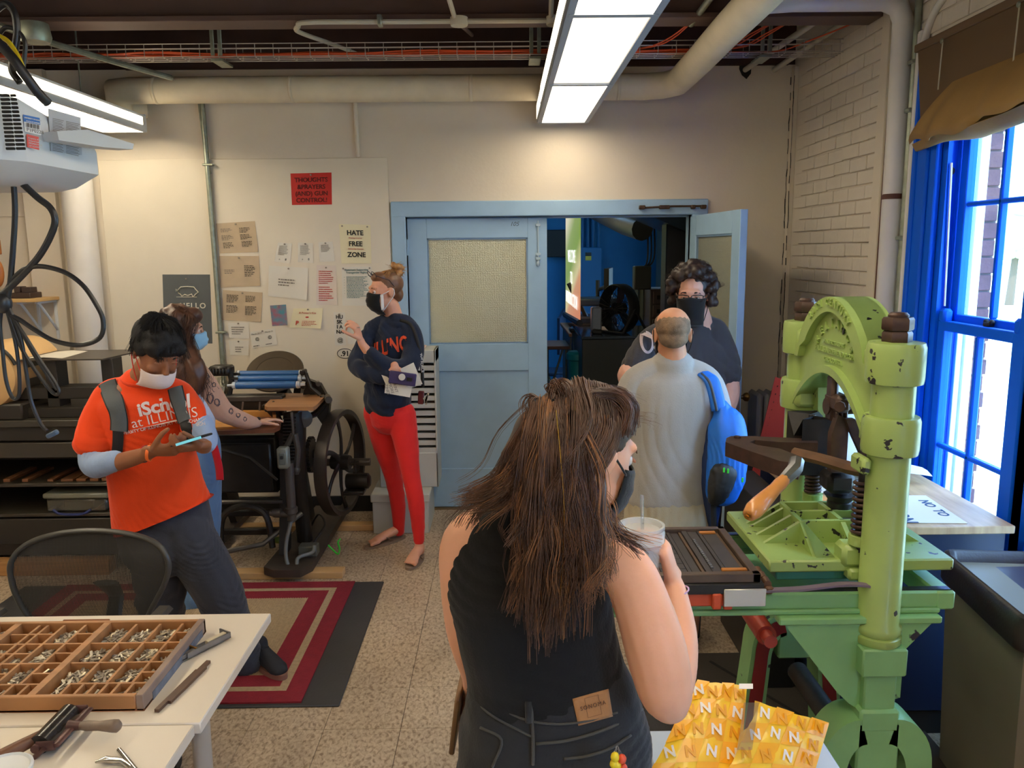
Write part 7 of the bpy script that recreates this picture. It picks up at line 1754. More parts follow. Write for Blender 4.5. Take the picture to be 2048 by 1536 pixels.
for xa in(1020,1190):
 p=J(xa,1560,1.465);jn.tube([(p.x,1.465,p.z),(p.x,1.47,.62),(p.x,1.5,.35),(p.x,1.49,.1)],[(.105,.12),(.088,.09),(.075,.075),(.072,.072)],18,round_ends=True)
jo=fuse('jeans',jn,M_DENIMB,A,.007,4,cb=folds(.005,60,(.8,0,-.5),5))
def on_jeans(ob,pts,m,name,r_=.0022,off=.003):
 P=[]
 me=ob.data;W_=wmat(ob.parent);bv=BVHTree.FromPolygons([W_@v.co for v in me.vertices],[tuple(p.vertices)for p in me.polygons])
 for(x,y)in pts:
  d=_ray(x,y).normalized();h=bv.ray_cast(C0+d*.2,d)
  if h[0]is not None:P.append(h[0]-d*off)
 if len(P)>1:return part(name,MB().tube(spline(P,5),r_,6),m,ob,smooth=True)
M_STI=cloth('denim_seam',srgb(74,72,68))
on_jeans(jo,[(938,1352),(975,1400),(1040,1436),(1105,1448),(1170,1443),(1235,1425),(1290,1395)],M_STI,'waistband_seam')
on_jeans(jo,[(935,1378),(975,1425),(1040,1462),(1068,1475)],M_STI,'yoke_seam');on_jeans(jo,[(1072,1488),(1140,1480),(1220,1455),(1285,1418)],M_STI,'yoke_seam',.003)
on_jeans(jo,[(1062,1398),(1064,1440),(1066,1480),(1066,1530)],M_STI,'centre_seam',.003)
on_jeans(jo,[(925,1418),(960,1455),(1003,1480),(985,1534)],M_STI,'pocket_edge',.0028);on_jeans(jo,[(1128,1518),(1175,1512),(1222,1496),(1262,1470)],M_STI,'pocket_edge',.0028)
pq=[(1145,1398),(1217,1378),(1226,1433),(1157,1452)]
def patch(ob,quad,m,name,n=8,off=.0035,th=.0015):
 me=ob.data;W_=wmat(ob.parent);bv=BVHTree.FromPolygons([W_@v.co for v in me.vertices],[tuple(p.vertices)for p in me.polygons])
 def f(u,v):
  x,y=lerp2(quad,u,1-v);d=_ray(x,y).normalized();h=bv.ray_cast(C0+d*.2,d);return(h[0]if h[0]is not None else C0+d*1.5)-d*off
 return part(name,MB().grid(f,n,n,thick=th),m,ob,smooth=True),f
lp,lf=patch(jo,pq,cloth('tan_leather_patch',srgb(168,118,74),.7),'leather_patch')
t0=Vector(lf(.5,.52));rx=(Vector(lf(.9,.5))-Vector(lf(.1,.5))).normalized();uz=(Vector(lf(.5,.9))-Vector(lf(.5,.1))).normalized();nz=rx.cross(uz)
part('patch_print',text_mb('SONOMA',t0+nz*.002,.0105,right=rx,up=uz,ext=.0003,space=1.25).add(*(lambda m_:(m_.v,m_.f))(MB().tube([t0+rx*a_+uz*b_+nz*.0015 for a_,b_ in((-.014,-.016),(.014,-.016),(.014,.02),(-.014,.02))],.0004,4,closed=True))),mat('patch_brown',srgb(84,54,36),.8),jo,smooth=None)
on_jeans(jo,[(1057,1402),(1058,1445)],M_DENIMB,'belt_loop',.007,.005)
on_jeans(jo,[(945,1300),(938,1330),(928,1362),(940,1358)],cloth('black_cord',srgb(20,20,20)),'drawstring',.003,.01)
# ---- hair: dark base volume + strands
HB=mat('hair_brown_dark',srgb(66,44,34),.5,var=.2,vs=30);HS=mat('hair_brown',srgb(112,76,54),.38,col2=srgb(70,46,36),vs=28,spec=.6);HS2=mat('hair_brown_light',srgb(164,112,70),.4,spec=.6)
hb_=EM()
hb_.ell(hA+MA@Vector((0,-.022,.042)),(.079,.092,.079),MA,seg=20,rings=14);hb_.ell(hA+MA@Vector((0,.008,.066)),(.071,.074,.060),MA,seg=20,rings=14);hb_.ell(hA+MA@Vector((.045,-.045,-.01)),(.038,.045,.07),MA)
limb(hb_,[(1130,830,1.38,52),(1110,880,1.33,62,.7),(1100,950,1.30,66,.6),(1108,1030,1.285,72,.42),(1115,1100,1.285,66,.32),(1112,1160,1.285,48,.3),(1108,1210,1.29,24,.3)],side=X_)
limb(hb_,[(1075,860,1.36,44),(1045,930,1.34,48,.6),(1010,985,1.34,36,.6),(965,1005,1.35,18,.7)],side=X_)
limb(hb_,[(1170,940,1.34,40),(1178,1000,1.31,36,.6),(1176,1060,1.30,34,.5),(1160,1130,1.29,24,.4)],side=X_)
fuse('hair_mass',hb_,HB,A,.006,4,cb=folds(.003,90,(.1,0,-1),9))
def g(*p):return[J(*q)for q in p]
G=[]
kn_=J(1110,802,1.335)
for k in range(22):
 a=R(-38+112*k/21);st_=hA+MA@Vector((.080*math.sin(a),-.018+.086*math.cos(a),.096-.055*abs(math.sin(a))));md=hA+MA@Vector((.070*math.sin(a),-.02+.05*math.cos(a),.112))
 G.append((63,.005,.008,[st_,st_*.45+md*.55+MA@Vector((.004,0,.012)),md*.7+kn_*.3+Vector((0,-.004,.008)),kn_],.25))
for k in range(9):
 y_=-.012-.009*k;G.append((54,.004,.010,[hA+MA@Vector((.03,y_,.118)),hA+MA@Vector((.080,y_-.005,.05)),hA+MA@Vector((.088,y_-.03,-.02)),hA+MA@Vector((.075,y_-.05,-.10)),hA+MA@Vector((.05,y_-.07,-.17))],.8))
G+=[(60,.006,.012,g((1112,802,1.34),(1104,782,1.335),(1114,774,1.33),(1124,790,1.315),(1118,850,1.285)),.5),(40,.005,.010,g((1112,806,1.335),(1110,775,1.33),(1122,762,1.33),(1140,778,1.325),(1150,800,1.32)),.6),(40,.010,.03,g((1100,800,1.34),(1080,785,1.34),(1070,800,1.33),(1068,840,1.31),(1062,900,1.30)),1.)]
falls=[(170,.015,.026,((1110,806,1.325),(1110,900,1.27),(1108,1010,1.255),(1108,1130,1.26),(1096,1282,1.275))),(170,.015,.024,((1118,808,1.325),(1125,900,1.275),(1140,1010,1.26),(1150,1100,1.265),(1140,1190,1.275))),(160,.015,.022,((1100,806,1.325),(1085,900,1.28),(1078,1010,1.265),(1078,1120,1.27),(1066,1250,1.28))),(120,.014,.017,((1095,808,1.33),(1072,890,1.29),(1062,1000,1.275),(1062,1100,1.275),(1040,1225,1.285))),(110,.014,.017,((1120,806,1.32),(1120,900,1.265),(1122,1020,1.25),(1126,1140,1.26),(1122,1262,1.28))),(150,.012,.014,((1092,815,1.34),(1055,880,1.31),(1025,950,1.31),(975,985,1.32),(925,1000,1.335))),(110,.012,.013,((1095,815,1.34),(1065,890,1.31),(1035,960,1.305),(990,1000,1.315),(940,1010,1.33))),(50,.012,.014,((1090,815,1.34),(1050,890,1.31),(1020,960,1.31),(960,1020,1.33),(930,1060,1.345))),(140,.014,.016,((1160,830,1.325),(1172,940,1.30),(1172,1040,1.28),(1180,1120,1.28),(1165,1200,1.285))),(60,.010,.010,((1170,900,1.33),(1190,980,1.33),(1205,1030,1.33),(1240,1070,1.335),(1286,1102,1.335))),(110,.014,.012,((1190,840,1.32),(1185,990,1.31),(1195,1050,1.31),(1205,1120,1.315),(1205,1170,1.32))),(150,.018,.024,((1100,825,1.33),(1090,930,1.275),(1092,1030,1.255),(1098,1110,1.26),(1090,1170,1.27))),]
for n,s0,s1,pts in falls:G.append((n*2,s0,s1,g(*pts),.9))
strands('hair',G,HS,A,.00085,3,12,.006)
strands('hair_highlights',[(n//3,s0*1.1,s1*1.15,g(*pts),1.5)for n,s0,s1,pts in falls],HS2,A,.0007,8,12,.008)
strands('flyaway_hair',[(18,.014,.03,g(*pts),1.2)for n,s0,s1,pts in falls[:8]]+[(45,.02,.03,g((1180,810,1.36),(1200,795,1.36),(1240,800,1.37),(1262,830,1.38)),2.)],HS,A,.0004,12,12,.014)
part('hair_tinsel',MB().tube(spline(g((1112,820,1.27),(1120,900,1.245),(1128,1010,1.235),(1126,1110,1.24),(1120,1190,1.25)),5),.0006,4).tube(spline(g((1150,822,1.29),(1150,800,1.31),(1155,790,1.33))),.0006,4),mat('gold_tinsel',srgb(230,190,90),.2,metal=1),A)
part('hair_tie',MB().tube([J(1108,798,1.33)+Vector((.018*math.cos(t_),.012*math.sin(t_),.004*math.cos(t_)))for t_ in[k*PI/8 for k in range(16)]],.003,6,closed=True),M_BLACK,A)
part('bracelet',MB().tube([J(1350,1182,1.52)+Vector((.027*math.cos(t_),.025*math.sin(t_),.006*math.cos(t_)))for t_ in[k*PI/10 for k in range(20)]],.0018,6,closed=True),mat('lilac_band',srgb(190,160,200),.5),A)
cc=J(1283,1062,1.53)
cup=thing('tumbler','clear plastic tumbler with lid and straw held by the long-haired woman','cup',cc-Vector((0,0,.15)))
CG=mat('clear_cup',srgb(225,230,234),.1,alpha=.3)
part('cup',MB().lathe([(.028,-.15),(.030,-.15),(.040,-.03),(.043,-.005),(.041,-.005),(.038,-.03),(.028,-.146),(0,-.146)],cc,(0,0,1),32),CG,cup,smooth=60)
part('lid',MB().lathe([(.043,-.02),(.047,-.018),(.047,.0),(.045,.006),(.047,.008),(.046,.014),(.041,.014),(.037,.004),(.0,.003)],cc,(0,0,1),32),mat('frosted_clear_lid',srgb(225,230,232),.15,alpha=.42),cup,smooth=60)
part('straw',MB().tube([cc+Vector((.004,0,-.10)),cc+Vector((0,0,.075))],.0036,10),glass_mat('clear_straw',(.85,.88,.9),.25,.05),cup)
part('drink',MB().lathe([(.0,-.145),(.028,-.145),(.033,-.09),(0,-.09)],cc,(0,0,1),24),mat('cloudy_drink',srgb(176,170,150),.3),cup)
kc_=thing('keychain','yellow and red beaded keychain hanging from the black jeans pocket','keychain',J(1236,1525,1.29)-Vector((0,0,.05)))
for k in range(3):part('ring_link',MB().tube([J(1235,1502+6*k,1.285)+Vector((.006*math.cos(t_)*(1 if k%2 else.4),.004*math.sin(t_),.007*math.sin(t_)))for t_ in[q*PI/6 for q in range(12)]],.0012,5,closed=True),M_STEEL,kc_)
for k,(dx,dz,c_)in enumerate(((-6,12,'y'),(8,16,'r'),(-2,28,'y'),(10,34,'r'),(-8,26,'y'),(2,40,'y'))):
 part('charm',MB().ell(J(1236+dx,1502+dz,1.28),(.008,.008,.009),seg=10,rings=8),mat('charm_yellow',srgb(230,205,40),.4)if c_=='y' else mat('charm_red',srgb(220,80,50),.4),kc_)
cbd=J(918,1410,1.62)
single('clipboard',MB().obox(cbd,(.012,.14,.15),Euler((R(12),R(8),R(-4))).to_matrix(),b=.003),mat('brown_board',srgb(126,92,56),.5,var=.2),'brown board hanging from the foreground woman left hand','board')
# ---------------------------------------------------------------- student in the orange shirt
YC_=3.28
Cp=person('man in orange iSchool at Illinois t-shirt looking down at his phone',(-1.35,3.3,0))
fl=EM();cf=Vector((.42,-.9,0)).normalized();cs=Vector((.93,.30,0))
hC=J(312,703,3.20);MC=frame3((.66,-.62,-.50),(-.05,.15,1))
head_flesh(fl,hC,MC,1.02)
limb(fl,[(296,735,3.24,26),(285,765,3.27,30),(288,800,3.29,44)],side=cs)
limb(fl,[(290,790,3.29,75,.55),(295,860,3.29,70,.65),(305,940,3.3,66,.65),(325,1030,3.32,72,.7),(330,1080,3.32,76,.7)],side=cs,seg=20)
limb(fl,[(218,797,3.26,17),(198,850,3.2,17),(188,915,3.16,17),(205,930,3.1,18),(260,918,3.02,17),(305,903,2.97,12.5)])
hand(fl,J(308,902,2.965),(1,-.22,.10),(.0,.75,.65),1.0,(.55,.6,.65,.7),.35,side=1,spread=.03)
limb(fl,[(375,805,3.25,17),(392,850,3.2,16),(408,882,3.15,16),(408,892,3.08,16),(396,890,3.0,12)])
hand(fl,J(400,892,3.0),(-.6,-.65,.05),(-.1,.6,.75),.92,(.6,.65,.7,.75),.35,side=-1,spread=.03)
def leg_c(pts):limb(fl,pts,sp=4)
leg_c([(300,1080,3.32,42),(322,1180,3.34,32),(318,1290,3.36,26),(325,1390,3.3,17)]);leg_c([(362,1070,3.3,42),(428,1170,3.33,32),(468,1250,3.34,26),(492,1320,3.36,17)])
fuse('body',fl,S_TAN,Cp,.005,3)
eyes(Cp,hC,MC,1.02,closed=True,col=srgb(26,20,18))
face_mask(Cp,hC,MC,cloth('white_mask',srgb(222,206,204),.8),1.02,top=-.046,bot=-.135,pleats=False,loop=mat('red_elastic',srgb(214,50,34),.5),label='white cup mask with red elastic')
sh=EM()
limb(sh,[(288,774,3.285,48,.85),(290,796,3.29,90,.64),(293,830,3.29,94,.62),(298,900,3.29,82,.72),(312,970,3.3,86,.74),(326,1022,3.31,95,.74),(331,1040,3.31,97,.74)],side=cs,seg=28)
limb(sh,[(285,779,3.285,22,.9),(250,780,3.28,25,.9),(222,788,3.26,27,.9),(205,820,3.23,30,.8),(193,856,3.2,34,.7),(187,892,3.17,38,.65)],sp=4);limb(sh,[(290,779,3.285,22,.9),(330,779,3.28,25,.9),(362,790,3.26,27,.9),(380,818,3.23,28,.8),(389,846,3.2,29,.75),(393,862,3.19,29,.75)],sp=4)
wf=folds(.0075,42,(.8,0,-.7),21)
def cbshirt(co,no):
 co=wf(co,no)
 z=co[:,2];
 zh=.803+(co[:,0]+1.36)*.36;m_=z<zh;co[m_,2]=zh[m_]
 return co
so=fuse('t_shirt',sh,cloth('orange_cotton',srgb(238,74,28),.85),Cp,.007,4,cb=cbshirt)
part('collar',MB().tube([J(288,762,3.27)+cs*(.088*math.cos(t_))+cf*(.075*math.sin(t_))+Vector((0,0,.012-.022*max(0,math.sin(t_))))for t_ in[k*PI/12 for k in range(24)]],[(.008,.006)]*24,8,closed=True),cloth('orange_rib',srgb(222,64,26)),so,smooth=True)
for(s_,x,y,h_,kw)in(('iSchool',306,836,.100,dict(bold=.035)),('at ILLINOIS',308,858,.078,dict(bold=-.006)),('UNIVERSITY OF ILLINOIS AT URBANA-CHAMPAIGN',308,868,.0245,dict(bold=.02))):
 tb_=text_mb(s_,J(x,y,3.0),h_*.72,right=(.95,.0,.16),up=(-.16,0,.98),ext=.0,**kw)
 o_=decal(dense(tb_,1,.02),so,(-.15,1,-.05),.003);part('shirt_print',o_,mat('print_white',srgb(240,226,226),.7),so,smooth=None)
o_=decal(dense(MB().prism([J(250,872,3.0),J(362,850,3.0),J(362,851,3.0),J(250,873,3.0)],(0,.0005,0)),3,.02),so,(-.15,1,-.05),.003);part('shirt_print',o_,mat('print_white',(1,1,1)),so,smooth=None)
sl=EM();limb(sl,[(190,870,3.19,25),(184,912,3.165,25),(192,930,3.12,26),(218,925,3.07,22),(230,922,3.05,21)],sp=4);fuse('long_sleeve',sl,cloth('pale_blue_jersey',srgb(150,172,210)),Cp,.006,3,cb=folds(.004,80,(.3,1,-.3),4))
sl=EM();limb(sl,[(402,850,3.2,25),(413,878,3.14,22),(412,888,3.1,20)],sp=4);fuse('long_sleeve',sl,cloth('pale_blue_jersey',(1,1,1)),Cp,.006,3)
jn=EM()
limb(jn,[(325,1010,3.32,84,.68),(332,1060,3.32,88,.7),(338,1090,3.32,88,.7)],side=cs,seg=22)
limb(jn,[(296,1075,3.32,50),(318,1150,3.33,46),(322,1230,3.35,42),(322,1310,3.36,38),(326,1385,3.33,34)],sp=4)
limb(jn,[(365,1060,3.31,52),(402,1120,3.32,50),(436,1180,3.33,45),(458,1240,3.34,40),(480,1290,3.35,35),(492,1322,3.36,31)],sp=4)
fuse('jeans',jn,M_DENIMD,Cp,.007,4,cb=folds(.009,60,(.9,.2,-.5),6))
def shoe(parent,heel,toe,m,ms,w_=.05,h_=.085,lab=None,open_=False):
 heel,toe=Vector(heel),Vector(toe);d=(toe-heel);L=d.length;d.normalize();s_=Vector((-d.y,d.x,0))
 up=EM()
 up.tube([heel+d*.02+Vector((0,0,.045)),heel+d*L*.3+Vector((0,0,.055)),heel+d*L*.55+Vector((0,0,.045)),heel+d*L*.8+Vector((0,0,.034)),heel+d*(L-.035)+Vector((0,0,.03))],[(.034,.04),(.036,.048),(.040,.038),(.044,.027),(.036,.022)],14,side=s_,round_ends=True)
 up.tube([heel+d*.045+Vector((0,0,.05)),heel+d*.05+Vector((0,0,.10))],[.04,.037],14,round_ends=True)
 so_=fuse('shoe',up,m,parent,.006,3,label=lab)
 sole=MB();N=24
 pts=[]
 for k in range(N):
  a=2*PI*k/N;x=math.cos(a);y=math.sin(a);pts.append(heel+d*(L/2+x*L/2)+s_*y*(.042+.006*x))
 sole.prism([Vector((p.x,p.y,heel.z))for p in pts],(0,0,.022));part('sole',sole,ms,so_)
 la=MB()
 for k in range(4):p=heel+d*L*(.38+.08*k)+Vector((0,0,.093-.012*k));la.tube([p-s_*.018,p+Vector((0,0,.004)),p+s_*.018],.0028,6)
 part('laces',la,m,so_)
 return so_
shoe(Cp,Vector((-1.165,3.44,.018)),Vector((-1.0,3.30,.018))+Vector((.02,-.04,0)),mat('black_suede',srgb(32,34,42),.8,bump=.3),mat('gum_sole',srgb(132,92,80),.6),lab='black suede trainer with gum sole')
shoe(Cp,Vector((-1.53,3.42,.018)),Vector((-1.45,3.18,.018)),mat('black_suede',(1,1,1)),mat('gum_sole',(1,1,1)))
hr=EM();hcap=hC
for(p,r_)in(((0,-.025,.05),(.086,.10,.082)),((0,.02,.082),(.070,.07,.042)),((0,.074,.055),(.055,.026,.03)),((-.045,.05,.055),(.032,.05,.036)),((.045,.05,.055),(.032,.05,.036)),((0,-.075,.0),(.068,.04,.055)),((.068,-.005,.025),(.02,.05,.036)),((-.068,-.005,.025),(.02,.05,.036))):hr.ell(hC+MC@(Vector(p)*1.04),[k*1.04 for k in r_],MC)
HBK=mat('hair_black',srgb(24,22,24),.72,var=.3,vs=30,spec=.35,bump=.5,bs=200)
fuse('hair_mass',hr,HBK,Cp,.006,3,cb=folds(.003,120,MC@Vector((.3,1,0)),8))
G=[]
rh=random.Random(4)
cw_=hC+MC@Vector((0,-.06,.13))
for k in range(90):
 a=rh.uniform(-2.9,2.9);f_=rh.uniform(.5,1.0)
 end=Vector((.086*math.sin(a),.095*math.cos(a)+.0,.055-.035*f_ if math.cos(a)>.2 else.03-.06*f_));mid=Vector((.07*math.sin(a)*.8,-.02+.06*math.cos(a),.128))
 if math.cos(a)>.3:end=Vector((.068*math.sin(a),.108,.045-.02*f_))
 G.append((18,.006,.008,[cw_,hC+MC@mid,hC+MC@(mid*.45+end*.6),hC+MC@(end*1.04)],.6))
strands('hair',G,HBK,Cp,.0011,5,8,.003)
M_STRAP=cloth('grey_strap',srgb(88,94,98),.7);M_STRAPB=mat('black_webbing',srgb(26,26,28),.6)
def strap_on(ob,pts,name,m,w_,th,off,parent):
 me=ob.data;W_=wmat(ob.parent);bv=BVHTree.FromPolygons([W_@v.co for v in me.vertices],[tuple(p.vertices)for p in me.polygons]);P=[]
 for(x,y)in pts:
  d=_ray(x,y).normalized();h=bv.ray_cast(C0+d*1.5,d)
  P.append((h[0]-d*off)if h[0]is not None else None)
 P=[p for p in P if p is not None]
 return part(name,MB().tube(spline(P,5),[(w_,th)]*len(spline(P,5)),8,side=(1,0,0)),m,parent,smooth=40)
bpk=thing('backpack','grey backpack with black webbing worn by the man in orange','backpack',(-1.52,3.5,.85))
strap_on(so,[(214,764),(220,782),(231,810),(238,838),(238,862)],'shoulder_strap',M_STRAP,.031,.008,.010,bpk)
strap_on(so,[(214,764),(220,782),(231,810),(238,838),(238,862)],'strap_edge',M_STRAPB,.036,.005,.006,bpk)
strap_on(so,[(236,858),(236,880),(234,905),(232,925)],'webbing',M_STRAPB,.022,.004,.008,bpk)
strap_on(so,[(350,775),(356,800),(364,822),(371,842)],'shoulder_strap',M_STRAP,.026,.008,.010,bpk)
strap_on(so,[(350,775),(356,800),(364,822),(371,842)],'strap_edge',M_STRAPB,.031,.005,.006,bpk)
strap_on(so,[(369,838),(374,860),(382,884),(388,900)],'webbing',M_STRAPB,.022,.004,.008,bpk)
bb=EM();bb.ell((-1.53,3.50,1.08),(.16,.10,.24));bb.bbox((-1.66,3.44,.86),(-1.40,3.58,1.2),.04);fuse('bag',bb,M_STRAP,bpk,.01,3)
for k,(x,c_)in enumerate(((285,(190,40,44)),(289,(120,30,34)),(293,(90,60,40)))):
 part('bracelet',MB().tube([J(x,908,3.0)+Vector((.006*math.cos(t_),.030*math.sin(t_),.031*math.cos(t_)))for t_ in[q*PI/9 for q in range(18)]],.0035,6,closed=True),mat('bracelet_%d'%k,srgb(*c_),.6),Cp)
part('wristband',MB().tube([J(300,905,2.975)+Vector((.005*math.cos(t_),.030*math.sin(t_),.031*math.cos(t_)))for t_ in[q*PI/9 for q in range(18)]],[(.0025,.007)]*18,6,closed=True,side=(0,1,0)),mat('orange_band',srgb(250,120,50),.5),Cp,label='bright orange rubber wristband')
ph=thing('smartphone','smartphone with a pale cyan edge held by the man in orange','phone',J(380,880,2.93))
pm=frame3((.93,-.2,.30),(-.2,.12,1));part('case',MB().obox(J(381,880,2.95),(.072,.15,.009),pm,b=.003),M_BLACK,ph);part('edge',MB().obox(J(383,878.5,2.935)-Vector((0,.03,0)),(.004,.11,.0095),pm),mat('cyan_edge',srgb(120,210,230),.3,emis=.35),ph)
# ---------------------------------------------------------------- tattooed woman at the platen press
D_=person('woman with long curly brown hair, white tank top and tattooed arm at the platen press',(-1.68,4.12,0))
fl=EM();hD=J(366,662,4.1);MD=frame3((.93,.30,-.06));ds=Vector((.45,-.9,0))
head_flesh(fl,hD,MD,.97)
limb(fl,[(372,700,4.12,18),(375,735,4.13,20)]);limb(fl,[(378,740,4.13,40,.7),(385,790,4.13,42,.7),(392,850,4.13,40,.8),(392,900,4.13,46,.8),(390,950,4.13,48,.8)],side=ds,seg=18)
limb(fl,[(388,742,4.08,25),(412,775,4.1,25),(436,812,4.15,23),(455,828,4.2,20),(490,842,4.33,16),(512,846,4.42,11)])
hand(fl,J(514,846,4.43),(.75,.6,.12),(.1,0,-1),.95,(.2,.25,.3,.35),.25,side=-1,spread=.1)
limb(fl,[(360,750,4.2,24),(352,800,4.25,22),(360,860,4.3,20),(400,870,4.45,15)])
for xx in(372,398):limb(fl,[(xx,940,4.13,30),(xx,1080,4.12,24),(xx,1190,4.1,14),(xx,1215,4.08,12)])
bo=fuse('body',fl,S_OLIVE,D_,.006,3)
eyes(D_,hD,MD,.97,col=srgb(50,32,24))
face_mask(D_,hD,MD,cloth('surgical_blue',srgb(150,196,224),.7),.97,bot=-.118,loop=mat('white_elastic',srgb(235,235,235),.6),label='light blue surgical mask')
tk=EM();limb(tk,[(388,778,4.13,40,.72),(392,810,4.13,43,.78),(394,850,4.13,42,.8),(394,875,4.13,42,.8)],side=ds,seg=20);fuse('tank_top',tk,cloth('white_cotton',srgb(214,220,236)),D_,.007,3,cb=folds(.003,60,(0,0,1),3))
jn=EM();limb(jn,[(392,868,4.13,43,.85),(394,900,4.13,49,.9),(392,950,4.13,52,.9)],side=ds,seg=20)
limb(jn,[(376,940,4.12,40),(368,1040,4.12,37),(366,1130,4.1,38),(368,1195,4.08,41)]);limb(jn,[(400,940,4.14,40),(402,1040,4.14,37),(396,1130,4.12,38),(390,1192,4.09,41)])
fuse('jeans',jn,M_DENIM,D_,.007,4,cb=folds(.008,60,(.4,0,-1),12))
part('apron_string',MB().tube(spline([J(420,868,4.02),J(430,900,4.0),J(438,935,4.0),J(440,960,4.0)]),[(.004,.022)]*40,6,side=(0,1,0)),cloth('red_fabric',srgb(190,26,40)),D_,smooth=True)
for h0,t0_ in(((-1.80,4.22,.01),(-1.60,4.02,.01)),((-1.98,4.15,.01),(-1.86,3.95,.01))):shoe(D_,h0,t0_,mat('black_canvas',srgb(24,24,28),.7),mat('white_rubber',srgb(230,230,232),.5))
part('wrist_scrunchie',MB().tube([J(513,847,4.42)+Vector((.012*math.cos(t_),.022*math.sin(t_),.026*math.cos(t_)))for t_ in[q*PI/8 for q in range(16)]],.012,8,closed=True),M_BLACK,D_,smooth=True)
def ink_lines(ob,polys,m,r_=.0016):
 me=ob.data;W_=wmat(ob.parent);bv=BVHTree.FromPolygons([W_@v.co for v in me.vertices],[tuple(p.vertices)for p in me.polygons]);mb=MB()
 for pl in polys:
  P=[]
  for(x,y)in pl:
   d=_ray(x,y).normalized();h=bv.ray_cast(C0+d*2.5,d)
   if h[0]is not None:P.append(h[0]-d*.0006)
  if len(P)>1:mb.tube(P,r_,4)
 return mb
rt_=random.Random(6);polys=[[(402,738),(416,752),(438,778),(428,784),(412,765),(404,745)]]
for(cx,cy,a,b,n)in((412,752,8,9,6),(420,796,8,13,8),(434,805,7,9,6),(462,822,5,7,5),(476,830,5,6,5),(490,838,4,5,4),(428,770,5,6,4)):
 for k in range(n):
  t_=rt_.uniform(0,6.28);polys.append([(cx+a*math.cos(t_+q*.7)*rt_.uniform(.5,1),cy+b*math.sin(t_+q*.7)*rt_.uniform(.5,1))for q in range(6)])
part('tattoo',ink_lines(bo,polys,None,.0019),mat('tattoo_ink',srgb(96,80,84),.6),D_,smooth=None)
HD=mat('hair_curly_brown',srgb(62,40,34),.42,col2=srgb(96,62,44),vs=20,spec=.5)
hr=EM()
for(p,r_)in(((0,-.025,.05),(.086,.10,.086)),((0,.045,.08),(.06,.05,.04)),((.05,-.02,0),(.04,.07,.09)),((0,-.09,-.02),(.07,.04,.09))):hr.ell(hD+MD@Vector(p),r_,MD)
limb(hr,[(345,660,4.08,28),(352,720,4.05,34),(362,770,4.03,32),(374,815,4.02,18)],side=X_);limb(hr,[(378,700,4.03,14),(390,740,4.0,20),(394,775,4.0,14)])
fuse('hair_mass',hr,HD,D_,.007,3,cb=folds(.006,90,(0,0,1),30))
G=[]
for k in range(40):
 x=rh.uniform(330,398);G.append((18,.012,.02,[hD+MD@Vector((rh.uniform(-.06,.06),-.02,.12)),hD+MD@Vector((rh.uniform(-.02,.09),rh.uniform(-.09,.06),.06)),J(x*.6+355*.4,700,4.02),J(x,750,3.99),J(x+rh.uniform(-4,12),rh.uniform(790,832),3.98)],3.))
strands('hair',G,HD,D_,.0013,15,16,.012)
# ---------------------------------------------------------------- woman in sweatshirt and red leggings
B_=person('woman in navy Illinois sweatshirt and bright red leggings with arms crossed',(-.68,4.85,0))
fl=EM();bf=Vector((-.78,-.62,0)).normalized();bs=Vector((.62,-.78,0)).normalized();bsd=bf.cross(Vector((0,0,1)))
hB=J(770,583,4.82);MB_=frame3((-.86,-.50,-.04))
head_flesh(fl,hB,MB_,.97)
limb(fl,[(782,612,4.84,17),(788,640,4.86,20)]);limb(fl,[(786,655,4.86,34,.75),(780,700,4.86,38,.8),(778,780,4.86,40,.8),(776,830,4.86,42,.85)],side=bsd,seg=18)
limb(fl,[(818,668,4.8,13),(824,710,4.74,12),(795,738,4.62,13),(750,716,4.58,11),(727,692,4.57,8.5),(721,680,4.57,7.5)])
hand(fl,J(720,678,4.57),(-.25,-.15,1),(-.75,.2,.1),.95,(.9,.75,.5,.55),.5,side=1,spread=.08)
limb(fl,[(745,672,4.85,12),(724,706,4.76,11),(717,730,4.70,11),(750,745,4.61,12),(782,740,4.57,10),(790,738,4.56,8.5)])
hand(fl,J(792,738,4.56),(.35,.0,-.85),(-.1,1,0),.9,(.15,.2,.3,.4),.2,side=1,spread=.12)
L1=[(757,825,4.9,28),(770,890,4.95,22),(786,950,5.0,15.5),(796,1010,5.02,12.5),(798,1062,5.03,8.5)]
L2=[(802,830,4.82,28),(813,890,4.78,22),(822,950,4.74,16),(833,1010,4.7,14),(838,1080,4.68,8.5)]
for L in(L1,L2):limb(fl,L)
def foot(mb,ankle,toe,s=1.0):
 ankle,toe=Vector(ankle),Vector(toe);d=(toe-ankle);d.z=0;L=d.length;d.normalize();sd=Vector((-d.y,d.x,0));z0_=toe.z
 b=Vector((ankle.x,ankle.y,z0_))
 mb.tube([ankle,b+Vector((0,0,.06))-d*.01,b+Vector((0,0,.03))-d*.02],[.030,.031,.026],10,round_ends=True)
 mb.tube([b+Vector((0,0,.055)),b+d*L*.4+Vector((0,0,.04)),b+d*L*.72+Vector((0,0,.022))],[(.03,.03),(.034,.027),(.041,.016)],12,side=sd,round_ends=True)
 for k in range(5):
  off=(.030-.015*k);st=b+d*L*.72+sd*off+Vector((0,0,.018));rr=(.012,.0085,.008,.0078,.0075)[k]
  mb.tube([st,st+d*L*(.24-.025*k)+sd*off*.15-Vector((0,0,.004))],[rr*1.1,rr],8,round_ends=True)
fA,tA=J(797,1062,5.03),PZ(735,1092,.018);fB,tB=J(838,1080,4.68),PZ(818,1133,.018)
foot(fl,(fA.x,fA.y,.09),tA);foot(fl,(fB.x,fB.y,.09),tB)
fuse('body',fl,S_PINK,B_,.005,3)
eyes(B_,hB,MB_,.97,col=srgb(140,96,66))
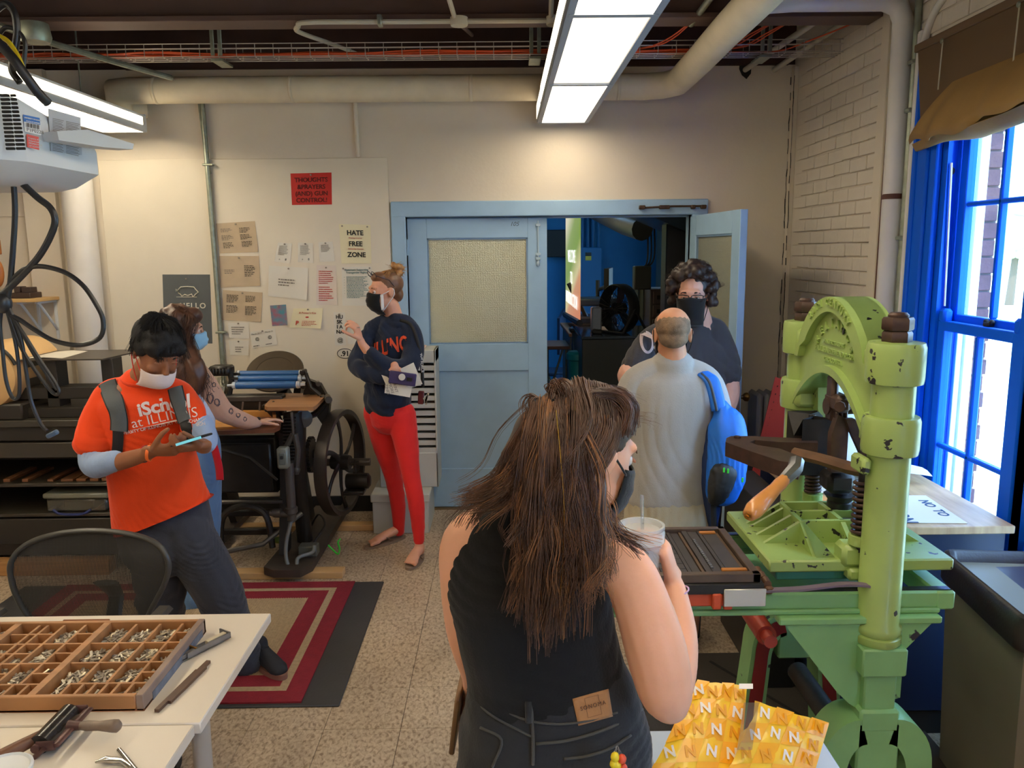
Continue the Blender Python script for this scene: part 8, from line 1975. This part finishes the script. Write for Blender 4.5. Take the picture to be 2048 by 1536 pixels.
face_mask(B_,hB,MB_,cloth('black_mask',srgb(26,26,28)),.97,bot=-.14,wide=66,loop=mat('white_elastic',(1,1,1)),label='black cloth mask over a white one')
part('inner_mask',MB().grid(lambda u,v:hB+MB_@(Vector((-.0735*math.sin(R(60+14*u))*1.0,.02+.075*math.cos(R(60+14*u)),-.015-.09*v))*.985),4,6,thick=.002),mat('white_mask_edge',srgb(228,224,222),.7),B_,smooth=True)
sw=EM()
limb(sw,[(788,652,4.86,38,.8),(784,672,4.86,48,.7),(780,710,4.86,47,.82),(777,770,4.86,49,.86),(775,800,4.86,51,.86)],side=bsd,seg=24)
limb(sw,[(789,644,4.85,17,.9),(808,650,4.83,19),(822,668,4.79,20),(827,705,4.74,20),(812,736,4.66,20),(782,738,4.61,19),(756,722,4.585,16),(741,709,4.575,14)],sp=4)
limb(sw,[(786,644,4.86,17,.9),(758,652,4.86,18),(738,672,4.83,16.5),(722,702,4.77,16),(713,727,4.71,16),(724,740,4.65,16),(755,750,4.6,17),(780,750,4.575,14)],sp=4)
wf2=folds(.009,60,(.8,0,-.6),14)
sw_o=fuse('sweatshirt',sw,cloth('navy_fleece',srgb(32,40,60),.9),B_,.0065,3,cb=wf2)
part('neckline',MB().tube([J(789,641,4.85)+bsd*(.066*math.cos(t_))+bf*(.058*math.sin(t_))+Vector((0,0,.008-.02*max(0,math.sin(t_))))for t_ in[k*PI/12 for k in range(24)]],.0065,8,closed=True),cloth('navy_rib',srgb(26,32,50)),sw_o,smooth=True)
tb_=text_mb('ILLINOIS',J(762,728,4.3),.125,right=(.92,-.1,.10),up=(-.06,0,1),ext=0,bold=.03,sx=.58)
cx_=sum(v.x for v in tb_.v)/len(tb_.v)
for v in tb_.v:v.z+=.035-.9*(v.x-cx_)**2
o_=decal(dense(tb_,2,.02),sw_o,(.05,1,-.05),.0045,ymin=4.72);part('shirt_print',o_,mat('print_orange',srgb(222,76,36),.7),sw_o,smooth=None)
lg=EM();limb(lg,[(777,792,4.86,47,.82),(777,815,4.86,48,.82),(778,832,4.86,46,.82)],side=bsd,seg=22)
for L in(L1,L2):limb(lg,[(p[0],p[1],p[2],p[3]+2.2)for p in L],seg=18)
fuse('leggings',lg,cloth('red_leggings',srgb(226,42,40),.7),B_,.006,4,cb=folds(.0016,90,(.9,0,.3),4))
for(hh_,tt_)in((fA,tA),(fB,tB)):
 d=(tt_-hh_);d.z=0;L=d.length+.075;d.normalize();sd=Vector((-d.y,d.x,0));b=Vector((hh_.x,hh_.y,0))-d*.055
 pts=[b+d*(L/2+math.cos(a_)*L/2)+sd*math.sin(a_)*(.040+.009*math.cos(a_))for a_ in[2*PI*k/24 for k in range(24)]]
 f_=part('flip_flop',MB().prism(pts,(0,0,.017)),mat('taupe_sole',srgb(138,116,98),.6),B_)
 tp_=b+d*L*.74+Vector((0,0,.045));part('thong_strap',MB().tube(spline([b+d*L*.4+sd*.04+Vector((0,0,.02)),b+d*L*.58+sd*.028+Vector((0,0,.055)),tp_,b+d*L*.58-sd*.03+Vector((0,0,.055)),b+d*L*.4-sd*.04+Vector((0,0,.02))],4),.0045,6).tube([tp_,tp_+d*.01-Vector((0,0,.03))],.004,6),mat('bronze_strap',srgb(120,96,80),.3,metal=.3),f_,smooth=True)
HBL=mat('hair_blonde_brown',srgb(132,92,66),.42,col2=srgb(108,74,54),vs=24,spec=.5);HBL2=mat('hair_bun_gold',srgb(196,146,88),.42,col2=srgb(150,100,62),vs=40)
hr=EM()
for(p,r_)in(((0,-.026,.045),(.078,.094,.078)),((0,.03,.086),(.058,.05,.034)),((0,-.078,-.02),(.05,.035,.05))):hr.ell(hB+MB_@Vector(p),r_,MB_)
fuse('hair_mass',hr,HBL,B_,.006,3)
bunc=hB+MB_@Vector((0,-.085,.125));bn=EM();rb_=random.Random(3)
for k in range(14):bn.ell(bunc+Vector((rb_.uniform(-.035,.035),rb_.uniform(-.03,.03),rb_.uniform(-.03,.03))),rb_.uniform(.014,.024),seg=8,rings=6)
fuse('hair_bun',bn,HBL2,B_,.005,2)
G=[(18,.006,.01,[hB+MB_@Vector((.06*math.sin(a),.075*math.cos(a)*.9,.07+.02*math.cos(a))),hB+MB_@Vector((.05*math.sin(a),-.02,.115)),bunc-Vector((0,0,.02))],.4)for a in[k*.35-1.6 for k in range(10)]]
for k in range(20):
 t_=rb_.uniform(0,6.28);d_=Vector((math.cos(t_),rb_.uniform(-1,1),math.sin(t_))).normalized()*.035;e_=d_.orthogonal()
 G.append((9,.006,.012,[bunc+d_,bunc+(d_+e_*.03)*1.1,bunc-d_*.6+e_*.04,bunc-d_*1.1],3.))
strands('hair',G,HBL2,B_,.0012,9,8,.004)
part('hair_tie',MB().tube([bunc+MB_@Vector((.026*math.cos(t_),.012*math.sin(t_)-.0,-.024+.018*math.sin(t_)))for t_ in[k*PI/8 for k in range(16)]],.006,8,closed=True),mat('orange_scrunchie',srgb(230,110,50),.7),B_,smooth=True)
gl=MB();
for sx in(-1,1):gl.tube([hB+MB_@Vector((sx*.032+.026*math.cos(t_),.075+.01*math.sin(t_),.105+.018*math.sin(t_)))for t_ in[k*PI/9 for k in range(18)]],.0022,6,closed=True);gl.tube([hB+MB_@Vector((sx*.06,.075,.10)),hB+MB_@Vector((sx*.079,.0,.07)),hB+MB_@Vector((sx*.08,-.03,.03))],.0022,6)
gl.tube([hB+MB_@Vector((-.008,.08,.106)),hB+MB_@Vector((.008,.08,.106))],.002,6)
single('eyeglasses',gl,mat('dark_frames',srgb(40,30,26),.3),'dark-rimmed glasses pushed up on the hair of the woman in red leggings','glasses')
part('ring',MB().tube([J(716,655,4.55)+Vector((.009*math.cos(t_),.009*math.sin(t_),0))for t_ in[k*PI/6 for k in range(12)]],.0018,6,closed=True),mat('silver',srgb(220,220,220),.2,metal=1),B_)
cP=J(790,770,4.52)
def vsheet(quad,Y,th=.0015):return MB().prism([J(x,y,Y)for x,y in quad],(0,th,0))
single('held_paper',vsheet([(800,738),(827,725),(845,768),(822,776)],4.54),PAPER['white'],'white sheet sticking out behind the purple phone at the upper right','paper','papers held with the phone')
pp_=thing('held_card','white printed card under the purple phone in her lower hand','paper',J(795,790,4.53),group='papers held with the phone')
part('sheet',vsheet([(763,750),(800,762),(825,770),(820,795),(769,786),(771,768)],4.53),PAPER['white'],pp_)
part('print',text_mb('PRINT\nMORE\nZINES',J(788,775,4.528),.024,right=(.25,0,-.97),up=(.97,0,.25),ext=.0003),M_INKG,pp_,smooth=None)
phn=thing('purple_phone','purple phone case with round white grip held against the papers','phone',J(805,757,4.5))
part('case',MB().obox(J(805,757,4.5),(.155,.01,.074),Euler((0,R(9),0)).to_matrix(),b=.008),mat('purple_case',srgb(58,48,92),.35),phn)
part('grip',MB().lathe([(0,0),(.019,0),(.019,.008),(0,.009)],J(804,754,4.493),(0,-1,0),18),mat('grip_white',srgb(220,214,206),.4),phn)
part('camera',MB().obox(J(819,759,4.493),(.03,.004,.022),Euler((0,R(9),0)).to_matrix(),b=.003),M_BLACK,phn)
hf=EM()
ln_=thing('lanyard','black lettered lanyard with red wallet and keys at her hip','lanyard',J(842,790,4.72))
part('ribbon',MB().tube(spline([J(800,640,4.76),J(822,650,4.72),J(838,690,4.70),J(843,730,4.70),J(846,775,4.70)]),[(.002,.011)]*40,6,side=(0,1,0)),M_STRAPB,ln_,smooth=True)
part('lettering',text_mb('THE FORCE',J(841,726,4.688),.022,right=(.1,0,-1),up=(1,0,.1),ext=.0003,bold=.03),mat('grip_white',(1,1,1)),ln_,smooth=None)
part('wallet',MB().obox(J(842,795,4.7),(.035,.02,.08),Euler((0,R(5),0)).to_matrix(),b=.005),mat('oxblood',srgb(96,22,26),.4),ln_)
for k in range(4):part('key',MB().obox(J(850+k*1.5,802-k*3,4.69),(.012,.003,.045),Euler((0,R(-20+14*k),0)).to_matrix(),b=.001),mat('chrome',(1,1,1)),ln_)
# ---------------------------------------------------------------- curly-haired man facing us
F_=person('curly-haired man with glasses and black mask facing us by the open door',(.98,4.35,0))
fl=EM();hF=J(1384,590,4.22);MF=frame3((-.30,-.92,-.12))
head_flesh(fl,hF,MF,1.05)
limb(fl,[(1392,622,4.27,25),(1398,655,4.3,30)]);limb(fl,[(1378,668,4.32,60,.5),(1372,740,4.32,78,.55),(1368,830,4.32,84,.7),(1366,920,4.32,80,.7),(1366,960,4.32,78,.7)],side=X_,seg=20)
limb(fl,[(1310,690,4.3,24),(1278,730,4.28,24),(1258,752,4.22,24),(1275,765,4.1,20),(1320,770,4.0,16)]);limb(fl,[(1432,690,4.3,22),(1450,740,4.28,23),(1456,790,4.25,23),(1440,830,4.15,18),(1400,835,4.05,14)])
hand(fl,J(1325,770,3.99),(.9,-.2,0),(0,0,-1),1,(.5,)*4,.3,side=-1);hand(fl,J(1398,836,4.04),(-.8,-.3,0),(0,0,-1),1,(.5,)*4,.3)
for xx in(1330,1402):limb(fl,[(xx,940,4.32,44),(xx,1060,4.33,34),(xx,1150,4.34,26),(xx,1190,4.33,20)])
fuse('body',fl,skin('skin_pale',srgb(214,160,138)),F_,.006,3)
eyes(F_,hF,MF,1.05,col=srgb(44,30,24))
face_mask(F_,hF,MF,cloth('black_mask',(1,1,1)),1.05,top=-.005,bot=-.15,pleats=False,label='plain black mask')
ts=EM();limb(ts,[(1388,655,4.31,46,.8),(1380,680,4.32,84,.56),(1374,720,4.32,92,.62),(1372,800,4.32,88,.7),(1368,900,4.32,90,.72)],side=X_,seg=24)
limb(ts,[(1390,656,4.31,24),(1345,664,4.31,27),(1308,682,4.31,30),(1288,710,4.29,32),(1275,736,4.26,33)],sp=4);limb(ts,[(1398,656,4.31,24),(1422,662,4.31,27),(1438,685,4.31,28),(1448,715,4.3,29),(1453,745,4.28,30)],sp=4)
ts_o=fuse('t_shirt',ts,cloth('charcoal_tee',srgb(64,62,66)),F_,.007,3,cb=folds(.006,40,(.5,0,-1),41))
part('neckline',MB().tube([J(1394,648,4.29)+Vector((.082*math.cos(t_),-.062*math.sin(t_),.01-.02*max(0,math.sin(t_))))for t_ in[k*PI/12 for k in range(24)]],.006,8,closed=True),cloth('charcoal_rib',srgb(50,48,52)),ts_o,smooth=True)
st_=decal(dense(MB().prism([J(1372,690,3.9),J(1390,688,3.9),J(1388,704,3.9),(J(1370,704,3.9))],(0,.0004,0)),2,.02),ts_o,(0,1,0),.004);part('red_sticker',st_,mat('sticker_red2',srgb(214,30,30),.5),ts_o,smooth=None)
st_=decal(text_mb('dots',J(1380,697,3.9),.022,ext=0),ts_o,(0,1,0),.0055);part('sticker_print',st_,mat('print_white',(1,1,1)),ts_o,smooth=None)
st_=decal(dense(MB().tube([J(1318,700,3.9)+Vector((.03*math.cos(t_),0,.05*math.sin(t_)))for t_ in[k*PI/12 for k in range(24)]],.007,4,closed=True),1,.02),ts_o,(0,1,0),.004);part('round_print',st_,mat('print_white',(1,1,1)),ts_o,smooth=None)
jn=EM();limb(jn,[(1368,890,4.32,84,.7),(1368,950,4.32,84,.7)],side=X_,seg=20)
for xx in(1332,1402):limb(jn,[(xx,940,4.32,48),(xx,1060,4.33,38),(xx,1140,4.34,33),(xx,1182,4.34,31)])
fuse('trousers',jn,cloth('navy_trousers',srgb(40,44,60)),F_,.009,3)
for xx in(.84,1.06):shoe(F_,(xx,4.40,.002),(xx-.03,4.12,.002),mat('black_canvas',(1,1,1)),M_BLACK)
HF=mat('hair_curly_dark',srgb(48,34,30),.5,var=.3,vs=40,spec=.4)
hr=EM();rc_=random.Random(9)
for k in range(150):
 a=rc_.uniform(-PI,PI);e_=rc_.uniform(-.25,1.5);d_=Vector((math.sin(a)*math.cos(e_),math.cos(a)*math.cos(e_),math.sin(e_)))
 if d_.y>.25 and d_.z<.52:continue
 if d_.y>.0 and d_.z<.05 and abs(d_.x)<.8:continue
 if d_.y>.5 and d_.z<.5:continue
 rr=.105+.012*rc_.random();hr.ell(hF+MF@(Vector((d_.x*rr*.98,d_.y*rr*1.0-.02,d_.z*rr*1.05+.035))*1.05),rc_.uniform(.017,.027),seg=8,rings=6)
hr.ell(hF+MF@Vector((0,-.03,.045)),(.092,.10,.09),MF)
for k in range(34):
 sx=rc_.choice((-1,1));hr.ell(hF+MF@Vector((sx*rc_.uniform(.088,.122),rc_.uniform(-.07,.03),rc_.uniform(-.045,.07))),rc_.uniform(.015,.024),seg=8,rings=6)
fuse('hair_mass',hr,HF,F_,.006,2,cb=folds(.004,160,(.4,.3,1),17))
G=[]
for k in range(90):
 a=rc_.uniform(-PI,PI);e_=rc_.uniform(-.2,1.5);d_=Vector((math.sin(a)*math.cos(e_),math.cos(a)*math.cos(e_),math.sin(e_)))
 if(d_.y>.25 and d_.z<.52)or(d_.y>0 and d_.z<.05):continue
 b0=hF+MF@(d_*.115+Vector((0,-.02,.035)));t1=d_.orthogonal().normalized()*.018
 G.append((9,.01,.012,[b0,b0+MF@(d_*.012+t1),b0+MF@(d_*.02-t1*.5),b0+MF@(d_*.012-t1*1.4)],2.))
strands('hair',G,HF,F_,.0012,19,9,.004)
gl=MB()
for sx in(-1,1):
 gl.tube([hF+MF@(Vector((sx*.034+.027*c_,.102-abs(sx*.034+.027*c_)*.18,.0+.016*s_))*1.05)for c_,s_ in((-1,-.8),(-.6,-1),(.6,-1),(1,-.7),(1,.8),(.6,1),(-.6,1),(-1,.8))],.0026,6,closed=True)
 gl.tube([hF+MF@(Vector((sx*.062,.09,.008))*1.05),hF+MF@(Vector((sx*.078,.04,.012))*1.05),hF+MF@(Vector((sx*.08,-.02,.01))*1.05)],.0024,6)
gl.tube([hF+MF@(Vector((-.008,.106,.006))*1.05),hF+MF@(Vector((.008,.106,.006))*1.05)],.0024,6)
single('eyeglasses',gl,mat('dark_frames',(1,1,1)),'dark rectangular glasses worn by the curly-haired man','glasses')
# ---------------------------------------------------------------- balding man in grey shirt, back to us
E_=person('balding man in grey t-shirt and khaki shorts seen from behind',(.72,3.5,0))
fl=EM();hE=J(1345,668,3.42);ME=frame3((.12,.98,-.12))
head_flesh(fl,hE,ME,1.0)
limb(fl,[(1346,700,3.43,27),(1345,735,3.44,31)]);limb(fl,[(1344,762,3.46,62,.5),(1340,830,3.46,76,.55),(1335,930,3.46,76,.65),(1334,1010,3.46,76,.68),(1334,1060,3.46,76,.7)],side=X_,seg=20)
limb(fl,[(1278,768,3.45,20),(1256,830,3.44,20),(1248,890,3.5,20),(1290,900,3.62,16),(1330,890,3.7,14)]);limb(fl,[(1408,768,3.45,20),(1428,830,3.46,20),(1436,890,3.52,20),(1410,900,3.62,16),(1380,895,3.7,14)])
hand(fl,J(1332,890,3.71),(.7,.5,0),(0,0,1),.95,(.5,)*4,.3);hand(fl,J(1378,895,3.71),(-.7,.5,0),(0,0,1),.95,(.5,)*4,.3,side=-1)
for xx in(1300,1372):limb(fl,[(xx,1060,3.46,36),(xx,1150,3.47,30),(xx+2,1210,3.48,27),(xx+8,1262,3.49,18),(xx+10,1290,3.5,15)])
fuse('body',fl,skin('skin_ruddy',srgb(214,152,118)),E_,.0055,3)
eyes(E_,hE,ME,1.0)
face_mask(E_,hE,ME,cloth('black_mask',(1,1,1)),1.0)
hr=EM()
for(p,r_)in(((0,-.024,.030),(.0755,.0885,.068)),((0,-.05,-.018),(.063,.05,.045)),((.03,.01,.05),(.047,.06,.04)),((-.03,.01,.05),(.047,.06,.04))):hr.ell(hE+ME@Vector(p),r_,ME)
fuse('cropped_hair',hr,mat('grey_stubble',srgb(150,122,98),.85,col2=srgb(108,88,70),vs=30,bump=.8,bs=300),E_,.005,3)
ts=EM();limb(ts,[(1345,734,3.445,44,.85),(1344,756,3.455,84,.60),(1342,800,3.46,92,.66),(1338,880,3.46,86,.68),(1335,950,3.46,84,.7),(1334,995,3.46,84,.7)],side=X_,seg=26)
limb(ts,[(1342,736,3.445,23),(1310,742,3.45,26),(1275,762,3.455,30),(1259,800,3.45,31),(1250,845,3.45,31)],sp=4);limb(ts,[(1348,736,3.445,23),(1380,743,3.45,26),(1412,764,3.455,30),(1428,802,3.46,30),(1437,848,3.47,29)],sp=4)
ts_o=fuse('t_shirt',ts,cloth('heather_grey',srgb(168,164,160)),E_,.0065,3,cb=folds(.0045,24,(.2,0,-1),33))
st=EM();limb(st,[(1334,985,3.46,80,.7),(1334,1040,3.46,86,.74),(1334,1075,3.46,86,.74)],side=X_,seg=24)
for xx in(1296,1374):limb(st,[(xx,1050,3.46,46),(xx,1120,3.47,46),(xx,1165,3.47,46)])
fuse('shorts',st,cloth('khaki_cotton',srgb(176,164,140)),E_,.008,3,cb=folds(.007,40,(.3,0,-1),61))
part('neck_chain',MB().tube([J(1346,724,3.43)+Vector((.066*math.cos(t_),.06*math.sin(t_),-.002*math.sin(t_)))for t_ in[k*PI/14 for k in range(28)]],.0016,5,closed=True),mat('silver',(1,1,1)),E_)
part('earring',MB().tube([J(1309,694,3.42)+Vector((.0,.004*math.cos(t_),.008*math.sin(t_)))for t_ in[k*PI/5 for k in range(10)]],.002,5,closed=True),mat('silver',(1,1,1)),E_)
for xx in(1306,1380):
 p=J(xx,1290,3.5);shoe(E_,(p.x,3.46,.013),(p.x+.02,3.73,.013),mat('black_canvas',(1,1,1)),M_BLACK)
 part('sock',MB().tube([(p.x,3.5,.08),(p.x,3.5,.19)],[.045,.047],14),cloth('black_sock',srgb(26,26,30)),E_)
bk=thing('backpack','bright blue backpack with black mesh pocket hanging from the grey-shirted man shoulder','backpack',J(1450,1000,3.35))
M_BPB=mat('bright_blue_nylon',srgb(34,116,226),.5,bump=.2,bs=60);M_BPD=mat('navy_nylon',srgb(30,50,96),.5)
bg_=EM();limb(bg_,[(1442,818,3.36,16),(1452,845,3.34,34,.8),(1456,890,3.33,38,.9),(1452,950,3.33,38,.9),(1444,985,3.34,32,.8)],side=X_)
fuse('bag',bg_,M_BPB,bk,.007,3,cb=folds(.008,55,(.3,0,-1),71))
bg_=EM();limb(bg_,[(1430,860,3.38,20),(1425,930,3.38,24),(1424,1000,3.38,18),(1426,1050,3.38,9)],side=X_);fuse('back_panel',bg_,M_BPD,bk,.007,2,cb=folds(.004,60,(0,0,1),5))
bg_=EM();limb(bg_,[(1448,945,3.26,26,.7),(1440,975,3.26,24,.7),(1432,1000,3.28,16,.7)],side=X_);fuse('mesh_pocket',bg_,mat('black_mesh_pocket',srgb(34,36,40),.6),bk,.006,2,cb=folds(.004,200,(.5,0,-1),5))
part('shoulder_strap',MB().tube(spline([J(1405,745,3.40),J(1422,760,3.36),J(1432,790,3.34),J(1438,820,3.33)]),[(.032,.007)]*40,8,side=(1,0,0)),M_BPB,bk,smooth=True)
part('strap_edge',MB().tube(spline([J(1403,747,3.385),J(1419,764,3.345),J(1428,794,3.325),J(1434,822,3.32)]),.006,6),mat('grey_trim',srgb(70,80,96),.5),bk,smooth=True)
part('hanging_strap',MB().tube([J(1427,1000,3.3),J(1428,1060,3.3)],[(.012,.003)]*2,6,side=(1,0,0)),M_STRAPB,bk)
for(x,y)in((1448,940),(1456,942),(1485,960)):part('zip_pull',MB().obox(J(x,y,3.22),(.008,.004,.02),b=.001),mat('lime_plastic',(1,1,1)),bk)
